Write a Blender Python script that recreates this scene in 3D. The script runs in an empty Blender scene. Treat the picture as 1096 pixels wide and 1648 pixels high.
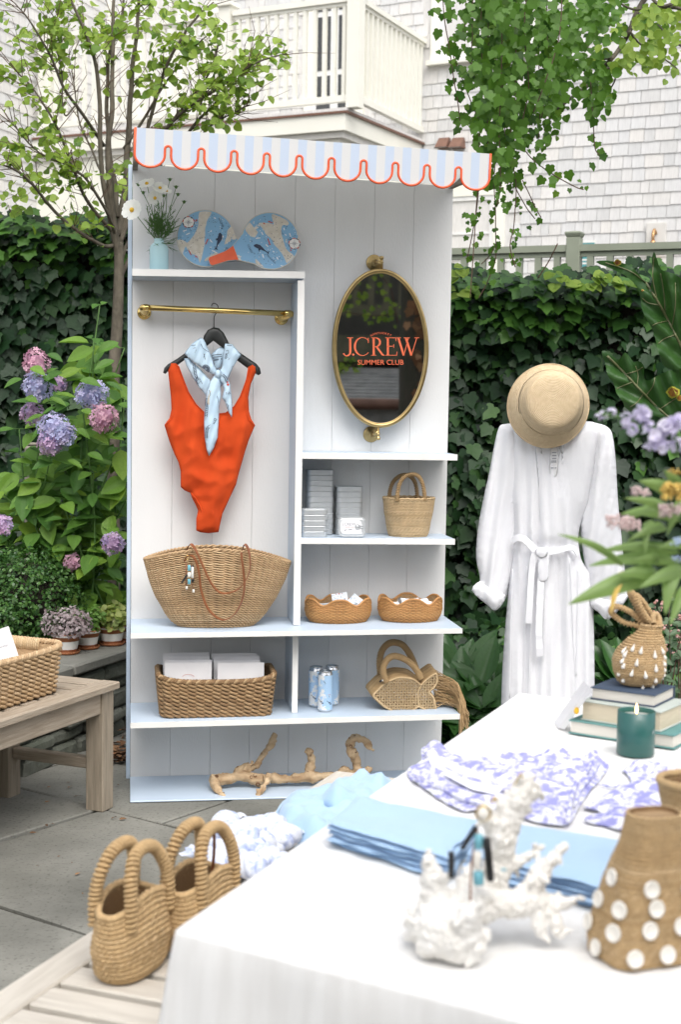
import bpy, bmesh, math, random
from mathutils import Vector as V, Matrix, noise, geometry
from math import sin, cos, pi, radians as rad, sqrt, atan2, exp
random.seed(7)
SC = bpy.context.scene
COL = SC.collection
U = random.uniform

# ------------------------------------------------------------------ camera
F = 2289.0                                   # focal length in photo pixels (50 mm on 24x36 portrait)
EYE = V((0, 0, 1.46))
PITCH, ROLL = rad(4.47), rad(0.9)
CM = Matrix.Translation(EYE) @ Matrix.Rotation(pi/2 - PITCH, 4, 'X') @ Matrix.Rotation(ROLL, 4, 'Z')
cd = bpy.data.cameras.new('camera')
cam = bpy.data.objects.new('camera', cd)
COL.objects.link(cam)
cam.matrix_world = CM
cd.sensor_fit = 'VERTICAL'
cd.sensor_height = 36.0
cd.lens = F * 36.0 / 1648.0
cd.clip_end = 400
cd.clip_start = 0.05
cd.dof.use_dof = True
cd.dof.focus_distance = 5.25
cd.dof.aperture_fstop = 5.0
SC.camera = cam

# ------------------------------------------------------------------ sky, sun, exposure
SUN_EL, SUN_AZ = rad(56), rad(165)           # azimuth the light comes from, clockwise from +Y
wd = bpy.data.worlds.new('World')
SC.world = wd
wd.use_nodes = True
nt = wd.node_tree
bg = nt.nodes['Background']
sk = nt.nodes.new('ShaderNodeTexSky')
sk.sky_type = 'NISHITA'
sk.sun_disc = False
sk.sun_elevation = SUN_EL
sk.sun_rotation = SUN_AZ
sk.dust_density = 4.0
sk.ozone_density = 1.0
hs = nt.nodes.new('ShaderNodeHueSaturation')
hs.inputs['Saturation'].default_value = 0.30
nt.links.new(sk.outputs[0], hs.inputs['Color'])
nt.links.new(hs.outputs[0], bg.inputs[0])
bg.inputs[1].default_value = 0.15
sl = bpy.data.lights.new('sun', 'SUN')
sl.energy = 0.72
sl.angle = rad(60)
sl.color = (1.0, 0.965, 0.91)
so = bpy.data.objects.new('sun', sl)
COL.objects.link(so)
so.rotation_euler = (pi/2 - SUN_EL, 0, pi - SUN_AZ)
SC.view_settings.view_transform = 'Standard'
SC.view_settings.look = 'None'
SC.view_settings.gamma = 1.0
SC.view_settings.exposure = 0.98
SC.view_settings.use_curve_mapping = False
SC.cycles.max_bounces = 8
SC.cycles.diffuse_bounces = 4
SC.cycles.transparent_max_bounces = 8

# ------------------------------------------------------------------ picture -> place helpers
def ray(u, v):
    return CM.to_3x3() @ V(((u-548)/F, -(v-824)/F, -1))
def at(u, v, Z):
    return EYE + ray(u, v)*Z
def onz(u, v, z):
    d = ray(u, v)
    return EYE + d*((z-EYE.z)/d.z)
def inplane(M, u, v, y):
    """local (x, z) of the pixel on plane local-y = y of frame M"""
    I = M.inverted()
    o = I @ EYE
    d = I.to_3x3() @ ray(u, v)
    p = o + d*((y-o.y)/d.y)
    return p

# ------------------------------------------------------------------ materials
MATS = {}
def srgb(h):
    h = h.lstrip('#')
    c = [int(h[i:i+2], 16)/255 for i in (0, 2, 4)]
    return tuple((x/12.92 if x <= .04045 else ((x+.055)/1.055)**2.4) for x in c)
def pm(name, c1, c2=None, scale=6.0, rough=.6, metal=0.0, bump=0.0, bscale=60.0, detail=4.0,
       stretch=None, coat=0.0, spec=.5, island=None, trans=0.0, sheen=0.0, bdist=.004, obj=None):
    """procedural material: noise-mixed colours, fine bump, optional per-leaf colour and translucency"""
    m = bpy.data.materials.new(name)
    m.use_nodes = True
    n = m.node_tree.nodes; l = m.node_tree.links
    b = n['Principled BSDF']
    b.inputs['Roughness'].default_value = rough
    b.inputs['Metallic'].default_value = metal
    b.inputs['Coat Weight'].default_value = coat
    b.inputs['Specular IOR Level'].default_value = spec
    b.inputs['Sheen Weight'].default_value = sheen
    c2 = c2 or tuple(x*.82 for x in c1)
    tc = n.new('ShaderNodeTexCoord')
    mp = n.new('ShaderNodeMapping')
    if stretch: mp.inputs['Scale'].default_value = stretch
    l.new(tc.outputs['Object'], mp.inputs[0])
    tx = n.new('ShaderNodeTexNoise')
    tx.inputs['Scale'].default_value = scale
    tx.inputs['Detail'].default_value = detail
    l.new(mp.outputs[0], tx.inputs[0])
    rp = n.new('ShaderNodeValToRGB')
    rp.color_ramp.elements[0].color = (*c2, 1); rp.color_ramp.elements[0].position = .32
    rp.color_ramp.elements[1].color = (*c1, 1); rp.color_ramp.elements[1].position = .68
    l.new(tx.outputs[0], rp.inputs[0])
    col = rp.outputs[0]
    if island:                                  # list of colours picked per mesh island
        ge = n.new('ShaderNodeNewGeometry')
        r2 = n.new('ShaderNodeValToRGB')
        els = r2.color_ramp.elements
        while len(els) < len(island): els.new(.5)
        for i, c in enumerate(island):
            els[i].position = i/(len(island)-1); els[i].color = (*c, 1)
        src = ge.outputs['Random Per Island']
        if obj:
            oi = n.new('ShaderNodeObjectInfo'); src = oi.outputs['Random']
        l.new(src, r2.inputs[0])
        mx = n.new('ShaderNodeMixRGB'); mx.blend_type = 'MULTIPLY'; mx.inputs[0].default_value = .35
        l.new(r2.outputs[0], mx.inputs[1]); l.new(rp.outputs[0], mx.inputs[2])
        col = mx.outputs[0]
        rp.color_ramp.elements[0].color = (.55, .55, .55, 1); rp.color_ramp.elements[1].color = (1, 1, 1, 1)
    l.new(col, b.inputs['Base Color'])
    if bump:
        t2 = n.new('ShaderNodeTexNoise')
        t2.inputs['Scale'].default_value = bscale
        t2.inputs['Detail'].default_value = 5
        l.new(mp.outputs[0], t2.inputs[0])
        bp = n.new('ShaderNodeBump')
        bp.inputs['Strength'].default_value = bump
        bp.inputs['Distance'].default_value = bdist
        l.new(t2.outputs[0], bp.inputs['Height'])
        l.new(bp.outputs[0], b.inputs['Normal'])
    if trans:
        ts = n.new('ShaderNodeBsdfTranslucent')
        hs = n.new('ShaderNodeHueSaturation'); hs.inputs['Value'].default_value = 1.6
        hs.inputs['Saturation'].default_value = 1.1
        l.new(col, hs.inputs['Color']); l.new(hs.outputs[0], ts.inputs[0])
        mi = n.new('ShaderNodeMixShader'); mi.inputs[0].default_value = trans
        l.new(b.outputs[0], mi.inputs[1]); l.new(ts.outputs[0], mi.inputs[2])
        l.new(mi.outputs[0], n['Material Output'].inputs[0])
    MATS[name] = m
    return m
def nodes_of(m):
    return m.node_tree.nodes, m.node_tree.links, m.node_tree.nodes['Principled BSDF']

# ------------------------------------------------------------------ mesh collector
class MB:
    def __init__(s):
        s.v = []; s.f = []; s.m = []; s.sm = []; s.cur = 0; s.smooth = False
    def face(s, idx, sm=None):
        s.f.append(tuple(idx)); s.m.append(s.cur); s.sm.append(s.smooth if sm is None else sm)
    def poly(s, pts, sm=None):
        b = len(s.v); s.v += [tuple(p) for p in pts]; s.face(range(b, b+len(pts)), sm); return s
    def box(s, lo, hi, M=None):
        x0, y0, z0 = lo; x1, y1, z1 = hi
        P = [V(p) for p in ((x0,y0,z0),(x1,y0,z0),(x1,y1,z0),(x0,y1,z0),(x0,y0,z1),(x1,y0,z1),(x1,y1,z1),(x0,y1,z1))]
        if M is not None: P = [M @ p for p in P]
        return s.hexa(P)
    def hexa(s, P):
        b = len(s.v); s.v += [tuple(p) for p in P]
        for q in ((0,3,2,1),(4,5,6,7),(0,1,5,4),(1,2,6,5),(2,3,7,6),(3,0,4,7)):
            s.face([b+i for i in q], False)
        return s
    def cbox(s, lo, hi, c=.003, M=None):
        """box with chamfered vertical and horizontal edges"""
        x0, y0, z0 = lo; x1, y1, z1 = hi
        bm = bmesh.new()
        bmesh.ops.create_cube(bm, size=1)
        for v in bm.verts:
            v.co = V(((x0+x1)/2+v.co.x*(x1-x0), (y0+y1)/2+v.co.y*(y1-y0), (z0+z1)/2+v.co.z*(z1-z0)))
        c = min(c, .45*min(abs(x1-x0), abs(y1-y0), abs(z1-z0)))
        bmesh.ops.bevel(bm, geom=bm.edges[:], offset=c, segments=1, affect='EDGES')
        s.bm(bm, M)
        return s
    def bm(s, bm, M=None, sm=None):
        b = len(s.v)
        bm.verts.index_update()
        for v in bm.verts: s.v.append(tuple(M @ v.co) if M is not None else tuple(v.co))
        for f in bm.faces: s.face([b+v.index for v in f.verts], sm)
        bm.free()
        return s
    def tube(s, pts, r, n=8, cap=True, closed=False, sq=1.0, up=None):
        pts = [V(p) for p in pts]
        N = len(pts)
        rr = r if isinstance(r, (list, tuple)) else [r]*N
        b = len(s.v)
        nrm = None
        for i, p in enumerate(pts):
            if closed: t = pts[(i+1) % N]-pts[i-1]
            else: t = pts[min(i+1, N-1)]-pts[max(i-1, 0)]
            if t.length < 1e-9: t = V((0, 0, 1))
            t.normalize()
            if nrm is None:
                a = V(up) if up is not None else (V((0, 0, 1)) if abs(t.z) < .9 else V((1, 0, 0)))
                nrm = (a - t*a.dot(t)).normalized()
            else:
                nrm = nrm - t*nrm.dot(t)
                if nrm.length < 1e-6: nrm = t.orthogonal()
                nrm.normalize()
            bn = t.cross(nrm)
            for k in range(n):
                a = 2*pi*k/n
                s.v.append(tuple(p + nrm*(cos(a)*rr[i]) + bn*(sin(a)*rr[i]*sq)))
        M = N if closed else N-1
        for i in range(M):
            j = (i+1) % N
            for k in range(n):
                k2 = (k+1) % n
                s.face((b+i*n+k, b+i*n+k2, b+j*n+k2, b+j*n+k), True)
        if cap and not closed:
            s.face([b+k for k in range(n)][::-1], False)
            s.face([b+(N-1)*n+k for k in range(n)], False)
        return s
    def lathe(s, prof, n=24, c=(0, 0, 0), M=None, cap=True, sx=1, sy=1, sm=True):
        b = len(s.v); c = V(c)
        for r, z in prof:
            for k in range(n):
                a = 2*pi*k/n
                p = c + V((r*cos(a)*sx, r*sin(a)*sy, z))
                s.v.append(tuple(M @ p) if M is not None else tuple(p))
        for i in range(len(prof)-1):
            for k in range(n):
                k2 = (k+1) % n
                s.face((b+i*n+k, b+i*n+k2, b+(i+1)*n+k2, b+(i+1)*n+k), sm)
        if cap:
            if prof[0][0] > 1e-6: s.face([b+k for k in range(n)][::-1], False)
            if prof[-1][0] > 1e-6: s.face([b+(len(prof)-1)*n+k for k in range(n)], False)
        return s
    def ell(s, c, r, nu=12, nv=8, M=None, fn=None):
        b = len(s.v); c = V(c)
        if isinstance(r, (int, float)): r = (r, r, r)
        for j in range(nv+1):
            th = pi*j/nv
            for k in range(nu):
                a = 2*pi*k/nu
                d = V((sin(th)*cos(a), sin(th)*sin(a), cos(th)))
                q = fn(d) if fn else 1.0
                p = V((d.x*r[0]*q, d.y*r[1]*q, d.z*r[2]*q))
                if M is not None: p = M @ p
                s.v.append(tuple(p+c))
        for j in range(nv):
            for k in range(nu):
                k2 = (k+1) % nu
                s.face((b+j*nu+k, b+(j+1)*nu+k, b+(j+1)*nu+k2, b+j*nu+k2), True)
        return s
    def grid(s, fn, nu, nv, cu=False, cv=False, sm=True):
        b = len(s.v)
        for j in range(nv):
            for i in range(nu): s.v.append(tuple(fn(i, j)))
        for j in range(nv if cv else nv-1):
            for i in range(nu if cu else nu-1):
                i2 = (i+1) % nu; j2 = (j+1) % nv
                s.face((b+j*nu+i, b+j*nu+i2, b+j2*nu+i2, b+j2*nu+i), sm)
        return s
    def sheet(s, outline, step, fn, back=None, sm=True, jitter=.25, edge=None):
        """fill a 2-D outline with a fine triangle sheet; fn(x, y, edge_distance) -> 3-D point.
        back: second function making a closed pillow"""
        out = []
        N = len(outline)
        es = edge or step
        for i in range(N):
            a = V(outline[i][:2]); c = V(outline[(i+1) % N][:2])
            k = max(1, int((c-a).length/es))
            for q in range(k): out.append(a+(c-a)*(q/k))
        n0 = len(out)
        xs = [p.x for p in out]; ys = [p.y for p in out]
        def inside(x, y):
            c = False; j = n0-1
            for i in range(n0):
                if (ys[i] > y) != (ys[j] > y) and x < (xs[j]-xs[i])*(y-ys[i])/(ys[j]-ys[i])+xs[i]: c = not c
                j = i
            return c
        def dist(x, y):
            return sqrt(min((x-xs[i])**2+(y-ys[i])**2 for i in range(n0)))
        pts = list(out); ds = [0.0]*n0
        rr = random.Random(n0)
        y = min(ys)+step*.5; row = 0
        while y < max(ys):
            x = min(xs)+step*(.5 if row % 2 else 0)
            while x < max(xs):
                if inside(x, y):
                    d = dist(x, y)
                    if d > step*.45:
                        pts.append(V((x+rr.uniform(-jitter, jitter)*step*.3, y+rr.uniform(-jitter, jitter)*step*.3))); ds.append(d)
                x += step
            y += step*.87; row += 1
        r = geometry.delaunay_2d_cdt(pts, [(i, (i+1) % n0) for i in range(n0)], [], 1, 1e-7)
        vs, fs, ov = r[0], r[2], r[3]
        dd = [ds[o[0]] if o else 0.0 for o in ov]
        b = len(s.v)
        for p, d in zip(vs, dd): s.v.append(tuple(fn(p.x, p.y, d)))
        for f in fs: s.face([b+i for i in f], sm)
        if back:
            mp = {}
            for i, (p, d) in enumerate(zip(vs, dd)):
                if d <= 0: mp[i] = b+i
                else:
                    mp[i] = len(s.v); s.v.append(tuple(back(p.x, p.y, d)))
            for f in fs: s.face([mp[i] for i in f][::-1], sm)
        return s
    def prism(s, pts, z0, z1, M=None):
        """extrude a 2-D outline (x, y) from z0 to z1"""
        n = len(pts); b = len(s.v)
        for z in (z0, z1):
            for x, y in pts:
                p = V((x, y, z)); s.v.append(tuple(M @ p) if M is not None else tuple(p))
        s.face(list(range(b, b+n))[::-1], False); s.face(range(b+n, b+2*n), False)
        for i in range(n):
            j = (i+1) % n
            s.face((b+i, b+j, b+n+j, b+n+i), False)
        return s
    def mesh(s, name, mats):
        me = bpy.data.meshes.new(name)
        me.from_pydata(s.v, [], s.f)
        if not isinstance(mats, (list, tuple)): mats = [mats]
        for m in mats: me.materials.append(MATS[m] if isinstance(m, str) else m)
        me.polygons.foreach_set('use_smooth', s.sm)
        me.polygons.foreach_set('material_index', s.m)
        me.update()
        return me
    def build(s, name, mats, parent=None, M=None, kind=None):
        return obj(name, s.mesh(name, mats), parent, M, kind)
def obj(name, me, parent=None, M=None, kind=None):
    o = bpy.data.objects.new(name, me)
    COL.objects.link(o)
    if parent is not None: o.parent = parent
    if M is not None: o.matrix_local = M
    if kind: o['kind'] = kind
    return o
def tag(o, label=None, cat=None, group=None, kind=None):
    if label: o['label'] = label
    if cat: o['category'] = cat
    if group: o['group'] = group
    if kind: o['kind'] = kind
    return o
def thing(name, label, cat, loc=(0, 0, 0), rz=0.0, group=None, M=None):
    o = bpy.data.objects.new(name, None)
    o.empty_display_size = .05
    COL.objects.link(o)
    if M is not None: o.matrix_local = M
    else:
        o.location = loc; o.rotation_euler = (0, 0, rz)
    return tag(o, label, cat, group)
def copy_tree(o, parent=None):
    c = o.copy(); COL.objects.link(c); c.parent = parent
    for ch in list(o.children): copy_tree(ch, c)
    return c
def smooth_path(P, k=6, closed=False):
    """Catmull-Rom through the points"""
    P = [V(p) for p in P]; N = len(P); out = []
    for i in range(N if closed else N-1):
        a = P[(i-1) % N] if (closed or i > 0) else P[0]*2-P[1]
        b, c = P[i], P[(i+1) % N]
        d = P[(i+2) % N] if (closed or i < N-2) else P[-1]*2-P[-2]
        for q in range(k):
            t = q/k
            out.append(.5*((2*b)+(c-a)*t+(2*a-5*b+4*c-d)*t*t+(3*b-a-3*c+d)*t**3))
    if not closed: out.append(P[-1])
    return out
def nz(p, s=1.0): return noise.noise(V(p)*s)
def frame(origin, direction, up=(0, 0, 1)):
    """matrix whose z axis is direction"""
    z = V(direction).normalized(); x = V(up).cross(z)
    if x.length < 1e-4: x = V((1, 0, 0))
    x.normalize(); y = z.cross(x)
    m = Matrix((x, y, z)).transposed().to_4x4(); m.translation = V(origin)
    return m
def weave(mb, ring, rows, stakes, r, amp, n=6, sub=4, twist=True, hfun=None):
    """woven strands: ring(t, h) -> (point, normal) for t in 0..1 round the wall, h in 0..1 up it"""
    for k in range(rows):
        h = (k+.5)/rows
        for ph in ((0, 1) if twist else (0,)):
            N = stakes*sub
            pts = []
            for i in range(N):
                t = i/N
                hh = h
                p, nn = ring(t, hh)
                w = sin(pi*stakes*t+pi*(k+ph))
                c = cos(pi*stakes*t+pi*(k+ph))
                pts.append(p+nn*(amp*w)+V((0, 0, (r*.7*c if twist else 0))))
            mb.tube(pts, r, n=n, closed=True)
    return mb
# ------------------------------------------------------------------ palette
pm('panel_white', (.75, .75, .74), (.70, .70, .69), 5, .55, bump=.22, bscale=220, stretch=(1, 1, .25))
pm('canvas_white', (.80, .80, .78), (.76, .76, .74), 6, .8, bump=.2, bscale=300, trans=.22)
pm('edge_white', (.80, .79, .76), (.74, .73, .70), 9, .5, bump=.1, bscale=180)
pm('paint_blue', (.51, .60, .70), (.475, .565, .665), 6, .45, bump=.08, bscale=160)
pm('back_dark', (.10, .095, .085), None, 9, .8)
pm('orange_paint', (.78, .115, .03), (.66, .09, .025), 20, .5)
pm('brass_bright', (.83, .62, .24), (.74, .53, .19), 20, .16, 1.0, bump=.03, bscale=90)
pm('brass_aged', (.50, .37, .17), (.40, .29, .13), 25, .33, 1.0, bump=.05, bscale=140)
pm('hanger_black', (.012, .014, .013), (.02, .022, .02), 40, .45)
pm('tin_metal', (.66, .68, .69), (.58, .60, .61), 12, .40, .65, bump=.03, bscale=60)
pm('can_metal', (.72, .73, .74), (.62, .63, .64), 18, .22, 1.0)
pm('paper_white', (.80, .79, .79), (.74, .73, .74), 8, .7, bump=.12, bscale=40)
pm('ink_navy', (.02, .03, .06), (.03, .04, .08), 40, .6)
pm('ink_grey', (.28, .29, .33), None, 40, .7)
pm('ink_red', (.55, .07, .035), None, 40, .6)
pm('letter_orange', (.85, .17, .07), (.80, .15, .06), 40, .55)
pm('map_cream', (.62, .575, .49), (.52, .47, .38), 45, .6)
pm('vase_blue', (.40, .60, .62), (.36, .55, .58), 7, .35, coat=.3)
pm('stem_green', (.10, .21, .045), (.07, .15, .03), 40, .6, trans=.15)
pm('petal_white', (.82, .82, .78), (.74, .75, .70), 30, .6, trans=.3)
pm('flower_yellow', (.80, .52, .04), (.70, .40, .03), 90, .7, bump=.4, bscale=300)
pm('swim_orange', (.80, .095, .018), (.70, .075, .014), 9, .85, spec=.2)
pm('scarf_blue', (.54, .69, .80), (.48, .635, .76), 12, .38)
pm('straw_tote', (.50, .335, .185), (.38, .24, .12), 40, .7, bump=.4, bscale=300, island=[(.55, .38, .21), (.44, .29, .15), (.50, .34, .19), (.60, .43, .25)])
pm('straw_dark', (.38, .22, .10), (.26, .145, .06), 40, .7, bump=.5, bscale=280, island=[(.28, .165, .075), (.37, .235, .115), (.22, .125, .055), (.44, .295, .155)])
pm('rattan', (.52, .26, .085), (.40, .185, .055), 50, .5, bump=.3, bscale=300, island=[(.55, .28, .095), (.46, .22, .07), (.60, .33, .12)])
pm('straw_light', (.60, .44, .255), (.48, .335, .18), 50, .75, bump=.5, bscale=320, island=[(.62, .46, .27), (.52, .37, .2), (.66, .5, .3)])
pm('straw_fish', (.46, .305, .145), (.36, .225, .10), 50, .7, bump=.5, bscale=320, island=[(.48, .325, .16), (.40, .26, .12), (.52, .36, .19)])
pm('jute', (.50, .34, .18), (.38, .245, .115), 60, .9, bump=.9, bscale=210, island=[(.60, .42, .22), (.51, .345, .17), (.66, .475, .27)])
pm('hat_straw', (.68, .53, .34), (.60, .455, .275), 60, .7, bump=.35, bscale=260)
pm('leather', (.27, .095, .035), (.20, .065, .022), 25, .45, bump=.15, bscale=160)
pm('linen_white', (.86, .86, .88), (.80, .80, .83), 5, .85, bump=.25, bscale=420, trans=.10)
pm('cloth_white', (.81, .805, .79), (.73, .72, .70), 3, .9, bump=.25, bscale=60, stretch=(14, 14, 1.2))
pm('shirt_blue', (.39, .555, .74), (.35, .515, .71), 5, .9, bump=.35, bscale=320, sheen=.3)
pm('print_cloth', (.80, .80, .86), (.72, .72, .82), 8, .85)
pm('skein_blue', (.62, .66, .76), (.50, .56, .70), 18, .9, bump=.3, bscale=200)
pm('coral_white', (.86, .84, .80), (.80, .77, .71), 22, .85, bump=.9, bscale=120, bdist=.006)
pm('pearl', (.86, .83, .77), (.78, .74, .66), 9, .28, coat=.4)
pm('driftwood', (.62, .46, .285), (.33, .21, .11), 34, .8, bump=.8, bscale=90, bdist=.006, stretch=(.5, 1, 1))
pm('drift_dark', (.20, .105, .05), (.13, .065, .03), 50, .85)
pm('teak', (.40, .335, .26), (.28, .225, .165), 7, .75, bump=.5, bscale=24, stretch=(1, 12, 12), detail=7)
pm('teak_y', (.40, .335, .26), (.28, .225, .165), 7, .75, bump=.5, bscale=24, stretch=(12, 1, 12), detail=7)
pm('teak_z', (.34, .285, .215), (.23, .19, .14), 7, .78, bump=.5, bscale=24, stretch=(12, 12, 1), detail=7)
pm('teak_pale', (.60, .56, .49), (.47, .43, .37), 7, .75, bump=.5, bscale=24, stretch=(12, 1, 12), detail=7)
pm('teak_pale_x', (.60, .56, .49), (.47, .43, .37), 7, .75, bump=.5, bscale=24, stretch=(1, 12, 12), detail=7)
pm('flagstone', (.245, .242, .222), (.175, .174, .16), 3.2, .82, bump=.6, bscale=22, detail=8, bdist=.006)
pm('joint_soil', (.035, .032, .024), (.02, .018, .014), 20, .95, bump=.9, bscale=90)
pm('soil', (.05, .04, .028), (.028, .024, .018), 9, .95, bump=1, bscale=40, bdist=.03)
pm('wall_stone', (.16, .165, .14), (.09, .10, .075), 5, .85, bump=.9, bscale=18, bdist=.02)
pm('cap_stone', (.21, .205, .18), (.14, .14, .12), 5, .8, bump=.6, bscale=26, bdist=.008)
pm('stone_post', (.27, .245, .20), (.18, .165, .13), 8, .9, bump=.7, bscale=40, bdist=.01)
pm('terracotta', (.36, .135, .055), (.29, .105, .042), 14, .8, bump=.2, bscale=90)
pm('pot_white', (.78, .77, .73), (.70, .69, .65), 18, .6)
pm('shingle', (.66, .64, .615), (.58, .56, .54), 9, .85, bump=.35, bscale=30, stretch=(9, 9, 1), bdist=.004,
   island=[(.69, .69, .685), (.60, .60, .595), (.71, .69, .66), (.65, .65, .65), (.73, .715, .69)])
pm('shingle_one', (.58, .53, .485), (.50, .46, .43), 9, .85, bump=.35, bscale=30, stretch=(9, 9, 1), bdist=.004,
   island=[(.69, .69, .685), (.60, .60, .595), (.71, .69, .66), (.65, .65, .65), (.73, .715, .69)], obj=True)
pm('cream_trim', (.80, .79, .71), (.77, .76, .68), 4, .5)
pm('white_trim', (.80, .80, .79), None, 4, .45)
pm('sage_paint', (.27, .295, .225), (.235, .26, .195), 6, .55, bump=.1, bscale=60)
pm('copper_brown', (.22, .12, .085), (.17, .09, .065), 12, .5, .3)
pm('bark_grey', (.135, .115, .085), (.075, .063, .045), 30, .9, bump=.9, bscale=60, stretch=(1, 1, .4), bdist=.01)
pm('bark_dark', (.05, .042, .03), (.03, .035, .02), 12, .9, bump=1, bscale=26, stretch=(1, 1, .3), bdist=.03)
pm('twig', (.11, .06, .035), (.07, .04, .025), 40, .8)
pm('deck_wood', (.17, .155, .10), (.10, .10, .065), 7, .8, bump=.3, bscale=40)
pm('shed_shingle', (.36, .36, .35), (.24, .24, .235), 8, .85, bump=.4, bscale=60)
g = lambda *c: c
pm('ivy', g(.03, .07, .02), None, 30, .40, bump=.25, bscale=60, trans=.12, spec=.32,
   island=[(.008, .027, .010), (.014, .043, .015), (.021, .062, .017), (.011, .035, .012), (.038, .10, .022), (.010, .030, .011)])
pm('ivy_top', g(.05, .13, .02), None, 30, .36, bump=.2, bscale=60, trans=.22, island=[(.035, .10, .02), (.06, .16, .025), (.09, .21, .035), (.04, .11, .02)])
pm('ivy_vine', g(.05, .12, .02), None, 30, .45, spec=.3, trans=.36, island=[(.035, .10, .012), (.065, .155, .02), (.11, .23, .03), (.045, .12, .015), (.16, .28, .04)])
pm('tree_leaf', g(.1, .2, .03), None, 20, .5, spec=.3, bump=.2, bscale=60, trans=.38, island=[(.15, .25, .03), (.23, .34, .05), (.31, .42, .08), (.10, .20, .03), (.27, .38, .06)])
pm('tree_leaf_one', g(.1, .2, .03), None, 20, .5, spec=.3, bump=.2, bscale=60, trans=.38, island=[(.15, .25, .03), (.23, .34, .05), (.31, .42, .08), (.10, .20, .03), (.27, .38, .06)], obj=True)
pm('hyd_leaf', g(.08, .17, .03), None, 14, .5, spec=.3, bump=.35, bscale=40, trans=.25, island=[(.06, .15, .030), (.09, .21, .034), (.17, .31, .045), (.075, .18, .032), (.23, .37, .05)], obj=True)
pm('hyd_blue', g(.3, .3, .5), None, 20, .7, trans=.25, island=[(.40, .43, .66), (.50, .47, .68), (.44, .49, .70), (.58, .48, .64), (.36, .41, .64)])
pm('hyd_pink', g(.5, .3, .4), None, 20, .7, trans=.25, island=[(.62, .33, .43), (.70, .45, .53), (.56, .32, .45), (.66, .40, .46)])
pm('hyd_mauve', g(.5, .4, .6), None, 20, .7, trans=.25, island=[(.55, .36, .56), (.62, .46, .62), (.46, .38, .62), (.58, .34, .48)])
pm('boxwood', g(.06, .14, .02), None, 30, .35, trans=.2, island=[(.028, .085, .02), (.05, .135, .03), (.09, .20, .04), (.04, .11, .025), (.13, .25, .06)])
pm('heather_leaf', g(.3, .2, .2), None, 30, .6, trans=.2, island=[(.32, .25, .26), (.42, .36, .36), (.24, .17, .18), (.38, .34, .33)])
pm('lime_leaf', g(.3, .35, .08), None, 30, .5, trans=.3, island=[(.30, .36, .07), (.40, .44, .14), (.20, .28, .05), (.46, .48, .22)])
pm('fern_leaf', g(.1, .25, .05), None, 30, .5, trans=.3, island=[(.12, .24, .04), (.17, .32, .06), (.09, .19, .03)])
pm('lily_leaf', g(.03, .10, .02), None, 20, .38, trans=.18, island=[(.022, .075, .018), (.04, .12, .025), (.03, .095, .02)])
pm('elephant_leaf', g(.04, .105, .022), g(.022, .068, .014), 7, .4, bump=.35, bscale=14, trans=.16, bdist=.02)
pm('leaf_rib', g(.15, .16, .07), None, 30, .5)
pm('rust_spot', g(.36, .16, .02), g(.14, .05, .012), 60, .7)
pm('rust_halo', g(.42, .36, .03), g(.30, .30, .03), 60, .6)
pm('litter', g(.18, .085, .035), None, 30, .8, island=[(.20, .09, .035), (.10, .05, .025), (.28, .15, .07), (.14, .07, .03)])
pm('bq_leaf', g(.12, .22, .05), None, 12, .45, trans=.3, island=[(.13, .25, .05), (.19, .33, .08), (.26, .38, .12), (.15, .27, .06)])
pm('bq_purple', g(.5, .45, .65), None, 25, .7, trans=.3, island=[(.72, .68, .82), (.80, .77, .86), (.64, .59, .78), (.85, .84, .87)])
pm('bq_yellow', (.70, .50, .14), (.60, .40, .08), 90, .75, bump=.4, bscale=300)
pm('bq_pink', g(.7, .5, .5), None, 60, .8, bump=.5, bscale=200, island=[(.74, .56, .54), (.80, .66, .62), (.70, .50, .50)])
pm('bq_blue', g(.4, .5, .7), None, 60, .8, island=[(.42, .54, .76), (.55, .65, .82)])
pm('bark_tan', g(.30, .22, .12), None, 50, .8)
pm('book_navy', (.045, .07, .115), (.038, .06, .10), 20, .7, bump=.2, bscale=400)
pm('book_teal', (.12, .28, .27), (.10, .245, .235), 20, .65, bump=.2, bscale=400)
pm('book_jacket', (.50, .54, .50), (.42, .46, .42), 8, .6)
pm('page_cream', (.70, .61, .46), (.60, .51, .37), 30, .8, stretch=(1, 1, 40))
pm('page_white', (.74, .70, .63), (.66, .62, .55), 30, .8, stretch=(1, 1, 40))
pm('candle_glass', (.026, .115, .10), (.022, .10, .088), 6, .35, coat=.15)
pm('wax', (.86, .84, .78), None, 6, .5)
pm('bead_turq', (.20, .48, .56), (.14, .38, .46), 60, .3)
pm('bead_black', (.012, .012, .013), None, 20, .35)
pm('sconce_brass', (.50, .30, .14), (.40, .24, .12), 12, .4, .8)
pm('sign_teal', (.08, .30, .32), None, 10, .5)
pm('shade_fabric', (.66, .645, .61), (.60, .585, .55), 12, .8)
pm('rose_leaf', g(.08, .14, .06), None, 20, .5, trans=.2, island=[(.07, .13, .06), (.11, .18, .09), (.09, .15, .07)])
pm('flower_pinkbrown', g(.5, .28, .25), None, 40, .7, island=[(.60, .36, .34), (.45, .22, .16), (.70, .5, .5)])
# mirror: a sharp first-surface reflection
m = bpy.data.materials.new('mirror_glass'); m.use_nodes = True; MATS['mirror_glass'] = m
n, l, b = nodes_of(m)
b.inputs['Base Color'].default_value = (.80, .80, .78, 1); b.inputs['Metallic'].default_value = 1; b.inputs['Roughness'].default_value = .02
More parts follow.
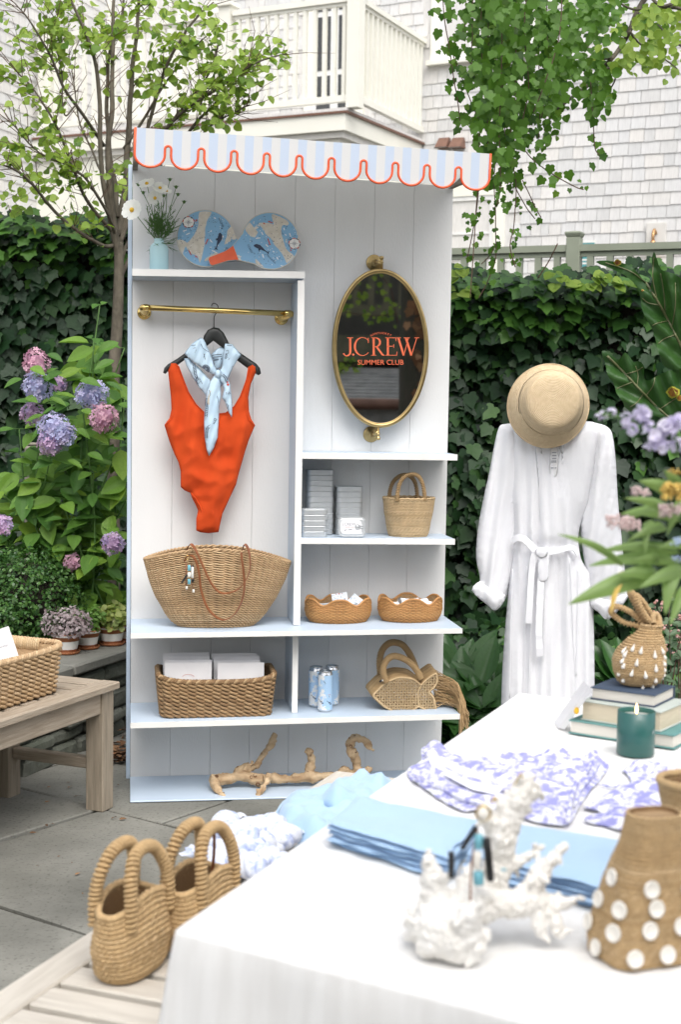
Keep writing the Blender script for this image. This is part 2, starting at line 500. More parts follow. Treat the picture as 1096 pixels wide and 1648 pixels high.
# window glass: dark, glossy
def glassy(name, c, r=.08):
    m = bpy.data.materials.new(name); m.use_nodes = True; MATS[name] = m
    n, l, b = nodes_of(m)
    tx = n.new('ShaderNodeTexNoise'); tx.inputs['Scale'].default_value = 2.0
    rp = n.new('ShaderNodeValToRGB')
    rp.color_ramp.elements[0].color = (*[x*.8 for x in c], 1); rp.color_ramp.elements[1].color = (*c, 1)
    l.new(tx.outputs[0], rp.inputs[0]); l.new(rp.outputs[0], b.inputs['Base Color'])
    b.inputs['Roughness'].default_value = r; b.inputs['Specular IOR Level'].default_value = .8
    b.inputs['Coat Weight'].default_value = .5; b.inputs['Coat Roughness'].default_value = .03
glassy('pane_dark', (.05, .055, .06))
glassy('pane_grey', (.30, .31, .33), .15)
m = bpy.data.materials.new('flame'); m.use_nodes = True; MATS['flame'] = m
n, l, b = nodes_of(m)
b.inputs['Base Color'].default_value = (1, .7, .3, 1)
b.inputs['Emission Color'].default_value = (1, .55, .18, 1); b.inputs['Emission Strength'].default_value = 6
m = bpy.data.materials.new('lamp_glow'); m.use_nodes = True; MATS['lamp_glow'] = m
n, l, b = nodes_of(m)
b.inputs['Base Color'].default_value = (1, .8, .5, 1)
b.inputs['Emission Color'].default_value = (1, .62, .25, 1); b.inputs['Emission Strength'].default_value = 3
# rib knit for the swimsuit: fine vertical ribs by a wave bump
n, l, b = nodes_of(MATS['swim_orange'])
tc = n.new('ShaderNodeTexCoord'); wv = n.new('ShaderNodeTexWave'); wv.wave_type = 'BANDS'; wv.bands_direction = 'X'
wv.inputs['Scale'].default_value = 170; wv.inputs['Distortion'].default_value = 1.2; wv.inputs['Detail'].default_value = 2
wv.inputs['Detail Scale'].default_value = 6
bp = n.new('ShaderNodeBump'); bp.inputs['Strength'].default_value = .55; bp.inputs['Distance'].default_value = .005
l.new(tc.outputs['Object'], wv.inputs[0]); l.new(wv.outputs['Fac'], bp.inputs['Height']); l.new(bp.outputs[0], b.inputs['Normal'])
# concentric braid for the straw hat
n, l, b = nodes_of(MATS['hat_straw'])
tc = n.new('ShaderNodeTexCoord'); wv = n.new('ShaderNodeTexWave'); wv.wave_type = 'RINGS'; wv.rings_direction = 'Z'
wv.inputs['Scale'].default_value = 55; wv.inputs['Distortion'].default_value = .6
bp = n.new('ShaderNodeBump'); bp.inputs['Strength'].default_value = .55; bp.inputs['Distance'].default_value = .004
l.new(tc.outputs['Object'], wv.inputs[0]); l.new(wv.outputs['Fac'], bp.inputs['Height'])
old = [x for x in n if x.type == 'BUMP' and x is not bp][0]
l.new(bp.outputs[0], old.inputs['Normal'])
# painted awning stripes
def stripes(name, c1, c2, period, axis='X', off=0.0):
    m = pm(name, c1, None, 8, .6, bump=.1, bscale=200)
    n, l, b = nodes_of(m)
    tc = n.new('ShaderNodeTexCoord'); sx = n.new('ShaderNodeSeparateXYZ')
    l.new(tc.outputs['Object'], sx.inputs[0])
    a = n.new('ShaderNodeMath'); a.operation = 'MULTIPLY_ADD'; a.inputs[1].default_value = 1/period; a.inputs[2].default_value = off
    l.new(sx.outputs[axis], a.inputs[0])
    fr = n.new('ShaderNodeMath'); fr.operation = 'FRACT'; l.new(a.outputs[0], fr.inputs[0])
    gt = n.new('ShaderNodeMath'); gt.operation = 'GREATER_THAN'; gt.inputs[1].default_value = .5; l.new(fr.outputs[0], gt.inputs[0])
    mx = n.new('ShaderNodeMixRGB'); mx.inputs[1].default_value = (*c1, 1); mx.inputs[2].default_value = (*c2, 1)
    l.new(gt.outputs[0], mx.inputs[0]); l.new(mx.outputs[0], b.inputs['Base Color'])
    return m
# printed maps (paddles, cans): blue sea, cream land by thresholded noise
def map_print(name, sea, land, scale, thr=.56, seed=0.0, band=None):
    m = pm(name, sea, None, 30, .5)
    n, l, b = nodes_of(m)
    tc = n.new('ShaderNodeTexCoord'); mp = n.new('ShaderNodeMapping'); mp.inputs['Location'].default_value = (seed, seed*.7, seed*.3)
    l.new(tc.outputs['Object'], mp.inputs[0])
    tx = n.new('ShaderNodeTexNoise'); tx.inputs['Scale'].default_value = scale; tx.inputs['Detail'].default_value = 6; tx.inputs['Roughness'].default_value = .62
    l.new(mp.outputs[0], tx.inputs[0])
    src = tx.outputs[0]
    gt = n.new('ShaderNodeMath'); gt.operation = 'GREATER_THAN'; gt.inputs[1].default_value = thr; l.new(src, gt.inputs[0])
    mx = n.new('ShaderNodeMixRGB'); mx.inputs[1].default_value = (*sea, 1); mx.inputs[2].default_value = (*land, 1)
    l.new(gt.outputs[0], mx.inputs[0])
    t2 = n.new('ShaderNodeTexNoise'); t2.inputs['Scale'].default_value = scale*7; t2.inputs['Detail'].default_value = 3
    l.new(mp.outputs[0], t2.inputs[0])
    g2 = n.new('ShaderNodeMath'); g2.operation = 'GREATER_THAN'; g2.inputs[1].default_value = .70; l.new(t2.outputs[0], g2.inputs[0])
    m2 = n.new('ShaderNodeMixRGB'); m2.inputs[2].default_value = (.10, .11, .15, 1)
    l.new(g2.outputs[0], m2.inputs[0]); l.new(mx.outputs[0], m2.inputs[1])
    l.new(m2.outputs[0], b.inputs['Base Color'])
    return m
map_print('paddle_map', (.205, .40, .58), (.62, .575, .49), 9, .60, 2.3)
map_print('can_map', (.36, .53, .72), (.70, .70, .69), 20, .54, 5.1)
# floral toile on the white cloths: blue-violet blotches
def toile(name, base, ink, scale, thr):
    m = pm(name, base, None, 8, .85, bump=.2, bscale=300)
    n, l, b = nodes_of(m)
    tc = n.new('ShaderNodeTexCoord')
    tx = n.new('ShaderNodeTexNoise'); tx.inputs['Scale'].default_value = scale; tx.inputs['Detail'].default_value = 7; tx.inputs['Roughness'].default_value = .7
    l.new(tc.outputs['Object'], tx.inputs[0])
    rp = n.new('ShaderNodeValToRGB')
    rp.color_ramp.elements[0].position = thr; rp.color_ramp.elements[0].color = (*base, 1)
    rp.color_ramp.elements[1].position = thr+.09; rp.color_ramp.elements[1].color = (*ink, 1)
    l.new(tx.outputs[0], rp.inputs[0]); l.new(rp.outputs[0], b.inputs['Base Color'])
    return m
toile('toile_violet', (.78, .78, .83), (.30, .30, .60), 44, .455)
toile('toile_pale', (.66, .69, .77), (.36, .42, .62), 22, .50)
toile('scarf_print', (.50, .66, .78), (.50, .66, .78), 20, .5)
toile('ticket_print', (.74, .76, .78), (.16, .28, .42), 90, .54)
# dirt and pale scratches over the flagstones
n, l, b = nodes_of(MATS['flagstone'])
src = b.inputs['Base Color'].links[0].from_socket
tc = n.new('ShaderNodeTexCoord')
t1 = n.new('ShaderNodeTexNoise'); t1.inputs['Scale'].default_value = 1.1; t1.inputs['Detail'].default_value = 9; t1.inputs['Roughness'].default_value = .65
l.new(tc.outputs['Object'], t1.inputs[0])
r1 = n.new('ShaderNodeValToRGB'); r1.color_ramp.elements[0].position = .35; r1.color_ramp.elements[0].color = (.62, .62, .58, 1); r1.color_ramp.elements[1].position = .66; r1.color_ramp.elements[1].color = (1.18, 1.17, 1.12, 1)
l.new(t1.outputs[0], r1.inputs[0])
m1 = n.new('ShaderNodeMixRGB'); m1.blend_type = 'MULTIPLY'; m1.inputs[0].default_value = 1; l.new(src, m1.inputs[1]); l.new(r1.outputs[0], m1.inputs[2])
t2 = n.new('ShaderNodeTexNoise'); t2.inputs['Scale'].default_value = 85; t2.inputs['Detail'].default_value = 2
l.new(tc.outputs['Object'], t2.inputs[0])
r2 = n.new('ShaderNodeValToRGB'); r2.color_ramp.elements[0].position = .30; r2.color_ramp.elements[0].color = (.55, .55, .52, 1); r2.color_ramp.elements[1].position = .44; r2.color_ramp.elements[1].color = (1, 1, 1, 1)
l.new(t2.outputs[0], r2.inputs[0])
m2 = n.new('ShaderNodeMixRGB'); m2.blend_type = 'MULTIPLY'; m2.inputs[0].default_value = .8; l.new(m1.outputs[0], m2.inputs[1]); l.new(r2.outputs[0], m2.inputs[2])
l.new(m2.outputs[0], b.inputs['Base Color'])
# linen slubs in the tablecloth
n, l, b = nodes_of(MATS['cloth_white'])
# ------------------------------------------------------------------ ground, patio
gr = MB(); gr.poly([(-60, -60, -.03), (60, -60, -.03), (60, 60, -.03), (-60, 60, -.03)])
tag(gr.build('ground', 'soil'), kind='structure')
patio = MB()
# joint bed just under the stones
patio.poly([(-4.2, -1.0, -.012), (4.2, -1.0, -.012), (4.2, 6.35, -.012), (-4.2, 6.35, -.012)])
pat = tag(patio.build('patio', 'joint_soil'), kind='structure')
# flagstones follow the joints seen in the photo: a long joint from the bench leg to the display corner
PJ = [onz(90, 1283, 0), onz(365, 1352, 0)]              # long joint near the display
jd = (PJ[1]-PJ[0]).normalized(); jn = V((-jd.y, jd.x, 0))
def flag(quad, inset=.009, dz=0.0):
    c = sum(quad, V((0, 0, 0)))/len(quad)
    P = []
    N = len(quad)
    for i in range(N):                                   # subdivide and roughen edges
        a, b_ = quad[i], quad[(i+1) % N]
        for k in range(6):
            p = a+(b_-a)*(k/6)
            q = p+(c-p).normalized()*(inset*(1.3 if k == 0 else 1)+.006*nz(p*3.1))
            P.append(q)
    mb = MB()
    n_ = len(P); b0 = len(mb.v)
    for p in P: mb.v.append((p.x, p.y, -.035))
    for p in P: mb.v.append((p.x, p.y, dz-.004))
    for p in P:
        q = p+(c-p).normalized()*.006
        mb.v.append((q.x, q.y, dz))
    for i in range(n_):
        j = (i+1) % n_
        mb.face((b0+i, b0+j, b0+n_+j, b0+n_+i)); mb.face((b0+n_+i, b0+n_+j, b0+2*n_+j, b0+2*n_+i))
    mb.face([b0+2*n_+i for i in range(n_)])
    mb.build('flagstone', 'flagstone', pat)
def J(a, b_): return PJ[0]+jd*a+jn*b_                    # patio coordinates: along the joint, away from camera
def rect(a0, a1, b0, b1, dz=0.0): flag([J(a0, b0), J(a1, b0), J(a1, b1), J(a0, b1)], dz=dz)
# joints running to the long joint, read off the photo
ja = (onz(245, 1330, 0)-PJ[0]).dot(jd)                   # joint under the display
jb = (onz(132, 1312, 0)-PJ[0]).dot(jd)                   # joint left of the bench leg
jc = (onz(0, 1458, 0)-PJ[0]).dot(jn)                     # next joint towards the camera
row2 = -(PJ[0]-onz(60, 1480, 0)).dot(jn)
row2 = (onz(60, 1478, 0)-PJ[0]).dot(jn)
rect(ja, ja+.95, 0, .62, .002); rect(ja-.86, ja, 0, .74); rect(ja-1.9, ja-.86, 0, .55, .003); rect(ja+.95, ja+1.9, 0, .7)
rect(ja+1.9, ja+3.2, 0, .7); rect(ja-3.2, ja-1.9, 0, .8)
rect(ja+.95, ja+2.2, .7, 1.6); rect(ja-.4, ja+.95, .62, 1.5); rect(ja-1.4, ja-.4, .74, 1.5); rect(ja-3.2, ja-1.4, .8, 1.6)
rect(jb, jb+1.25, row2, 0); rect(jb-1.1, jb, row2, 0, .003); rect(jb+1.25, jb+2.1, row2, 0, .002); rect(jb+2.1, jb+3.6, row2, 0); rect(jb-2.6, jb-1.1, row2, 0)
for k, b0 in enumerate((row2-.9, row2-1.9, row2-2.8, row2-3.8, row2-4.8)):
    b1 = (row2, row2-.9, row2-1.9, row2-2.8, row2-3.8)[k]
    a = jb-2.2+.4*(k % 2)
    while a < jb+3.8:
        w = U(.8, 1.3); rect(a, a+w, b0, b1, U(0, .003)); a += w
# fallen leaves and scraps on the paving
lit = MB()
def scrap(mb, p, s):
    a = U(0, 2*pi); up = U(.1, .5)
    d = V((cos(a), sin(a), 0)); e = V((-sin(a), cos(a), 0))
    pts = [p-d*s, p-d*s*.3+e*s*.42+V((0, 0, s*up)), p+d*s*.5+e*s*.3+V((0, 0, s*up*.7)), p+d*s*1.1, p+d*s*.4-e*s*.35+V((0, 0, s*up*.4)), p-d*s*.4-e*s*.3]
    mb.poly([q+V((0, 0, .004)) for q in pts])
for (u, v, s) in [(112, 1268, .016), (125, 1283, .018), (142, 1284, .01), (110, 1261, .01), (197, 1320, .014), (183, 1318, .013), (74, 1330, .014), (84, 1328, .012), (52, 1342, .012),
                  (124, 1408, .012), (322, 1345, .02), (75, 1292, .012), (152, 1302, .009), (94, 1380, .006), (60, 1395, .006), (132, 1440, .006), (150, 1455, .005), (190, 1265, .01), (175, 1300, .008), (78, 1268, .01), (115, 1390, .005)]:
    scrap(lit, onz(u, v, .002), s)
for k in range(260):
    p = onz(U(170, 212), U(1208, 1232), 0) if k < 120 else V((U(-1.7, -.75), U(5.95, 6.3), .01))
    p.z = U(0, .04); scrap(lit, p, U(.012, .03))
tag(lit.build('leaf_litter', 'litter'), 'brown dead leaves scattered on the flagstones', 'leaf litter', kind='stuff')
# ------------------------------------------------------------------ the display stand
YAW = rad(8.5)
_p = at(211, 735, 5.37)
DM = Matrix.Translation((_p.x, _p.y, 0)) @ Matrix.Rotation(YAW, 4, 'Z')
def D(u, v, d): return inplane(DM, u, v, -d)             # local point on the stand at depth d in front of the panel
def DW(u, v, d): return DM @ D(u, v, d)
DISP = thing('display_stand', 'tall white panelled display stand with shelves and striped scalloped awning', 'display stand', M=DM)
WID = 1.222
AD = .50                                                 # the valance hangs half a metre out
tl, tr = D(217.5, 205, AD), D(790, 247.5, AD)
top_at = lambda x: tl.z+(tr.z-tl.z)*(x-tl.x)/(tr.x-tl.x)-.045
PT = top_at(0)
for k in range(8):
    w = WID/8
    a0, a1, e = k*w+.0004, (k+1)*w-.0004, .0008
    mb = MB()
    ring_ = lambda z0_, z1_: [V((a0+e, 0, z0_)), V((a1-e, 0, z1_)), V((a1, e, z1_)), V((a1, .018, z1_)), V((a0, .018, z0_)), V((a0, e, z0_))]
    lo_, hi_ = ring_(.003, .003), ring_(top_at(a0)+.003, top_at(a1)+.003); mb.v += [tuple(p) for p in lo_+hi_]
    for i in range(6): mb.face((i, (i+1) % 6, 6+(i+1) % 6, 6+i))
    mb.face((5, 4, 3, 2, 1, 0)); mb.face((6, 7, 8, 9, 10, 11)); mb.build('board', 'panel_white', DISP)
b = MB(); b.box((0.002, .0182, .01), (WID-.002, .03, top_at(WID)-.002)); b.build('backing_sheet', 'panel_white', DISP)
b = MB(); b.cbox((-.016, -.004, .0), (-.0005, .045, PT), .002); b.build('side_board', 'paint_blue', DISP)
b = MB()
b.box((.05, .031, .1), (.09, .07, 2.2)); b.box((WID-.09, .031, .1), (WID-.05, .07, 2.2)); b.box((.05, .0705, .9), (WID-.05, .11, .94))
b.build('rear_brace', 'back_dark', DISP)
DEEP, SHAL = .34, .215
def zof(u, v, d): return D(u, v, d).z
def shelf(x0, x1, zt, zb, depth, name='shelf', slope=0.0):
    """board with a white front lipping; slope lifts the right end"""
    mb = MB()
    def quad(a0, a1, y0, y1):
        P = []
        for z in (zb, zt):
            for (x, y) in ((a0, y0), (a1, y0), (a1, y1), (a0, y1)):
                P.append(V((x, y, z+slope*(x-x0))))
        mb.hexa(P)
    quad(x0, x1, -depth, -.0015)
    o = mb.build(name, 'paint_blue', DISP)
    mb2 = MB(); P = []
    for z in (zb-.0006, zt+.0006):
        for (x, y) in ((x0-.0006, -depth-.004), (x1+.0006, -depth-.004), (x1+.0006, -depth-.0002), (x0-.0006, -depth-.0002)):
            P.append(V((x, y, z+slope*(x-x0))))
    mb2.hexa(P); mb2.build('edge_lipping', 'edge_white', o)
    return o
# top shelf with the long divider (an upside-down L), two short shelves, two full shelves, base
zT = zof(216, 433, SHAL); xT = D(490, 440, SHAL).x
zM = zof(210, 1019.5, DEEP); xM = D(744, 1012, DEEP).x
zMr = D(744, 1011.5, DEEP).z
zL = zof(209, 1163.5, DEEP); xL = D(740, 1149, DEEP).x; zLr = D(740, 1149, DEEP).z
zA = zof(486, 728.5, SHAL); xA = D(736, 733, SHAL).x; zAr = D(736, 731.5, SHAL).z
zB = zof(484, 866, SHAL); xB = D(732, 870, SHAL).x; zBr = D(732, 867.5, SHAL).z
shelf(.0, xT, zT, zT-.0235, SHAL, slope=(D(488, 437.5, SHAL).z-zT)/xT)
SLM = (zMr-zM)/xM; SLL = (zLr-zL)/xL
shelf(.0, xM, zM, zM-.017, DEEP, slope=SLM)
shelf(.0, xL, zL, zL-.0185, DEEP, slope=SLL)
xd0, xd1 = D(472, 960, SHAL).x, D(482.5, 960, SHAL).x
x2 = D(481, 640, SHAL).x
b = MB(); b.box((xT-.024, -SHAL+.0004, zM+.006), (xT-.0002, -.0015, zT-.025)); dv = b.build('divider', 'paint_blue', DISP)
b = MB(); b.box((xT-.0245, -SHAL-.0038, zM+.006), (xT+.0005, -SHAL+.0003, zT-.0245)); b.build('edge_lipping', 'edge_white', dv)
shelf(xT+.001, xA, zA, zA-.0215, SHAL, slope=(zAr-zA)/(xA-xT))
shelf(xT+.001, xB, zB, zB-.0205, SHAL, slope=(zBr-zB)/(xB-xT))
xe0, xe1 = D(470.5, 1080, .25).x, D(479, 1080, .25).x
b = MB(); b.box((xe0, -.25, zL+.008), (xe1, -.0015, zM-.015)); dv = b.build('divider', 'paint_blue', DISP)
b = MB(); b.box((xe0-.0005, -.2542, zL+.008), (xe1+.0005, -.2502, zM-.015)); b.build('edge_lipping', 'edge_white', dv)
b = MB(); b.cbox((-.0005, -DEEP, .002), (WID-.012, -.0015, zof(209, 1289.5, DEEP)), .002); b.build('base', 'paint_blue', DISP)
ZBASE = zof(209, 1289.5, DEEP)
# scalloped valance
bl, br = D(218, 270.5, AD), D(788, 304, AD)
ex = (tr-tl); LEN = ex.length; ex.normalize(); ey = V((0, -1, 0)); ez = ex.cross(ey)*-1
ez = V((0, 0, 1)) - ex*ex.z; ez.normalize()
VM = Matrix((ex, V((0, 1, 0)), ez)).transposed().to_4x4(); VM.translation = tl
HV = .5*((tl-bl).length+(tr-br).length)
stripes('awning_stripe', (.57, .57, .56), (.45, .52, .625), LEN/20.2, 'X', .42)
NS = 11; pit = LEN/NS; rn = .0105; HN = HV-.063
def scallop():
    pts = []
    for k in range(NS):
        c = (k+.5)*pit; rs = pit/2-rn
        if k == 0: pts.append((0, 0))
        a0 = c-rs if k else 0.0
        x0, x1 = (c-rs if k else 0.0), (c+rs if k < NS-1 else LEN)
        cx, rx = (x0+x1)/2, (x1-x0)/2
        zc = -(HV-rs*.92)
        for q in range(19):
            t = pi+pi*q/18
            pts.append((cx+rx*cos(t), zc+rs*.92*sin(t)))
        if k < NS-1:
            xc = (k+1)*pit
            for q in range(9):
                t = pi-pi*q/8
                pts.append((xc+rn*cos(t), -HN+rn*sin(t)))
    pts.append((LEN, 0))
    return pts
SP = scallop()
b = MB()
n_ = len(SP); b0 = 0
for y in (0.0, .012):
    for x, z in SP: b.v.append((x, y, z))
# fill the board in vertical strips so that no concave face is needed
def col_faces(off, flip):
    for i in range(n_-1):
        pass
tri = geometry.delaunay_2d_cdt([V(p) for p in SP], [(i, (i+1) % n_) for i in range(n_)], [], 1, 1e-7)
for f in tri[2]:
    b.face([tri[3][i][0] for i in f]); b.face([n_+tri[3][i][0] for i in f][::-1])
for i in range(n_):
    j = (i+1) % n_; b.face((i, j, n_+j, n_+i))
val = b.build('valance', 'awning_stripe', DISP, VM)
b = MB()
b.tube([V((x, -.0005, z)) for x, z in SP], .0042, n=8)
b.build('piping', 'orange_paint', val)
# awning roof and its side arms
b = MB()
q = [tl+V((0, .014, -.004)), tr+V((0, .014, -.004)), V((tr.x, .03, tr.z-.03)), V((tl.x, .03, tl.z-.03))]
b.poly([p-V((0, 0, .002)) for p in q]); b.build('awning_roof', 'canvas_white', DISP)
for x, (ub, vb_), (uf, vf) in ((.0, (213, 274), (218, 262)), (WID-.02, (727, 304), (752, 283))):
    b = MB(); zb_, zf_ = D(ub, vb_, 0).z, D(uf, vf, AD-.02).z
    ya, yb = -AD+.016, -.0015; zt_ = top_at(x)+.045
    P = [V((x, ya, zf_)), V((x+.018, ya, zf_)), V((x+.018, yb, zb_)), V((x, yb, zb_)),
         V((x, ya, zt_-.022)), V((x+.018, ya, zt_-.022)), V((x+.018, yb, zt_-.052)), V((x, yb, zt_-.052))]
    b.hexa(P); b.build('awning_arm', 'stone_post', DISP)

# ------------------------------------------------------------------ lettering
def text_mb(s, size, M, mb=None, align='CENTER', extr=.0):
    cu = bpy.data.curves.new('t', 'FONT'); cu.body = s; cu.size = size; cu.align_x = align; cu.resolution_u = 3
    o = bpy.data.objects.new('t', cu); COL.objects.link(o)
    me = bpy.data.meshes.new_from_object(o)
    mb = mb or MB(); b0 = len(mb.v)
    for v in me.vertices: mb.v.append(tuple(M @ v.co))
    for p in me.polygons: mb.face([b0+i for i in p.vertices], False)
    bpy.data.objects.remove(o); bpy.data.curves.remove(cu); bpy.data.meshes.remove(me)
    return mb
class Ink:
    """flat 2-D strokes laid on a surface by map fn (x, y) -> 3-D"""
    def __init__(s, fn): s.mb = MB(); s.fn = fn
    def poly(s, pts): s.mb.poly([s.fn(x, y) for x, y in pts]); return s
    def stroke(s, pts, w):
        P = [V(p) for p in pts]; N = len(P)
        ww = w if isinstance(w, (list, tuple)) else [w]*N
        L, R = [], []
        for i in range(N):
            t = (P[min(i+1, N-1)]-P[max(i-1, 0)]).normalized(); nn = V((-t.y, t.x))
            L.append(P[i]+nn*ww[i]/2); R.append(P[i]-nn*ww[i]/2)
        for i in range(N-1): s.poly([L[i], R[i], R[i+1], L[i+1]])
        return s
    def disc(s, x, y, r, n=12, ry=None):
        s.poly([(x+r*cos(2*pi*k/n), y+(ry or r)*sin(2*pi*k/n)) for k in range(n)]); return s
    def arc(s, cx, cy, rx, ry, a0, a1, w, n=18):
        pts = [(cx+rx*cos(a0+(a1-a0)*k/n), cy+ry*sin(a0+(a1-a0)*k/n)) for k in range(n+1)]
        if callable(w): w = [w(a0+(a1-a0)*k/n) for k in range(n+1)]
        return s.stroke(pts, w)
def serif_word(ink, x, y, h):
    """J.CREW in a light roman: thick stems, hairlines, bracketed serifs"""
    T, t = .115*h, .035*h
    def S(pts, w): ink.stroke([(x0+px*h, y+py*h) for px, py in pts], w)
    def bar(px, py, w): ink.stroke([(x0+(px-w/2)*h, y+py*h), (x0+(px+w/2)*h, y+py*h)], t)
    x0 = x
    # J
    S([(.36, .98), (.36, .22), (.34, .10), (.26, .01), (.14, -.02), (.03, .05), (.0, .13)], [T, T, T*.9, T*.7, T*.55, T*.6, T*.8]); bar(.36, .985, .34)
    x0 = x+.52*h; ink.disc(x0+.0*h, y+.055*h, .06*h)
    # C
    x0 = x+.60*h
    ink.arc(x0+.43*h, y+.5*h, .42*h, .5*h, rad(42), rad(318), lambda a: t+(T-t)*max(0, -cos(a))**1.2, 28)
    S([(.75, .98), (.75, .70)], t*1.1); S([(.755, .17), (.71, .12)], t)
    # R
    x0 = x+1.50*h
    S([(.14, .98), (.14, .02)], T); bar(.14, .985, .28); bar(.14, .015, .30)
    ink.arc(x0+.24*h, y+.735*h, .25*h, .245*h, rad(95), rad(-95), lambda a: t+(T-t)*max(0, cos(a)), 16)
    S([(.14, .975), (.25, .98)], t); S([(.14, .49), (.25, .49)], t)
    S([(.30, .49), (.62, .05), (.74, .0)], [T*.8, T*.95, t])
    # E
    x0 = x+2.28*h
    S([(.14, .98), (.14, .02)], T); bar(.30, .985, .60); bar(.32, .015, .64); bar(.28, .52, .40)
    S([(.59, 1.0), (.59, .80)], t); S([(.63, .0), (.65, .22)], t); S([(.47, .62), (.47, .42)], t)
    # W
    x0 = x+2.90*h
    S([(.10, .98), (.40, .0)], T); S([(.40, .0), (.66, .98)], t*1.2); S([(.52, .98), (.82, .0)], T); S([(.82, .0), (1.12, .98)], t*1.2)
    bar(.10, .985, .28); bar(.56, .985, .34); bar(1.12, .985, .26)
    return 4.15*h

# ------------------------------------------------------------------ brass clothes rail
rd = .085
pL, pR = D(236, 495, rd), D(461, 504.5, rd)
rail = thing('clothes_rail', 'shiny brass clothes rail with round end flanges on the white panel', 'clothes rail', M=DM)
b = MB(); b.tube([pL, pR], .0108, n=20); b.build('rod', 'brass_bright', rail)
for p, (fu, fv) in ((pL, (231.5, 503)), (pR, (452.5, 512))):
    q = D(fu, fv, .0)
    c = V((q.x, 0, q.z))
    b = MB()
    sx = 1 if p is pR else -1
    b.tube(smooth_path([p-V((sx*.006, 0, 0)), p+V((sx*.009, .001, 0)), p+V((sx*.016, .012, -.002)), V((q.x, -.035, q.z)), V((q.x, -.004, q.z))], 6), [.0125]*25, n=18)
    b.build('elbow', 'brass_bright', rail)
    Mf = frame(c, (0, -1, 0))
    b = MB(); b.lathe([(.026, .0008), (.026, .004), (.0235, .007), (.021, .0085), (.020, .0085), (.018, .011), (.0145, .013), (.013, .018), (.013, .03)], 32, M=Mf)
    b.build('flange', 'brass_bright', rail)

# ------------------------------------------------------------------ oval mirror
MIRD = .075
mc = D(612.5, 561, MIRD)
mtop, mbot = D(617, 433, MIRD), D(606, 688, MIRD)
mh = (mtop.z-mbot.z)/2; mw = (D(690, 556, MIRD).x-D(534.5, 560, MIRD).x)/2
MM = DM @ Matrix.Translation(mc) @ Matrix.Rotation(rad(-1.2), 4, 'Y')
MIR = thing('oval_mirror', 'oval brass framed mirror with orange lettering on the display panel', 'mirror', M=MM)
b = MB(); b.tube([V((cos(2*pi*k/80)*(mw-.007), 0, sin(2*pi*k/80)*(mh-.007))) for k in range(80)], .0085, n=12, closed=True, up=(0, 1, 0)); b.build('mirror_frame', 'brass_aged', MIR)
b = MB(); b.tube([V((cos(2*pi*k/80)*(mw-.0145), -.004, sin(2*pi*k/80)*(mh-.0145))) for k in range(80)], .0025, n=8, closed=True); b.build('inner_bead', 'brass_aged', MIR)
b = MB(); b.poly([(cos(2*pi*k/96)*(mw-.012), -.003, sin(2*pi*k/96)*(mh-.012)) for k in range(96)]); b.build('mirror_plate', 'mirror_glass', MIR)
b = MB(); b.poly([(cos(2*pi*k/96)*(mw-.009), .005, sin(2*pi*k/96)*(mh-.009)) for k in range(96)]); b.build('mirror_back', 'back_dark', MIR)
MI = MM.inverted()
def onm(u, v): p = MI @ DW(u, v, MIRD); return p
k0, k1 = onm(553, 571), onm(673, 572)
cap = onm(610, 543).z-onm(610, 572).z
ink = Ink(lambda x, z: V((x, -.0042, z)))
hh = (k1.x-k0.x)/4.1
ink.fn = (lambda s: (lambda x, z: V((k0.x+(x)*1.0, -.0042, k0.z-.003+z*s))))(cap/hh)
serif_word(ink, 0, 0, hh)
ink.mb.build('brand_lettering', 'letter_orange', MIR)
p = onm(612.5, 587)
b = text_mb('SUMMER CLUB', .0265, Matrix.Translation((p.x, -.0042, p.z)) @ Matrix.Rotation(pi/2, 4, 'X') @ Matrix.Scale(.98, 4))
vs = [V(v) for v in b.v]
x0, x1 = min(v.x for v in vs), max(v.x for v in vs); tw = onm(650, 580).x-onm(576, 580).x
b.v = [(p.x+(v[0]-(x0+x1)/2)*tw/(x1-x0), v[1], p.z+(v[2]-p.z)*1.05) for v in b.v]
b.build('summer_club_lettering', 'letter_orange', MIR)
b = MB(); p = onm(613, 570)
for k, ch in enumerate('NANTUCKET'):
    a = rad(-4.2*(k-4)*1.6); R_ = .078
    Mx = Matrix.Translation((p.x, -.0042, p.z-.002)) @ Matrix.Rotation(-a, 4, 'Y') @ Matrix.Translation((0, 0, R_)) @ Matrix.Rotation(pi/2, 4, 'X')
    Mx = Matrix.Translation((p.x+R_*sin(-a), -.0042, p.z-.002+R_*cos(a))) @ Matrix.Rotation(-a, 4, 'Y') @ Matrix.Rotation(pi/2, 4, 'X')
    text_mb(ch, .0115, Mx, b)
b.build('nantucket_lettering', 'letter_orange', MIR)
for (fu, fv, up) in ((602, 423, 1), (597, 699, -1)):
    c = D(fu, fv, 0.0); c = V((c.x, 0, c.z))
    Mf = MI @ DM @ frame(c, (0, -1, 0))
    b = MB(); b.lathe([(.031, .0008), (.031, .005), (.027, .008), (.024, .008), (.0225, .011), (.018, .013), (.014, .016), (.010, .02), (.009, .05)], 32, M=Mf)
    tip = MI @ DM @ V((c.x, -.05, c.z))
    piv = V(((mtop if up > 0 else mbot).x-mc.x+(.0 if up > 0 else .0), 0, up*(mh+.016)))
    b.tube([tip, (tip+piv)/2+V((0, -.01, 0)), piv], .0072, n=12)
    b.build('wall_mount', 'brass_aged', MIR)
    b = MB(); z0 = up*(mh-.008)
    b.lathe([(.0055, 0), (.0055, .03), (.0075, .031), (.0075, .034), (.0055, .036), (.0055, .044), (.0085, .046), (.0085, .054), (.004, .056)], 16,
            M=Matrix.Translation((piv.x, 0, z0)) @ (Matrix.Identity(4) if up > 0 else Matrix.Rotation(pi, 4, 'X')))
    b.build('pivot_post', 'brass_aged', MIR)
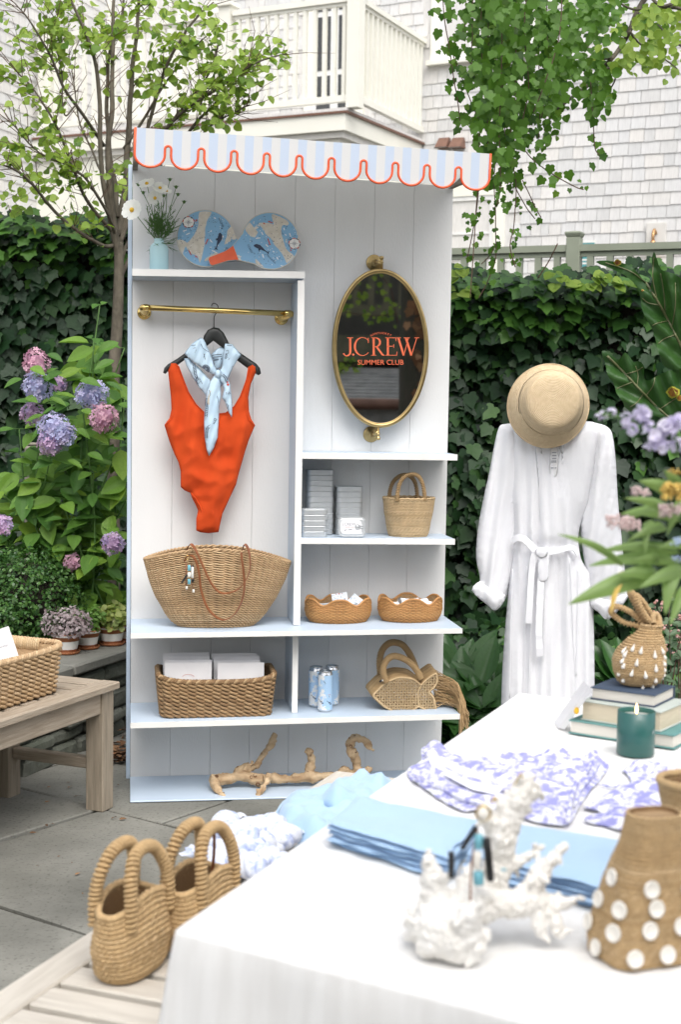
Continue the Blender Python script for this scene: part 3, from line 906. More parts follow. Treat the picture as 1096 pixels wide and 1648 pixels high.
# ------------------------------------------------------------------ things on the stand
BASE = {}
def dthing(name, label, cat, base, group=None):
    o = thing(name, label, cat, group=group, M=DM @ Matrix.Translation(V(base)))
    BASE[o.name] = V(base)
    return o
def dp(mb, name, mats, th, kind=None, sub=None):
    """part built in stand coordinates, hung under thing th (or under its part sub)"""
    if sub is not None: return mb.build(name, mats, sub, kind=kind)
    return mb.build(name, mats, th, Matrix.Translation(-BASE[th.name]), kind)
def S(u, v, z, sl=0.0):
    """stand-local point where the pixel meets the sloping shelf top"""
    I = DM.inverted(); o = I @ EYE; d = I.to_3x3() @ ray(u, v)
    t = (z+sl*o.x-o.z)/(d.z-sl*d.x)
    return o+d*t
# hanger
hd = rd
hz = D(345, 491, hd)
han = dthing('coat_hanger', 'black wooden coat hanger hooked over the brass rail', 'hanger', D(345, 600, hd))
hk = [D(u, v, hd) for u, v in ((340, 493), (341.5, 489), (346, 488.5), (350.5, 493), (349, 502), (344.5, 510), (344, 528))]
b = MB(); b.tube(smooth_path(hk, 6), .0016, n=8); dp(b, 'hook', 'hanger_black', han)
b = MB()
ol = [(325, 552), (328, 540), (334, 531), (343, 526.5), (352, 528), (360, 536), (366, 548), (370, 556), (384, 566), (400, 577), (412, 585), (418, 592), (420, 601), (416, 604), (410, 601), (400, 594),
      (385, 583), (368, 570), (361, 562), (343, 548.5), (334, 556), (322, 562), (300, 577), (285, 588), (272, 595), (266, 602), (262, 600), (264, 592), (270, 586), (285, 577), (305, 563)]
dt = lambda d: .008*(1-exp(-d/2.2))
b.sheet(ol, 3.0, lambda x, y, d: D(x, y, hd+dt(d)), back=lambda x, y, d: D(x, y, hd-dt(d))); dp(b, 'arms', 'hanger_black', han)

# swimsuit (traced in photo pixels, given real depth and a hollow)
k_ = lambda x, y: (220+x/3.923, 460+y/3.923)
sw_l = [(215, 490), (196, 540), (205, 620), (214, 700), (218, 780), (205, 835), (173, 878), (190, 935), (213, 1005), (238, 1065), (262, 1115), (276, 1170), (276, 1270), (300, 1292), (338, 1308), (345, 1335), (372, 1385), (386, 1420), (374, 1470), (374, 1545), (400, 1556), (450, 1562),
        (516, 1555), (522, 1520), (540, 1440), (570, 1375), (600, 1310), (626, 1255), (645, 1180), (662, 1120), (685, 1040), (710, 965), (747, 880), (722, 840), (708, 790), (704, 700), (720, 620), (752, 545), (752, 512), (728, 492), (705, 510), (690, 590), (670, 645), (648, 700), (612, 760), (560, 800), (490, 808), (425, 797), (372, 745), (322, 665), (285, 570), (262, 505), (240, 487)]
sw = [k_(*p) for p in sw_l]
sw_th = dthing('swimsuit', 'orange ribbed one-piece swimsuit hanging from the black hanger', 'swimsuit', D(341, 858, hd))
def swd(x, y, d):
    bul = .040*(1-exp(-d/14))*(.55+.45*sin(min(max((y-600)/260, 0), 1)*pi))
    fold = .004*sin((x-290)*.16+y*.015)*min(1, d/10)+.006*nz((x*.03, y*.02, 1.0))*min(1, d/8)
    # gathers falling from the bust
    fold += .0035*sin((x-330)*.33+(y-690)*.045)*exp(-((y-690)/55)**2)*min(1, d/12)
    fold += .007*(1-2*abs(nz((x*.045+y*.02, y*.03-x*.01, 3.3))))*min(1, d/9)
    return bul*.55+fold
b = MB(); b.sheet(sw, 3.6, lambda x, y, d: D(x, y, hd+.006+swd(x, y, d)), back=lambda x, y, d: D(x, y, hd-.004-.35*swd(x, y, d)), edge=2.5); dp(b, 'suit_body', 'swim_orange', sw_th)
def rim(pts, r, name, mat, th, dep=.010):
    b = MB(); b.tube([D(x, y, hd+dep) for x, y in pts], r, n=6); dp(b, name, mat, th)
rim([k_(*p) for p in [(243, 492), (264, 510), (287, 575), (324, 670), (374, 750), (427, 802), (490, 813), (560, 805), (614, 765), (650, 705), (672, 650), (692, 592), (706, 515)]], .0022, 'neckline_binding', 'swim_orange', sw_th)
rim([k_(*p) for p in [(240, 520), (248, 620), (243, 740), (235, 800), (210, 850), (178, 878)]], .0020, 'armhole_binding', 'swim_orange', sw_th, .016)
rim([k_(*p) for p in [(722, 520), (706, 640), (690, 740), (690, 800), (710, 850), (742, 880)]], .0020, 'armhole_binding', 'swim_orange', sw_th, .016)
rim([k_(*p) for p in [(340, 1308), (372, 1345), (400, 1395), (420, 1450), (428, 1510), (415, 1552)]], .0024, 'leg_binding', 'swim_orange', sw_th, .014)

# silk scarf knotted round the hanger
q_ = lambda x, y: (290+x/8.24, 540+y/8.24)
sc_th = dthing('neck_scarf', 'pale blue silk scarf with rope print knotted around the hanger', 'scarf', D(345, 735, hd))
def silk(pts, dep, name, step=2.6, bul=.008, seed=0.0, mat='scarf_blue', tilt=(0, 0)):
    P = [q_(*p) for p in pts]
    cx = sum(p[0] for p in P)/len(P); cy = sum(p[1] for p in P)/len(P)
    f = lambda x, y, d: dep+tilt[0]*(x-cx)+tilt[1]*(y-cy)+bul*(1-exp(-d/4))+.004*nz((x*.12+seed, y*.05, seed))*min(1, d/3)+.002*sin(x*.5+y*.18+seed)*min(1, d/4)
    b = MB(); b.sheet(P, step, lambda x, y, d: D(x, y, f(x, y, d)), back=lambda x, y, d: D(x, y, dep+tilt[0]*(x-cx)+tilt[1]*(y-cy)-.002), edge=1.6)
    o = dp(b, name, mat, sc_th)
    return lambda x, y: D(x, y, f(x, y, 6)+.0012), o
f1, o1 = silk([(45, 300), (110, 300), (250, 430), (370, 560), (420, 640), (340, 800), (250, 690), (150, 540), (80, 400)], hd+.016, 'back_fold', seed=3)
f4, o4 = silk([(405, 250), (480, 180), (560, 140), (640, 210), (600, 300), (540, 420), (470, 460), (430, 350)], hd-.008, 'back_fold', seed=9)
f2, o2 = silk([(270, 25), (310, 50), (400, 240), (440, 370), (490, 480), (460, 520), (400, 500), (300, 440), (150, 340), (50, 240), (150, 110)], hd+.030, 'left_fold', seed=1)
f3, o3 = silk([(590, 105), (690, 115), (810, 260), (760, 320), (700, 420), (640, 560), (520, 700), (500, 560), (520, 470), (550, 420), (570, 250)], hd+.022, 'right_fold', seed=5)
f5, o5 = silk([(470, 470), (520, 460), (560, 500), (620, 560), (660, 640), (680, 800), (690, 960), (685, 1090), (640, 1020), (590, 880), (550, 820), (580, 720), (560, 640), (500, 570)], hd+.042, 'short_tail', seed=7)
f6, o6 = silk([(460, 520), (520, 560), (530, 650), (540, 800), (515, 960), (510, 1150), (495, 1350), (440, 1500), (380, 1600), (350, 1530), (320, 1350), (312, 1150), (320, 960), (345, 750), (390, 610)], hd+.046, 'long_tail', seed=11, bul=.012)
f7, o7 = silk([(455, 480), (500, 440), (540, 480), (545, 540), (500, 580), (455, 545)], hd+.050, 'knot', seed=13, bul=.016)
def sprint(f, o, strokes, w=.6, mat='ink_navy'):
    ink = Ink(lambda x, y: f(*q_(x, y)))
    for s in strokes: ink.stroke(s, w*9.5)
    ink.mb.build('rope_print', mat, o)
def rope(pts, n=3):
    """twisted rope drawing: two wavy lines and cross ticks"""
    P = smooth_path([V((x, y, 0)) for x, y in pts], 8); out = []
    for sgn in (-1, 1):
        L = []
        for i in range(len(P)):
            t = (P[min(i+1, len(P)-1)]-P[max(i-1, 0)]).normalized()
            L.append((P[i].x-t.y*sgn*15, P[i].y+t.x*sgn*15))
        out.append(L)
    for i in range(0, len(P)-1, 2):
        out.append([out[0][i], out[1][min(i+1, len(P)-1)]])
    return out
sprint(f1, o1, rope([(175, 370), (190, 450), (205, 530), (235, 600)])+[[(230, 540), (200, 590), (240, 640), (270, 600), (250, 560)], [(270, 600), (290, 640)], [(180, 560), (240, 665)]])
sprint(f2, o2, [[(170, 170), (200, 160), (210, 190), (190, 230), (210, 270), (240, 250)], [(140, 135), (200, 125)]]+rope([(300, 430), (325, 405), (360, 415), (375, 450), (350, 480)])+[[(270, 110), (300, 170), (380, 220)], [(310, 240), (330, 320)], [(325, 240), (300, 310)]])
sprint(f3, o3, [[(600, 205), (635, 195), (640, 230), (600, 250), (590, 300), (640, 320), (660, 290)], [(600, 230), (630, 300)], [(615, 130), (680, 135)], [(620, 250), (600, 310)]])
sprint(f4, o4, [[(420, 262), (490, 250), (548, 250)], [(425, 290), (550, 275)], [(430, 300), (460, 320), (550, 305)], [(440, 335), (555, 312)]], .8)
sprint(f5, o5, rope([(560, 520), (600, 560), (620, 620)])+[[(600, 760), (665, 750)], [(600, 775), (670, 770)], [(610, 900), (640, 930), (620, 970)]])
sprint(f6, o6, rope([(470, 1100), (420, 1180), (360, 1230), (345, 1300), (345, 1360)])+rope([(355, 830), (345, 900), (350, 960), (340, 1080)])+[[(380, 720), (400, 780), (370, 840)], [(420, 760), (430, 800)], [(490, 800), (510, 900)]])
ink = Ink(lambda x, y: f5(*q_(x, y))); ink.disc(632, 650, 17, 8); ink.disc(625, 620, 12, 8); ink.mb.build('red_print', 'ink_red', o5)
ink = Ink(lambda x, y: f6(*q_(x, y))); ink.stroke([(418, 925), (414, 970)], 12); ink.mb.build('red_print', 'ink_red', o6)
ink = Ink(lambda x, y: f6(*q_(x, y))); ink.poly([(400, 720), (440, 790), (440, 880), (390, 930), (350, 900), (370, 800)]); ink.mb.v = [tuple(V(v)+V((0, .0005, 0))) for v in ink.mb.v]; ink.mb.build('cream_print', 'map_cream', o6)

# ------------------------------------------------------------------ map paddles on the top shelf
zTd = zT
def paddle(cu, cv, hu, hv, dep, label, dark):
    """round bat, centre and handle end given in photo pixels"""
    c, h = D(cu, cv, dep), D(hu, hv, dep)
    ax = V((h.x-c.x, h.z-c.z)); L = ax.length; ax.normalize(); pr = V((-ax.y, ax.x))
    R_ = .1085
    out = []
    a0 = rad(34)
    for k in range(61):
        a = a0+(2*pi-2*a0)*k/60
        out.append(ax*(R_*cos(a))+pr*(R_*sin(a)))
    e = out[-1]; s_ = out[0]
    neck = [(.122, -.040), (.145, -.0265), (.175, -.019), (L-.006, -.0165), (L, -.010), (L, .010), (L-.006, .0165), (.175, .019), (.145, .0265), (.122, .040)]
    for t, w in neck: out.append(ax*t+pr*w)
    tilt = rad(9)
    Mx = DM @ Matrix.Translation((c.x, -dep, c.z)) @ Matrix.Rotation(-tilt, 4, 'X')
    o = thing('map_paddle', label, 'paddle', M=Mx)
    b = MB(); b.prism([(p.x, p.y) for p in out], -.0035, .0035, Matrix.Rotation(pi/2, 4, 'X')); b.build('blade', 'map_cream', o)
    f = lambda x, y: V((x, -.0042, y))
    face = [p*.97 for p in out[:61]]+[ax*.122+pr*-.0385, ax*.137+pr*-.0295, ax*.137+pr*.0295, ax*.122+pr*.0385]
    b = MB(); b.poly([f(p.x, p.y) for p in face]); fc = b.build('printed_face', 'paddle_map', o)
    gp = [ax*.139+pr*-.0275, ax*.155+pr*-.0225, ax*.175+pr*-.0178, ax*(L-.006)+pr*-.0155, ax*(L-.001)+pr*-.009, ax*(L-.001)+pr*.009, ax*(L-.006)+pr*.0155, ax*.175+pr*.0178, ax*.155+pr*.0225, ax*.139+pr*.0275]
    b = MB(); b.prism([(p.x, p.y) for p in gp], .0036, .006, Matrix.Rotation(pi/2, 4, 'X')); b.build('handle_grip', 'orange_paint', o)
    return o, fc, ax, pr
def px_ink(o, dep, base):
    """ink laid on a paddle face, coordinates in photo pixels"""
    I = (o.matrix_basis).inverted()
    def f(u, v):
        q = I @ DW(u, v, dep); return V((q.x, -base, q.z))
    return Ink(f)
pa_l = paddle(331, 384, 392, 413, .062, 'round blue map paddle lying on the left, beside the vase', 0)
pa_r = paddle(435, 388, 336, 423, .088, 'round blue map paddle on the right with its orange handle showing', 1)
w_ = lambda x, y: (280+x/4.982, 330+y/4.982)
def compass(ink_n, ink_w, ink_r, cx, cy, r):
    ink_w.disc(cx, cy, r*1.0, 20)
    for k in range(8):
        a = k*pi/4; L = r*(.86 if k % 2 == 0 else .55)
        for sg, ik in ((1, ink_n),):
            ik.poly([(cx, cy), (cx+L*cos(a), cy+L*sin(a)), (cx+r*.2*cos(a+pi/8), cy+r*.2*sin(a+pi/8))])
    for k in range(10):
        ik = ink_r if k % 2 else ink_n
        ik.arc(cx, cy, r, r, k*pi/5, k*pi/5+pi/6, r*.17, 4)
def whale(ink, cx, cy, s, ang, flip=1):
    ca, sa = cos(ang), sin(ang)
    tr = lambda pts: [(cx+s*(x*ca-flip*y*sa), cy+s*(x*sa+flip*y*ca)) for x, y in pts]
    ink.poly(tr([(-1, .05), (-.8, -.22), (-.35, -.3), (.1, -.16), (.5, .02), (.45, .10), (0, .14), (-.5, .2), (-.9, .18)]))
    ink.poly(tr([(.4, -.03), (.75, .02), (.98, -.18), (.92, .05), (1.05, .26), (.75, .12), (.4, .09)]))
    ink.poly(tr([(-.4, .12), (-.15, .42), (-.05, .12)]))
for (o, fc, ax, pr), dep, lst in ((pa_l, .062, 0), (pa_r, .088, 1)):
    L1, L2, L3, L4 = px_ink(o, dep, .0044), px_ink(o, dep, .0048), px_ink(o, dep, .0052), px_ink(o, dep, .0052)
    if lst == 0:
        lands = [[(205, 50), (250, 35), (300, 55), (270, 110), (250, 180), (245, 260), (240, 330), (215, 440), (200, 470), (185, 420), (130, 390), (90, 330), (130, 280), (165, 230), (190, 170), (195, 110)],
                 [(20, 290), (60, 280), (100, 310), (80, 360), (60, 420), (30, 380), (15, 330)], [(430, 200), (470, 170), (480, 230), (440, 290), (400, 320), (420, 260)], [(250, 440), (330, 390), (350, 400), (290, 440), (250, 460)]]
        compass(L3, L2, L4, *w_(115, 135), 9.2); whale(L3, *w_(355, 295), 15, rad(105))
        marks = [((70, 210), (100, 200)), ((95, 240), (125, 225)), ((285, 280), (300, 300)), ((290, 215), (300, 205)), ((320, 95), (335, 105)), ((300, 370), (340, 390)), ((380, 240), (395, 260))]
        reds = [((250, 320), (270, 275)), ((115, 370), (135, 410)), ((165, 415), (185, 430)), ((172, 130), (182, 110))]
        tx = [('HARBOR', 410, 390, -65), ('SOUND', 370, 140, 65)]
    else:
        lands = [[(785, 70), (850, 85), (920, 130), (910, 160), (870, 160), (860, 230), (880, 300), (900, 360), (975, 440), (930, 500), (900, 480), (860, 390), (810, 330), (780, 270), (740, 240), (700, 170), (680, 140), (760, 140), (800, 150)],
                 [(600, 130), (650, 190), (670, 220), (640, 260), (590, 230), (570, 180)], [(650, 440), (690, 480), (715, 510), (660, 505)]]
        compass(L3, L2, L4, *w_(963, 313), 9.0); whale(L3, *w_(700, 355), 14, rad(28))
        marks = [((880, 180), (885, 200)), ((925, 225), (935, 255)), ((890, 235), (900, 245)), ((700, 215), (712, 240)), ((735, 320), (750, 340)), ((705, 400), (715, 430)), ((820, 425), (830, 445)), ((850, 495), (870, 500)), ((790, 375), (800, 385)), ((655, 270), (690, 265))]
        reds = [((750, 270), (768, 325)), ((755, 125), (790, 140)), ((715, 140), (730, 150)), ((930, 360), (935, 375))]
        tx = [('COAST', 600, 360, 65), ('Nantucket', 770, 445, 45)]
    for ld in lands:
        P = smooth_path([V((*w_(x, y), 0)) for x, y in ld], 4, True)
        P = [(p.x+1.1*nz((p.x*.5, p.y*.5, 3)), p.y+1.1*nz((p.x*.5, p.y*.5, 8))) for p in P]
        P = [p for p in P]
        # keep the land inside the round face
        cu_, cv_ = ((331, 384) if lst == 0 else (435, 388)); rl = 45.5
        P2 = []
        for x, y in P:
            dx, dy = x-cu_, y-cv_; r_ = sqrt(dx*dx+dy*dy)
            if r_ > rl: x, y = cu_+dx*rl/r_, cv_+dy*rl/r_
            P2.append((x, y))
        L1.poly(P2)
    L1.mb.build('land_print', 'map_cream', fc); 
    for a, c in marks: L2.stroke([w_(*a), w_(*c)], 1.6)
    rr = random.Random(lst)
    for k in range(150):
        a, r_ = rr.uniform(0, 6.28), 43.5*sqrt(rr.random()); x, y = (331, 384) if lst == 0 else (435, 388)
        x += r_*cos(a); y += r_*sin(a); t = rr.uniform(0, 3.14)
        if k % 3 == 0: L3.disc(x, y, rr.uniform(.35, .8), 5)
        elif k % 3 == 1: L3.stroke([(x, y), (x+1.6*cos(t), y+1.6*sin(t)), (x+2.6*cos(t+.6), y+2.6*sin(t+.6))], .42)
        else: L2.poly([(x, y), (x+2.4*cos(t), y+2.4*sin(t)), (x+1.3*cos(t+.9), y+1.3*sin(t+.9))])
    for a, c in reds: L4.stroke([w_(*a), w_(*c)], 1.7)
    L2.mb.build('white_print', 'pot_white', fc); L3.mb.build('black_print', 'ink_navy', fc); L4.mb.build('red_print', 'ink_red', fc)
    for s, x, y, ang in tx:
        cpx = w_(x, y); base = L1.fn(*cpx)
        b = text_mb(s, .011, Matrix.Translation((base.x, -.0049, base.z)) @ Matrix.Rotation(rad(ang), 4, 'Y') @ Matrix.Rotation(pi/2, 4, 'X'))
        b.build('map_name', 'ink_navy', fc)

# ------------------------------------------------------------------ vase and cut flowers
vb = S(258.5, 425, zT); vb = V((vb.x, -.105, zT+.001))
vase = dthing('vase', 'pale blue bottle vase on the top shelf', 'vase', vb)
b = MB(); prof = [(.001, .0), (.030, .0), (.0335, .003), (.0345, .01), (.0345, .083), (.0325, .093), (.026, .101), (.0195, .107), (.0175, .112), (.0185, .119), (.0185, .121), (.0165, .121), (.0155, .112), (.017, .104), (.028, .09), (.029, .01)]
b.lathe(prof, 40, c=vb); dp(b, 'body', 'vase_blue', vase)
bq = dthing('cosmos_bunch', 'white cosmos flowers and feathery stems in the pale blue vase', 'flowers', vb+V((0, 0, .1)))
mouth = vb+V((0, 0, .10))
st = MB(); lf = MB()
def feather(mb, p, d, L, depth=0):
    d = V(d).normalized()
    q = p+d*L
    mb.tube([p, (p+q)/2+V((U(-.1, .1), U(-.1, .1), U(-.05, .1)))*L*.6, q], [.0009, .0007, .0003], n=4, cap=False)
    if depth < 2:
        for k in range(5 if depth == 0 else 4):
            t = U(.25, .95)
            e = (d+V((U(-1, 1), U(-1, 1), U(-.4, .9)))*.8).normalized()
            feather(mb, p+(q-p)*t, e, L*U(.3, .5), depth+1)
def cosmos(mb_p, mb_c, c, nrm, r, n=8):
    M = frame(c, nrm)
    for k in range(n):
        a = 2*pi*k/n+U(-.1, .1); w = r*.42; cup = U(.05, .30)
        loc = [(.08, 0, 0), (.45, w/r*.75, .5*cup), (.85, w/r*.95, .9*cup), (1.0, w/r*.55, cup), (1.03, .12, cup*.9), (.97, 0, cup*.85), (1.03, -.12, cup*.9), (1.0, -w/r*.55, cup), (.85, -w/r*.95, .9*cup), (.45, -w/r*.75, .5*cup)]
        P = []
        for x, y, z in loc:
            P.append(M @ V((r*(x*cos(a)-y*sin(a)), r*(x*sin(a)+y*cos(a)), r*z)))
        b0 = len(mb_p.v); mb_p.v += [tuple(p) for p in P]
        mb_p.face([b0+i for i in (0, 1, 2, 3, 4, 5)], True); mb_p.face([b0+i for i in (0, 5, 6, 7, 8, 9)], True)
    mb_c.ell(c+V(nrm).normalized()*r*.06, r*.23, 8, 6)
fl = [((236, 296), 13, (-.3, -.7, .8)), ((257, 303), 12, (.1, -.8, .7)), ((249, 319), 12, (-.1, -1, .25)), ((212, 338), 17, (-.5, -1, .25)), ((268, 308), 8, (.2, -.7, .8))]
yd = .105
for (u, v), r, nn in fl:
    tip = D(u, v, yd+.02)
    st.tube(smooth_path([mouth+V((U(-.008, .008), U(-.008, .008), 0)), mouth+(tip-mouth)*.45+V((U(-.012, .012), 0, .014)), tip], 6), .0013, n=5)
    p_, c_ = MB(), MB(); cosmos(p_, c_, tip, V(nn), r*.0023)
    o = dp(p_, 'flower_head', 'petal_white', bq); dp(c_, 'flower_eye', 'flower_yellow', bq)
for (u, v) in [(273, 289), (283, 301), (222, 297), (286, 313), (296, 325), (263, 315), (230, 310)]:
    tip = D(u, v, yd+U(-.03, .03))
    st.tube(smooth_path([mouth+V((U(-.008, .008), U(-.008, .008), 0)), mouth+(tip-mouth)*.5+V((U(-.012, .012), 0, .01)), tip], 6), .0011, n=5)
    b = MB(); b.ell(tip, (.0055, .0055, .0065), 8, 6)
    for k in range(7):
        a = k*.9; b.tube([tip, tip+V((cos(a)*.011, sin(a)*.011, .004))], [.0018, .0003], n=4)
    dp(b, 'bud', 'stem_green', bq)
for k in range(46):
    a = U(-pi, pi); s_ = U(.05, .16)
    d = V((cos(a)*U(.1, .9), sin(a)*.5, 1.0)).normalized()
    feather(lf, mouth+d*U(.0, .07), d+V((U(-.4, .6), U(-.3, .3), 0)), U(.045, .085))
for k in range(10): feather(lf, mouth+V((0, 0, .01)), V((U(-1, 1), U(-.8, .2), U(-.3, .4))), U(.05, .08), 1)
dp(st, 'stems', 'stem_green', bq); dp(lf, 'feathery_leaves', 'stem_green', bq, kind='stuff')

# ------------------------------------------------------------------ tins
def rrect(w, h, r, n=5):
    P = []
    for cx, cy, a0 in ((w/2-r, h/2-r, 0), (-w/2+r, h/2-r, pi/2), (-w/2+r, -h/2+r, pi), (w/2-r, -h/2+r, 3*pi/2)):
        for k in range(n+1):
            a = a0+pi/2*k/n; P.append((cx+r*cos(a), cy+r*sin(a)))
    return P
TW, TD, TH = .103, .073, .0203
def ringstack(mb, levels, r0):
    """levels: (inset, z)"""
    n_ = None
    b0 = len(mb.v)
    for ins, z in levels:
        P = rrect(TW-2*ins, TD-2*ins, max(r0-ins, .003)); n_ = len(P)
        for x, y in P: mb.v.append((x, y, z))
    for i in range(len(levels)-1):
        for k in range(n_):
            k2 = (k+1) % n_; mb.face((b0+i*n_+k, b0+i*n_+k2, b0+(i+1)*n_+k2, b0+(i+1)*n_+k), False)
    mb.face([b0+k for k in range(n_)][::-1]); mb.face([b0+(len(levels)-1)*n_+k for k in range(n_)])
tb = MB(); ringstack(tb, [(.003, 0), (.001, .0015), (.0008, .0175), (-.0006, .0178), (-.0012, .019), (-.0004, .0201), (.002, .0203), (.0035, .0185)], .019)
for k in range(7):                                       # pressed ribs on the long side
    x = (k-3)*.0052
    tb.box((x-.0009, -TD/2-.0004, .004), (x+.0009, -TD/2+.002, .016))
tin_me = tb.mesh('tin_body', 'tin_metal')
ld = MB(); ringstack(ld, [(.006, .0187), (.008, .0196), (.012, .0196), (.014, .0190)], .017)
lid_me = ld.mesh('lid', 'tin_metal')
ordw = ['bottom', 'second from the bottom', 'third from the bottom', 'fourth from the bottom', 'fifth from the bottom', 'sixth from the bottom', 'seventh from the bottom', 'eighth from the bottom', 'ninth from the bottom', 'tenth from the bottom', 'eleventh from the bottom', 'topmost']
def tinstack(u, dep, n, what):
    p = D(u, 862, dep); z0 = zB+.0012+(p.x-xT)*(zBr-zB)/(xA-xT)
    for k in range(n):
        nm = ordw[k] if k < n-1 else 'topmost'
        o = obj('tin', tin_me, None, DM @ Matrix.Translation((p.x+U(-.0008, .0008), p.y+U(-.001, .001), z0+k*(TH+.0002))) @ Matrix.Rotation(U(-.02, .02), 4, 'Z'))
        tag(o, 'silver rectangular tin, %s in the %s' % (nm, what), 'tin', 'silver tins stacked on the right shelf')
        obj('lid', lid_me, o)
tinstack(513, .052, 12, 'tall back stack')
tinstack(560, .055, 9, 'right hand stack')
tinstack(503.5, .148, 5, 'short front stack')
p = D(565, 864, .165)
Ms = DM @ Matrix.Translation((p.x, -.165, zB+.001+(p.x-xT)*(zBr-zB)/(xA-xT)+TD/2+.0012)) @ Matrix.Rotation(rad(84), 4, 'X')
tn = obj('tin', tin_me, None, Ms); tag(tn, 'silver tin standing on edge with a white printed label and ring pull', 'tin', 'silver tins stacked on the right shelf')
obj('lid', lid_me, tn)
b = MB(); b.poly([(x-.004, y, .0212) for x, y in rrect(.080, .055, .018)]); lb = b.build('label', 'paper_white', tn)
b = text_mb('J.CREW', .0155, Matrix.Translation((-.012, .0045, .0216))); b.build('label_lettering', 'ink_grey', lb)
b = text_mb('SUMMER CLUB', .0052, Matrix.Translation((-.010, -.003, .0216))); b.build('label_lettering', 'ink_red', lb)
ik = Ink(lambda x, y: V((x, y, .0216))); whale(ik, -.024, -.012, .006, 0.3); ik.stroke([(-.016, -.012), (.004, -.0115)], .0012); ik.stroke([(-.012, -.010), (-.002, -.009)], .001); ik.mb.build('label_drawing', 'ink_navy', lb)
ik = Ink(lambda x, y: V((x, y, .0216))); ik.stroke([(.006, -.021), (.026, -.021)], .002); ik.mb.build('label_lettering', 'scarf_blue', lb)
b = MB(); b.tube([V((.021+.009*cos(a*.3142), .009*sin(a*.3142), .0235)) for a in range(20)], .0016, n=6, closed=True)
b.tube([V((.036+.006*cos(a*.3142), .005*sin(a*.3142), .0237)) for a in range(20)], .0015, n=6, closed=True); b.ell((.021, 0, .0225), (.0075, .0075, .001), 12, 4); b.build('ring_pull', 'tin_metal', tn)

# ------------------------------------------------------------------ drink cans
cp = [(.004, 0), (.021, .0), (.0235, .0015), (.0275, .008)]
body = MB(); body.lathe([(.0276, .0085), (.0276, .138)], 28, cap=False)
can_me = body.mesh('printed_wrap', 'can_map')
m2 = MB(); m2.lathe([(.001, .003), (.018, .003), (.021, .0), (.0235, .0015), (.0274, .0084), (.0274, .1385), (.0245, .1455), (.0235, .1485), (.0248, .1500), (.0250, .1522), (.0238, .1530), (.0225, .1518), (.0215, .1475), (.001, .1475)], 28)
shell_me = m2.mesh('shell', 'can_metal')
t_ = MB(); t_.tube([V((.006*cos(k*.524), .003+.009*sin(k*.524), .1492)) for k in range(12)], .0012, n=5, closed=True); tab_me = t_.mesh('tab', 'can_metal')
for (u, v, lab, rz) in [(508, 1142, 'blue map can at the back left of the three', .3), (533.5, 1140, 'blue map can at the back right of the three', 2.6), (523, 1149.5, 'blue map can standing in front of the other two', 0.0)]:
    p = S(u, v-5, zL, SLL)
    o = obj('drink_can', shell_me, None, DM @ Matrix.Translation((p.x, p.y, p.z+.001)) @ Matrix.Rotation(rz, 4, 'Z')); tag(o, lab, 'can', 'slim cans on the lower shelf')
    w = obj('printed_wrap', can_me, o); obj('tab', tab_me, o)
    ik = Ink(lambda x, y: V((.0279*sin(x), -.0279*cos(x), y)))
    for cx, cy in ((.45, .036), (-.75, .040), (-.3, .115)):
        sub = Ink(lambda x, y: V((.0280*sin(x/.0276), -.0280*cos(x/.0276), y)))
        whale(sub, cx*.0276, cy, .0125 if cy < .1 else .005, rad(145), -1)
        for f in sub.mb.f: ik.mb.face([len(ik.mb.v)+i for i in f])
        ik.mb.v += sub.mb.v
    rr = random.Random(int(u))
    for k in range(26): 
        x, y = rr.uniform(-1.5, 1.5), rr.uniform(.02, .13); ik.stroke([(x, y), (x+rr.uniform(-.06, .06), y+rr.uniform(-.002, .002))], .0012)
    ik.mb.build('black_print', 'ink_navy', w)
    ik = Ink(lambda x, y: V((.0279*sin(x), -.0279*cos(x), y))); ik.stroke([(.25, .066), (.6, .067)], .0015); ik.mb.build('red_print', 'ink_red', w)
# ------------------------------------------------------------------ big woven tote
def lerp(a, b_, t): return a+(b_-a)*t
def curve(tab, h):
    for (h0, v0), (h1, v1) in zip(tab, tab[1:]):
        if h <= h1: return lerp(v0, v1, (h-h0)/(h1-h0))
    return tab[-1][1]
tc_ = D(349, 1000, .175)
TZ = zM+SLM*tc_.x+.001
tote = dthing('straw_tote', 'large woven straw tote with brown leather straps on the middle shelf', 'tote bag', V((tc_.x, -.175, TZ)))
def tote_ring(t, h):
    a = 2*pi*t
    A = curve([(0, .135), (.08, .160), (.2, .184), (.45, .220), (.75, .250), (1, .268)], h)
    B = curve([(0, .07), (.2, .088), (.6, .086), (1, .070)], h)
    ca, sa = cos(a), sin(a)
    x = A*(abs(ca)**.85)*(1 if ca >= 0 else -1); y = B*(abs(sa)**.8)*(1 if sa >= 0 else -1)
    H_ = .236+.046*(1-(x/A)**2)-.006*x/A
    # slump: lean to the left at the foot
    p = V((tc_.x+x-.006*(1-h), -.175+y, TZ+h*H_))
    nn = V((ca/A, sa/B, 0)).normalized()
    p += nn*(.004*nz((x*8, h*3, y*8)))
    return p, nn
b = MB(); weave(b, tote_ring, 33, 58, .0029, .0046, n=5, sub=5); 
dp(b, 'woven_body', 'straw_tote', tote)
b = MB()
b.grid(lambda i, j: tote_ring(i/80, j/12)[0]-tote_ring(i/80, j/12)[1]*.005, 80, 13, cu=True)
b.poly([tote_ring(i/40, 0)[0]+V((0, 0, .003)) for i in range(40)]); dp(b, 'lining', 'straw_dark', tote)
b = MB()
for ph in (0, 1):
    pts = []
    for i in range(240):
        p, nn = tote_ring(i/240, 1.0); w = 2*pi*48*i/240+pi*ph
        pts.append(p+nn*(.0045*cos(w))+V((0, 0, .004+.004*sin(w))))
    b.tube(pts, .0038, n=5, closed=True)
dp(b, 'braided_rim', 'straw_tote', tote)
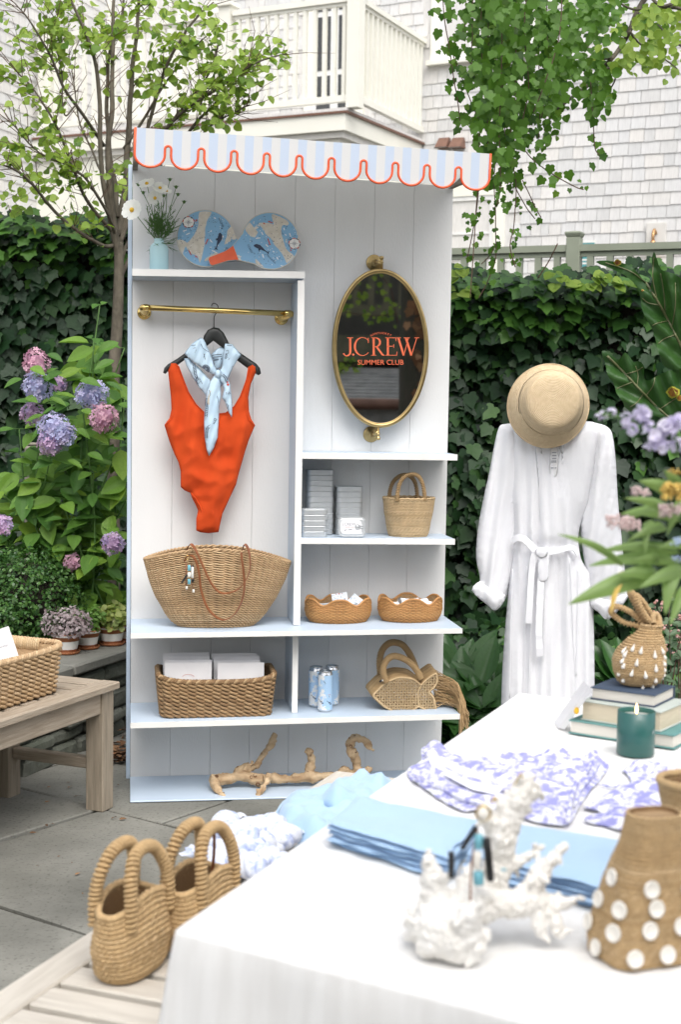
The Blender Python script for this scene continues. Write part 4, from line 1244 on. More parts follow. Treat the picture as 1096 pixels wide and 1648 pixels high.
def ribbon(mb, pts, nrm, w, th=.0028):
    """flat strap along pts; nrm list gives the width direction"""
    P = [V(p) for p in pts]; b0 = len(mb.v); N = len(P)
    for i, p in enumerate(P):
        t = (P[min(i+1, N-1)]-P[max(i-1, 0)]).normalized()
        wd_ = nrm[i] if isinstance(nrm, list) else V(nrm)
        wd_ = (wd_-t*wd_.dot(t)).normalized(); o_ = t.cross(wd_)
        for a, c in ((-1, -1), (1, -1), (1, 1), (-1, 1)): mb.v.append(tuple(p+wd_*(w/2*a)+o_*(th/2*c)))
    for i in range(N-1):
        for k in range(4):
            k2 = (k+1) % 4; mb.face((b0+i*4+k, b0+i*4+k2, b0+(i+1)*4+k2, b0+(i+1)*4+k), False)
    mb.face((b0+3, b0+2, b0+1, b0)); mb.face(tuple(b0+(N-1)*4+k for k in range(4)))
def strap(pl, w, nr):
    b = MB(); P = smooth_path([D(u, v, d) for u, v, d in pl], 6)
    ribbon(b, P, nr, w); dp(b, 'leather_strap', 'leather', tote)
f_ = .290
strap([(301, 900, .20), (302, 881, .215), (308, 876.5, .25), (316, 888, f_-.01), (326, 910, f_), (338, 936, f_+.004), (350, 951, f_+.007), (362, 955, f_+.008), (380, 950, f_+.007), (394, 936, f_+.005), (402, 917, f_), (402, 896, f_-.005), (398, 881, .26), (393, 877, .235), (390, 886, .20)], .0125, (.35, 1, .25))
strap([(297, 903, f_-.02), (300, 896, f_-.008), (308, 894, f_+.002), (315, 903, f_+.006), (320, 922, f_+.007), (323, 948, f_+.008), (332, 975, f_+.009), (345, 991, f_+.010), (360, 997.5, f_+.010), (376, 990, f_+.010), (388, 970, f_+.009), (393, 946, f_+.006), (392, 922, f_), (389, 900, f_-.010), (388, 889, f_-.018)], .0125, (.55, 1, .1))
# charm on the tote
ch = dthing('bag_charm', 'bead charm with turquoise and black beads hanging on the straw tote', 'charm', D(303, 950, .30))
def bead(u, v, d, r, h, mat, name='bead'):
    p = D(u, v, d); b = MB(); b.lathe([(.001, -h/2), (r*.8, -h/2), (r, -h/2+r*.25), (r, h/2-r*.25), (r*.8, h/2), (.001, h/2)], 10, c=p); dp(b, name, mat, ch)
dd = .305
b = MB(); b.tube([D(301, 897, dd)+V((.007*cos(a*.419), 0, .007*sin(a*.419))) for a in range(15)], .001, n=5, closed=True); dp(b, 'ring', 'brass_bright', ch)
bead(304, 914, dd, .0055, .021, 'bead_turq'); bead(304, 925, dd, .0062, .017, 'pearl'); bead(304, 936, dd, .0058, .019, 'bead_turq')
bead(309.3, 921, dd-.002, .0050, .042, 'pot_white'); bead(309.5, 911, dd-.002, .0052, .006, 'bead_black'); bead(310, 934, dd-.002, .0052, .010, 'bead_black')
for k in range(6): bead(300-1.6*k*.9, 926+2.2*k, dd, .0042, .0052, 'bead_black')
bead(300, 946, dd, .0040, .011, 'pearl'); bead(311, 951, dd, .0042, .011, 'pearl')
b = MB(); b.tube([D(299, 905, dd-.003), D(299, 942, dd-.003)], .0022, n=6); b.tube([D(307, 908, dd-.004), D(308, 938, dd-.004), D(311, 949, dd-.004)], .0010, n=5); dp(b, 'leather_cord', 'leather', ch)

# ------------------------------------------------------------------ small bucket bag
bc = D(657, 860, .105); BZ = zB+.001+(bc.x-xT)*(zBr-zB)/(xA-xT)
bkt = dthing('bucket_bag', 'small woven straw bucket bag with two arched handles', 'bag', V((bc.x, -.105, BZ)))
def bk_ring(t, h):
    a = 2*pi*t
    R_ = curve([(0, .070), (.04, .075), (.3, .083), (.7, .093), (1, .0985)], h)
    nn = V((cos(a), sin(a)*.8, 0)).normalized()
    p = V((bc.x+R_*cos(a), -.105+R_*.80*sin(a), BZ+h*.142+.0015*nz((cos(a)*3, sin(a)*3, h*2))))
    return p+nn*.002*nz((cos(a)*2, sin(a)*2, h*4)), nn
b = MB()
for k in range(24):
    h = (k+.4)/24
    for ph in (0, 1):
        pts = []
        for i in range(132):
            p, nn = bk_ring(i/132, h); w = 2*pi*66*i/132*.5+pi*ph+k
            pts.append(p+nn*(.0012*cos(w))+V((0, 0, .0012*sin(w))))
        b.tube(pts, .0026, n=5, closed=True)
dp(b, 'woven_body', 'straw_light', bkt)
b = MB(); b.grid(lambda i, j: bk_ring(i/40, j/6)[0]-bk_ring(i/40, j/6)[1]*.004, 40, 7, cu=True); b.poly([bk_ring(i/40, 0)[0]+V((0, 0, .002)) for i in range(40)]); dp(b, 'lining', 'straw_dark', bkt)
b = MB(); b.tube([bk_ring(i/90, 1)[0]+V((0, 0, .002+.0012*(i % 3))) for i in range(90)], .0045, n=6, closed=True); dp(b, 'rim', 'straw_light', bkt)
def coil(mb, pts, r, rr, turns, n=5):
    """handle: core wrapped by a cord"""
    P = smooth_path(pts, 8); mb.tube(P, r*.8, n=8)
    N = turns*10; L = len(P)-1; out = []
    for i in range(N+1):
        s_ = i/N*L; k = min(int(s_), L-1); p = P[k].lerp(P[k+1], s_-k); t = (P[k+1]-P[k]).normalized()
        x = t.orthogonal().normalized() if False else (V((0, 1, 0))-t*t.y).normalized(); y = t.cross(x); a = 2*pi*turns*i/N
        out.append(p+x*(r*cos(a))+y*(r*sin(a)))
    mb.tube(out, rr, n=n)
for dy, (xa, xb), top in ((.072, (634, 685), 767), (-.058, (644.5, 677), 763)):
    sh = D(640, 800, .105+dy)
    pts = [D(xa-0, 806, .105+dy), D(xa, 795, .105+dy), D(xa+4, 779, .105+dy*.9), D(xa+11, 768, .105+dy*.8), D((xa+xb)/2, top, .105+dy*.7), D(xb-11, 768, .105+dy*.8), D(xb-4, 779, .105+dy*.9), D(xb, 795, .105+dy), D(xb, 806, .105+dy)]
    if dy > 0: pts = [D(u_+2, v_, .105+dy*.95) for (u_, v_) in ((637, 806), (638, 794), (641, 780), (648, 768), (660, 763.5), (671, 766), (678, 778), (681, 793), (682, 806))]
    else: pts = [D(u_, v_, .105+dy*.95) for (u_, v_) in ((627, 806), (627, 794), (631, 779), (639, 769), (650, 764.5), (661, 767), (668, 776), (671, 790), (672, 806))]
    b = MB(); coil(b, pts, .0066, .0024, 44); dp(b, 'handle', 'straw_fish', bkt)

# ------------------------------------------------------------------ scalloped rattan trays
def tray(u, v, lab, a=.1265, bb=.092, ph=0.0):
    c = S(u, v, zM, SLM); c.y -= 0; c = V((c.x, min(c.y, -.12), zM+SLM*c.x+.001))
    o = dthing('rattan_tray', lab, 'tray', c, 'scalloped rattan trays')
    Hh = .078
    def ring(t, h):
        an = 2*pi*t
        sc = curve([(0, .84), (.25, .95), (.6, 1.0), (1, .985)], h)
        sa = .5+.5*cos(6*an+ph); lift = (.010-.024*sa**1.5)*max(0, (h-.45)/.55)**1.0
        return V((c.x+a*sc*cos(an), c.y+bb*sc*sin(an), c.z+h*Hh+lift)), V((cos(an)/a, sin(an)/bb, 0)).normalized()
    b = MB(); weave(b, ring, 15, 64, .0025, .0017, n=5, sub=3, twist=False)
    for i in range(64):                                   # upright stakes
        b.tube([ring((i+.5)/64, h/5)[0] for h in range(6)], .0017, n=4)
    dp(b, 'woven_wall', 'rattan', o)
    b = MB(); b.tube([ring(i/144, 1)[0]+V((0, 0, .002)) for i in range(144)], .0045, n=7, closed=True); dp(b, 'rim', 'rattan', o)
    b = MB(); b.poly([ring(i/48, .03)[0] for i in range(48)]); b.grid(lambda i, j: ring(i/48, j/4)[0]-ring(i/48, j/4)[1]*.0025, 48, 5, cu=True); dp(b, 'floor', 'straw_dark', o)
    return c
c1 = tray(543.5, 999, 'round scalloped rattan tray filled with printed packets', ph=.25)
c2 = tray(657.5, 996, 'round scalloped rattan tray filled with white paper rolls', .1235, .09, ph=.2)
def slab(c, sz, rx, ry, rz, mat, lab, cat, name, group, bend=.0):
    M = DM @ Matrix.Translation(c) @ Matrix.Rotation(rz, 4, 'Z') @ Matrix.Rotation(ry, 4, 'Y') @ Matrix.Rotation(rx, 4, 'X')
    b = MB(); w, d, h = sz
    b.grid(lambda i, j: V(((i/6-.5)*w, (j/6-.5)*d, h/2+bend*((i/6-.5)**2+(j/6-.5)**2)*4)), 7, 7)
    b.grid(lambda i, j: V(((.5-i/6)*w, (j/6-.5)*d, -h/2+bend*((i/6-.5)**2+(j/6-.5)**2)*4)), 7, 7)
    b.box((-w/2+.0005, -d/2+.0005, -h/2+.0004), (w/2-.0005, d/2-.0005, h/2-.0004))
    o = b.build(name, mat, None, M); return tag(o, lab, cat, group)
pk = [((-.062, .0, .050), (.07, .05, .004), (.25, .12, .2), 'printed packet lying at the left in the scalloped tray'),
      ((-.02, -.01, .058), (.075, .05, .004), (-.1, .05, -.15), 'printed packet lying flat in the middle of the scalloped tray'),
      ((.012, .03, .075), (.062, .055, .003), (1.05, -.1, .12), 'blue striped packet standing up at the back of the tray'),
      ((.03, -.02, .062), (.07, .05, .004), (.12, -.25, .35), 'printed packet crossing over the others in the scalloped tray'),
      ((.075, .012, .066), (.065, .05, .003), (.7, .55, -.5), 'pale printed packet leaning on the right rim of the tray'),
      ((.0, -.04, .055), (.07, .045, .004), (.2, .1, .6), 'printed packet at the front of the scalloped tray'),
      ((-.05, .04, .052), (.07, .05, .004), (.1, -.1, -.3), 'printed packet at the back left of the scalloped tray')]
for off, sz, (rx, ry, rz), lab in pk:
    o = slab(c1+V(off), sz, rx, ry, rz, 'ticket_print', lab, 'packet', 'printed_packet', 'packets in the left tray', .002)
    if 'striped' in lab:
        for k in range(5):
            b = MB(); b.box((-.028+k*.0125, .0225, .0016), (-.022+k*.0125, .0275, .0034)); b.build('red_tab', 'ink_red', o)
rl = [((-.075, .0, .052), .018, .06, 0.1, .0), ((-.02, .01, .062), .021, .05, .45, .15), ((-.005, -.03, .055), .018, .06, -.5, .1), ((.045, .0, .062), .019, .05, .35, -.1), ((.08, -.01, .055), .017, .055, -.3, .2), ((-.05, -.035, .052), .016, .06, .2, .1), ((.02, .04, .058), .019, .05, -.1, -.2)]
wh = ['white paper roll at the left end of the right hand tray', 'tallest white paper roll heaped in the right hand tray', 'white paper roll at the front of the right hand tray', 'white paper roll right of the tallest one in the tray', 'white paper roll at the right end of the right hand tray', 'white paper roll at the front left of the right hand tray', 'white paper roll at the back of the right hand tray']
for (off, r, L, rz, ry), lab in zip(rl, wh):
    M = DM @ Matrix.Translation(c2+V(off)) @ Matrix.Rotation(rz, 4, 'Z') @ Matrix.Rotation(ry, 4, 'Y') @ Matrix.Rotation(pi/2, 4, 'Y')
    b = MB(); P = []
    for j, x in ((0, -L/2), (1, L/2)):
        for k in range(46):
            a = k*.36; q = r*(1-.35*k/45)
            P.append((q*cos(a)*1.0, q*sin(a)*.8, x))
    b0 = len(b.v); b.v += P
    for k in range(45): b.face((b0+k, b0+k+1, b0+46+k+1, b0+46+k), True)
    o = b.build('paper_roll', 'paper_white', None, M); tag(o, lab, 'paper roll', 'paper rolls in the right tray')

# ------------------------------------------------------------------ rectangular seagrass basket with paper bags
def rrect_ring(w, d, r):
    P = rrect(w, d, r, 6); C = []; L = [0]
    for i in range(len(P)): 
        a, c = V(P[i]), V(P[(i+1) % len(P)]); L.append(L[-1]+(c-a).length)
    def f(t):
        s_ = (t % 1)*L[-1]
        for i in range(len(P)):
            if s_ <= L[i+1]+1e-9:
                k = (s_-L[i])/max(L[i+1]-L[i], 1e-9); a, c = V(P[i]), V(P[(i+1) % len(P)])
                p = a.lerp(c, k); t_ = (c-a).normalized(); return p, V((t_.y, -t_.x))
    return f
def rect_basket(o, part, c, w0, w1, d0, d1, H_, rows, stakes, r, amp, rise=.0, mat='straw_dark', handle=False, n=5):
    rings = [rrect_ring(lerp(w0, w1, k/8), lerp(d0, d1, k/8), .035) for k in range(9)]
    def ring(t, h):
        k = min(int(h*8), 7); p, nn = rings[k](t); q, _ = rings[k+1](t); p = p.lerp(q, h*8-k)
        dz = rise*(abs(p.x)/(w1/2))**4*h
        return V((c.x+p.x, c.y+p.y, c.z+h*H_+dz)), V((nn.x, nn.y, 0))
    b = MB(); weave(b, ring, rows, stakes, r, amp, n=n, sub=4); part(b, 'woven_wall', mat, o)
    b = MB()
    for ph in (0, 1, 2):
        pts = []
        for i in range(220):
            p, nn = ring(i/220, 1.0); a = 2*pi*36*i/220+2*pi*ph/3
            pts.append(p+nn*(r*1.0*cos(a))+V((0, 0, r*1.0*sin(a)+r)))
        b.tube(pts, r*.95, n=5, closed=True)
    part(b, 'braided_rim', mat, o)
    b = MB(); b.grid(lambda i, j: ring(i/60, j/6)[0]-ring(i/60, j/6)[1]*r*1.6, 60, 7, cu=True); b.poly([ring(i/60, .02)[0] for i in range(60)]); part(b, 'lining', mat, o)
    return ring
kc = S(347, 1150, zL, SLL); kc = V((kc.x, -.185, zL+SLL*kc.x+.001))
kb = dthing('seagrass_basket', 'dark rectangular woven basket of white paper bags on the lower shelf', 'basket', kc)
rect_basket(kb, lambda b, n, m, o: dp(b, n, m, o), kc, .395, .425, .20, .225, .125, 9, 40, .0062, .0052, rise=.022)
def paper_bag(x, y, z, w, h, tilt, lab, M0, text=False, group='white paper bags in the dark basket', rz=0.0, ry=0.0):
    M = M0 @ Matrix.Translation((x, y, z)) @ Matrix.Rotation(rz, 4, 'Z') @ Matrix.Rotation(ry, 4, 'Y') @ Matrix.Rotation(tilt, 4, 'X')
    b = MB(); sd = U(0, 9)
    f = lambda s: (lambda i, j: V(((i/10-.5)*w, s*(.0035*sin(pi*i/10)*sin(pi*min(1, (j+2)/12))+.0006)+.0016*nz((i*.5+sd, j*.4, sd)), h*j/10)))
    b.grid(f(-1), 11, 11); b.grid(lambda i, j: f(1)(10-i, j), 11, 11)
    b.box((-w/2+.0006, -.0005, .001), (w/2-.0006, .0005, h-.001))
    o = b.build('paper_bag', 'paper_white', None, M); tag(o, lab, 'paper bag', group)
    if text:
        t = text_mb('J.CREW', .026, Matrix.Translation((0, -.0062, h*.56)) @ Matrix.Rotation(pi/2, 4, 'X')); t.build('bag_lettering', 'ink_red', o)
        ik = Ink(lambda x, y: V((x, -.0062, y))); ik.arc(0, h*.56+.026, .022, .012, .3, pi-.3, .0012); ik.mb.build('bag_emblem', 'ink_red', o)
    return o
names = ['front left', 'front right', 'second left', 'second right', 'third left', 'third right', 'rear left', 'rear right']
q_spots = [(303, .25, 1067, 176), (387.5, .25, 1067, 180), (303, .215, 1062, 172), (382, .21, 1063, 170), (300, .18, 1057, 172), (380, .175, 1057, 170), (299, .14, 1051, 172), (376.5, .14, 1051.5, 170)]
for k, (u, dep, v, w) in enumerate(q_spots):
    p = D(u, v, dep); w = .172
    paper_bag(p.x+(U(-.004, .004)), -dep, kc.z+.012, w, p.z-kc.z-.012, rad(U(-3, 1)), 'white paper bag, %s in the dark woven basket' % names[k], DM, text=(k < 1))

# ------------------------------------------------------------------ fish shaped bag
FD = .245
fish = dthing('fish_bag', 'woven straw fish shaped handbag with a long fringe tail', 'bag', D(655, 1145, FD-.03))
fo = [(601, 1120), (606, 1113), (617.7, 1102), (629, 1095), (641, 1091), (653, 1091), (664, 1093), (672, 1098), (678, 1102.5), (684, 1096), (693.6, 1089), (702, 1084.5), (704, 1096), (699, 1106), (691, 1114), (697, 1122), (700, 1131), (700.5, 1144), (689, 1143.6), (680, 1140), (674, 1137), (667, 1141.5), (658.5, 1144.5), (647, 1146), (635, 1145.4), (626, 1141), (617.7, 1136), (609, 1128)]
fp = smooth_path([V((u, v, 0)) for u, v in fo], 3, True)
bo = V((-10.5, -15))                                       # the far side, in pixels
fz = lambda u, v: FD-.0+.0*(u)
frontP = [D(p.x, p.y, FD-.00035*(p.x-650)*0) for p in fp]
backP = [D(p.x+bo.x, p.y+bo.y, FD-.115) for p in fp]
b = MB()
for k in range(11):                                        # coiled cord gusset
    t = (k+.5)/11
    b.tube([frontP[i].lerp(backP[i], t) for i in range(len(fp))], .0062, n=6, closed=True)
dp(b, 'gusset', 'straw_fish', fish)
b = MB(); b.tube(frontP, .0042, n=7, closed=True); b.tube(backP, .0042, n=7, closed=True)
tv = [D(u, v, FD) for u, v in ((678, 1103), (674, 1112), (673, 1122), (675, 1136))]; b.tube(smooth_path(tv, 5), .0035, n=6)
dp(b, 'edge_cord', 'straw_light', fish)
def cane(P2, y_of, name):
    """open cane webbing clipped to the outline"""
    xs = [p.x for p in P2]; zs = [p.z for p in P2]
    def spans(axis, c):
        r_ = []
        for i in range(len(P2)):
            a, d = P2[i], P2[(i+1) % len(P2)]
            a0, a1 = (a.x, d.x) if axis == 0 else ((a.z, d.z) if axis == 1 else ((a.x+a.z, d.x+d.z) if axis == 2 else (a.x-a.z, d.x-d.z)))
            if (a0 > c) != (a1 > c): r_.append(a.lerp(d, (c-a0)/(a1-a0)))
        r_.sort(key=lambda p: (p.x if axis != 0 else p.z)); return r_
    b = MB()
    for axis, stp, r in ((0, .0098, .0016), (1, .0098, .0016), (2, .0139, .0012), (3, .0139, .0012)):
        lo = min((p.x, p.z, p.x+p.z, p.x-p.z)[axis] for p in P2); hi = max((p.x, p.z, p.x+p.z, p.x-p.z)[axis] for p in P2)
        c = lo+stp*.5
        while c < hi:
            s_ = spans(axis, c)
            for i in range(0, len(s_)-1, 2): b.tube([s_[i]+V((0, .0012*axis-.002, 0)), s_[i+1]+V((0, .0012*axis-.002, 0))], r, n=4, cap=False)
            c += stp
    return b
dp(cane(frontP, None, ''), 'cane_webbing', 'straw_light', fish, kind='stuff')
dp(cane(backP, None, ''), 'cane_webbing', 'straw_fish', fish, kind='stuff')
h1 = [(622, 1098), (617, 1083), (618, 1070), (626, 1059), (637, 1056), (652, 1061), (664, 1070), (673, 1082), (678, 1092)]
h2 = [(612, 1084), (611, 1064), (615, 1047), (625, 1036), (636, 1034), (648, 1038), (658, 1050), (665, 1064), (671, 1080)]
b = MB(); coil(b, [D(u, v, FD+.002) for u, v in h1], .0105, .0030, 58); dp(b, 'handle', 'straw_fish', fish)
b = MB(); coil(b, [D(u, v, FD-.09) for u, v in h2], .0105, .0030, 62); dp(b, 'handle', 'straw_fish', fish)
b = MB(); e = D(617, 1094.5, FD+.006); b.ell(e, (.0058, .0035, .0050), 10, 8); dp(b, 'eye', 'pearl', fish)
b = MB(); e = D(613, 1096, FD+.004); b.ell(e, (.0075, .0035, .0036), 10, 8, M=Matrix.Rotation(-.5, 4, 'Y')); dp(b, 'eye_bar', 'bead_black', fish)
b = MB()
for k in range(190):
    t = U(0, 1); d0 = FD-U(0, .10)
    s0 = (U(697, 702), lerp(1086, 1140, t)-(FD-d0)*120)
    sp = U(0, 1)
    if k < 165:
        e1 = (lerp(722, 738, U(0, 1)), lerp(1098, 1140, t)+U(-5, 5)); e2 = (lerp(738, 750, U(0, 1)), lerp(1128, 1150, t)+U(-4, 5)); e3 = (lerp(728, 753, sp)+U(-3, 3), lerp(1188, 1160, sp)+U(-14, 8))
        if sp > .8: e3 = (U(748, 756), U(1148, 1180))
    else:
        e1 = (U(715, 728), U(1125, 1142)); e2 = (U(722, 735), U(1135, 1148)); e3 = (U(728, 742), U(1170, 1192))
    P = [D(*s0, d0), D(*e1, DEEP-.10-U(0, .03)), D(*e2, DEEP-.03+U(-.02, .02)), D(*e3, DEEP+.0+U(-.01, .015))]
    # keep clear of the shelf corner: the fringe falls outside the right end
    P[2].x = max(P[2].x, xL+.001+U(0, .01)); P[3].x = max(P[3].x, xL+.002)
    P[1].z = max(P[1].z, zL+SLL*P[1].x+.006+U(0, .02)); P[2].z = max(P[2].z, zL+SLL*P[2].x+.002+U(0, .012))
    b.tube(smooth_path(P, 5), [.0013]*16, n=4, cap=False)
dp(b, 'fringe_tail', 'straw_fish', fish, kind='stuff')

# ------------------------------------------------------------------ driftwood on the base
dw = dthing('driftwood_branch', 'knotty pale driftwood branch with upright stubs on the base', 'driftwood', V((D(440, 1270, .2).x, -.2, ZBASE)))
def limb(mb, pts, seed):
    """pts: (u, v, depth, radius px); gnarled: swollen nodes, pinches and a ragged skin"""
    P = smooth_path([D(u, v, d) for u, v, d, r in pts], 9)
    R_ = []
    for i in range(len(P)):
        k = min(i//9, len(pts)-2); t = (i-k*9)/9
        R_.append(.0020*lerp(pts[k][3], pts[k+1][3], t)*(1+.42*nz(P[i]*38+V((seed, 0, 0)))+.20*nz(P[i]*110+V((0, seed, 0)))))
        P[i] = P[i]+V((nz(P[i]*30+V((seed, 0, 3))), nz(P[i]*30+V((seed, 5, 3))), nz(P[i]*30+V((seed, 0, 8)))))*.006
    n = 16; b0 = len(mb.v); mb.tube(P, R_, n=n)
    for i in range(b0, len(mb.v)):
        v = V(mb.v[i]); mb.v[i] = tuple(v+V((nz(v*75), nz(v*75+V((9, 0, 0))), nz(v*75+V((0, 9, 0)))))*.0055)
    return P, R_
b = MB(); L_ = []
L_.append(limb(b, [(337, 1254, .2, 7), (350, 1256, .2, 11), (372, 1252, .2, 10), (392, 1249, .2, 12), (412, 1254, .2, 11), (436, 1252, .2, 9.5), (465, 1254, .2, 8), (495, 1251, .2, 11), (515, 1250, .2, 9), (545, 1248, .2, 7), (580, 1245, .2, 6)], 1))
L_.append(limb(b, [(343, 1253, .21, 8), (346, 1263, .24, 7.5), (351, 1272, .27, 6), (358, 1279, .29, 4.8), (363, 1284, .305, 3)], 2))
L_.append(limb(b, [(432, 1251, .21, 8), (428, 1258, .25, 7.5), (422, 1268, .28, 6.5), (416, 1276, .30, 5), (415, 1284, .305, 3.2)], 3))
L_.append(limb(b, [(380, 1246, .19, 8), (392, 1236, .18, 9), (408, 1235, .17, 6.5), (420, 1222, .15, 5.5), (430, 1208, .13, 5.5), (438, 1194, .12, 5.5), (443, 1180, .11, 4.5)], 4))
L_.append(limb(b, [(392, 1240, .2, 5), (402, 1229, .19, 3.6), (406, 1224, .19, 2)], 5))
L_.append(limb(b, [(497, 1250, .2, 10), (500, 1235, .19, 8.5), (501, 1220, .18, 8), (499, 1208, .18, 6.5), (498.5, 1202, .18, 4.5)], 6))
L_.append(limb(b, [(577, 1250, .2, 8), (575, 1233, .19, 8), (569, 1217, .19, 9.5), (563, 1204, .19, 8), (565, 1193, .19, 8.5), (575, 1187, .19, 7.5), (586, 1192, .2, 7.5), (596, 1202, .21, 6), (604, 1207, .22, 3.5)], 7))
L_.append(limb(b, [(545, 1245, .2, 6), (553, 1239, .2, 7), (562, 1243, .2, 5)], 8))
L_.append(limb(b, [(586, 1246, .2, 6), (592, 1240, .21, 7), (594, 1235, .21, 4)], 9))
dp(b, 'wood', 'driftwood', dw)
kn = MB()
rr = random.Random(4)
for P, R_ in L_:
    for q in range(max(2, len(P)//12)):
        i = rr.randrange(2, len(P)-2); t = (P[i+1]-P[i-1]).normalized(); s_ = t.orthogonal().normalized(); a = rr.uniform(0, 6.28)
        nn = (s_*cos(a)+t.cross(s_)*sin(a)).normalized()
        if nn.y > .2: nn.y *= -1
        M = frame(P[i]+nn*R_[i]*.93, nn); r = R_[i]*rr.uniform(.16, .30)
        kn.lathe([(r*1.5, -.001), (r*1.35, r*.45), (r*.8, r*.5), (r*.45, r*.15), (.0002, r*.05)], 9, M=M)
dp(kn, 'knots', 'drift_dark', dw, kind='stuff')
# ------------------------------------------------------------------ white linen dress on its stand, with a straw hat
DZ = 5.55
dy_ = at(890, 900, DZ)
GM = Matrix.Translation((dy_.x, dy_.y, 0)) @ Matrix.Rotation(rad(-6), 4, 'Z')
def Gp(u, v, d): return inplane(GM, u, v, -d)
e_ = lambda x, y: (720+x/2.84, 560+y/2.84)
stand = thing('garment_stand', 'slim dark stand holding the white dress upright', 'stand', M=GM)
b = MB(); b.lathe([(.16, 0), (.16, .012), (.02, .02), (.0125, .03), (.0125, 1.36), (.001, 1.37)], 20, c=(0, .03, 0)); b.build('post', 'hanger_black', stand)
b = MB(); zsh = Gp(890, 690, 0).z; b.tube(smooth_path([V((-.20, .03, zsh-.045)), V((-.1, .03, zsh+.0)), V((0, .03, zsh+.02)), V((.1, .03, zsh)), V((.20, .03, zsh-.045))], 5), .014, n=10); b.build('shoulder_bar', 'hanger_black', stand)
dr = thing('linen_dress', 'long white linen shirt dress with tied belt before the ivy', 'dress', M=GM)
def cloth(pts, dep, name, bul, fold, step=5.0, back=.02, mat='linen_white', T=e_, edge=4.0, par=dr):
    P = [T(*p) for p in pts]
    P = [(p.x, p.y) for p in smooth_path([V((*p, 0)) for p in P], 3, True)]
    f = lambda x, y, d: dep+bul*(1-exp(-d/16))+fold(x, y)*min(1, d/9)
    b = MB(); b.sheet(P, step, lambda x, y, d: Gp(x, y, f(x, y, d)), back=(lambda x, y, d: Gp(x, y, dep-back*(1-exp(-d/16)))) if back else None, edge=edge)
    return b.build(name, mat, par), f
def ridge(x, y, z): return 1-2*abs(nz((x, y, z)))
def crinkle(x, y, s_): return .0016*ridge(x*.16+s_, y*.02, s_)+.0010*nz((x*.27, y*.10, s_))+.0005*nz((x*.6, y*.4, s_+2))
def fold_body(x, y):
    t = min(max((y-700)/160, 0), 1)
    a = .007*sin(x*.34+.9*sin(y*.012))*t*(.3+.7*abs(sin(x*.05+2)))
    a += .022*ridge(x*.05+.1*sin(y*.01), y*.0025, 2.0)*(.35+t*.65)+.006*ridge(x*.13, y*.005, 8.0)*t+crinkle(x, y, 1.0)
    a -= .012*exp(-((y-880)/12)**2)                                     # waist nipped by the belt
    a += .006*sin((x-890)*.55)*exp(-((y-905)/40)**2)
    return a
cloth([(292, 352), (330, 340), (480, 352), (640, 335), (690, 360), (690, 450), (662, 610), (640, 720), (612, 800), (600, 870), (612, 960), (640, 1010), (662, 1060), (672, 1300), (675, 1600), (672, 1850), (600, 1870), (450, 1880), (330, 1875), (240, 1860), (245, 1700), (252, 1480), (268, 1250), (288, 1040), (302, 920), (296, 800), (284, 700), (288, 600), (284, 480), (284, 400)], .05, 'dress_body', .045, fold_body, back=.05, step=4.0)
def fold_sl(x, y): return .019*ridge(x*.055+y*.006+4, y*.003, 1.5)+.005*ridge(x*.12+y*.03, y*.01, 4.5)+.005*sin(x*.42+y*.05)*min(max((y-800)/160, 0), 1)+crinkle(x, y, 6.0)*1.2
cloth([(236, 364), (262, 348), (310, 352), (335, 420), (340, 560), (335, 700), (325, 820), (318, 920), (300, 1020), (280, 1110), (270, 1140), (225, 1200), (180, 1172), (112, 1108), (150, 1062), (132, 960), (140, 830), (165, 690), (192, 570), (214, 450)], .040, 'sleeve', .030, fold_sl, back=.03, step=4.0)
cloth([(640, 345), (690, 345), (735, 362), (758, 402), (772, 520), (782, 700), (802, 900), (820, 1080), (834, 1130), (742, 1240), (690, 1206), (650, 1172), (640, 1060), (622, 940), (610, 800), (625, 700), (640, 560), (645, 440)], .038, 'sleeve', .030, fold_sl, back=.03, step=4.0)
cloth([(112, 1108), (150, 1066), (185, 1090), (268, 1130), (225, 1200), (180, 1172)], .078, 'cuff', .006, fold_sl, back=.01, step=4)
cloth([(656, 1172), (668, 1120), (720, 1150), (830, 1128), (742, 1240), (690, 1206)], .076, 'cuff', .006, fold_sl, back=.01, step=4)
# placket, neckline, belt and bow
pk_f = lambda x, y: .003*nz((x*.2, y*.05, 3))
cloth([(402, 440), (428, 446), (442, 560), (458, 700), (460, 818), (428, 818), (418, 640), (408, 520)], 0.1040, 'placket', .004, pk_f, back=.003, step=4)
cloth([(512, 446), (535, 440), (505, 590), (470, 700), (460, 818), (490, 822), (515, 780), (512, 700), (540, 600), (530, 500)], 0.1030, 'placket', .003, pk_f, back=.003, step=4)
cloth([(420, 440), (514, 446), (496, 560), (462, 700), (446, 580)], 0.1025, 'neck_opening', .001, lambda x, y: 0, back=.001, mat='linen_white', step=4)
o, f = cloth([(474, 458), (506, 458), (504, 578), (470, 578)], 0.1080, 'price_tag', .001, lambda x, y: 0, back=.001, mat='paper_white', step=4)
tg = Ink(lambda x, y: Gp(*e_(x, y), .1125))
for yy in (478, 492, 505): tg.stroke([(480, yy), (500, yy)], 3.5)
for k in range(8): tg.stroke([(478+k*3, 514), (478+k*3, 525)], 1.6)
tg.stroke([(476, 548), (488, 548)], 4); tg.stroke([(492, 548), (500, 548)], 4)
tg.mb.build('tag_print', 'ink_grey', o)
def band(pl, w, name):
    b = MB(); P = smooth_path([Gp(*e_(x, y), d) for x, y, d in pl], 6)
    P = [p+V((0, .003*nz(p*30), .003*nz(p*25+V((5, 0, 0))))) for p in P]
    ribbon(b, P, (.0, .25, 1) if name == 'belt' else (1, .2, .1), w, .004); b.smooth = True; b.build(name, 'linen_white', dr)
band([(300, 885, .10), (320, 868, .115), (350, 872, .128), (385, 905, .133), (415, 932, .138)], .026, 'belt')
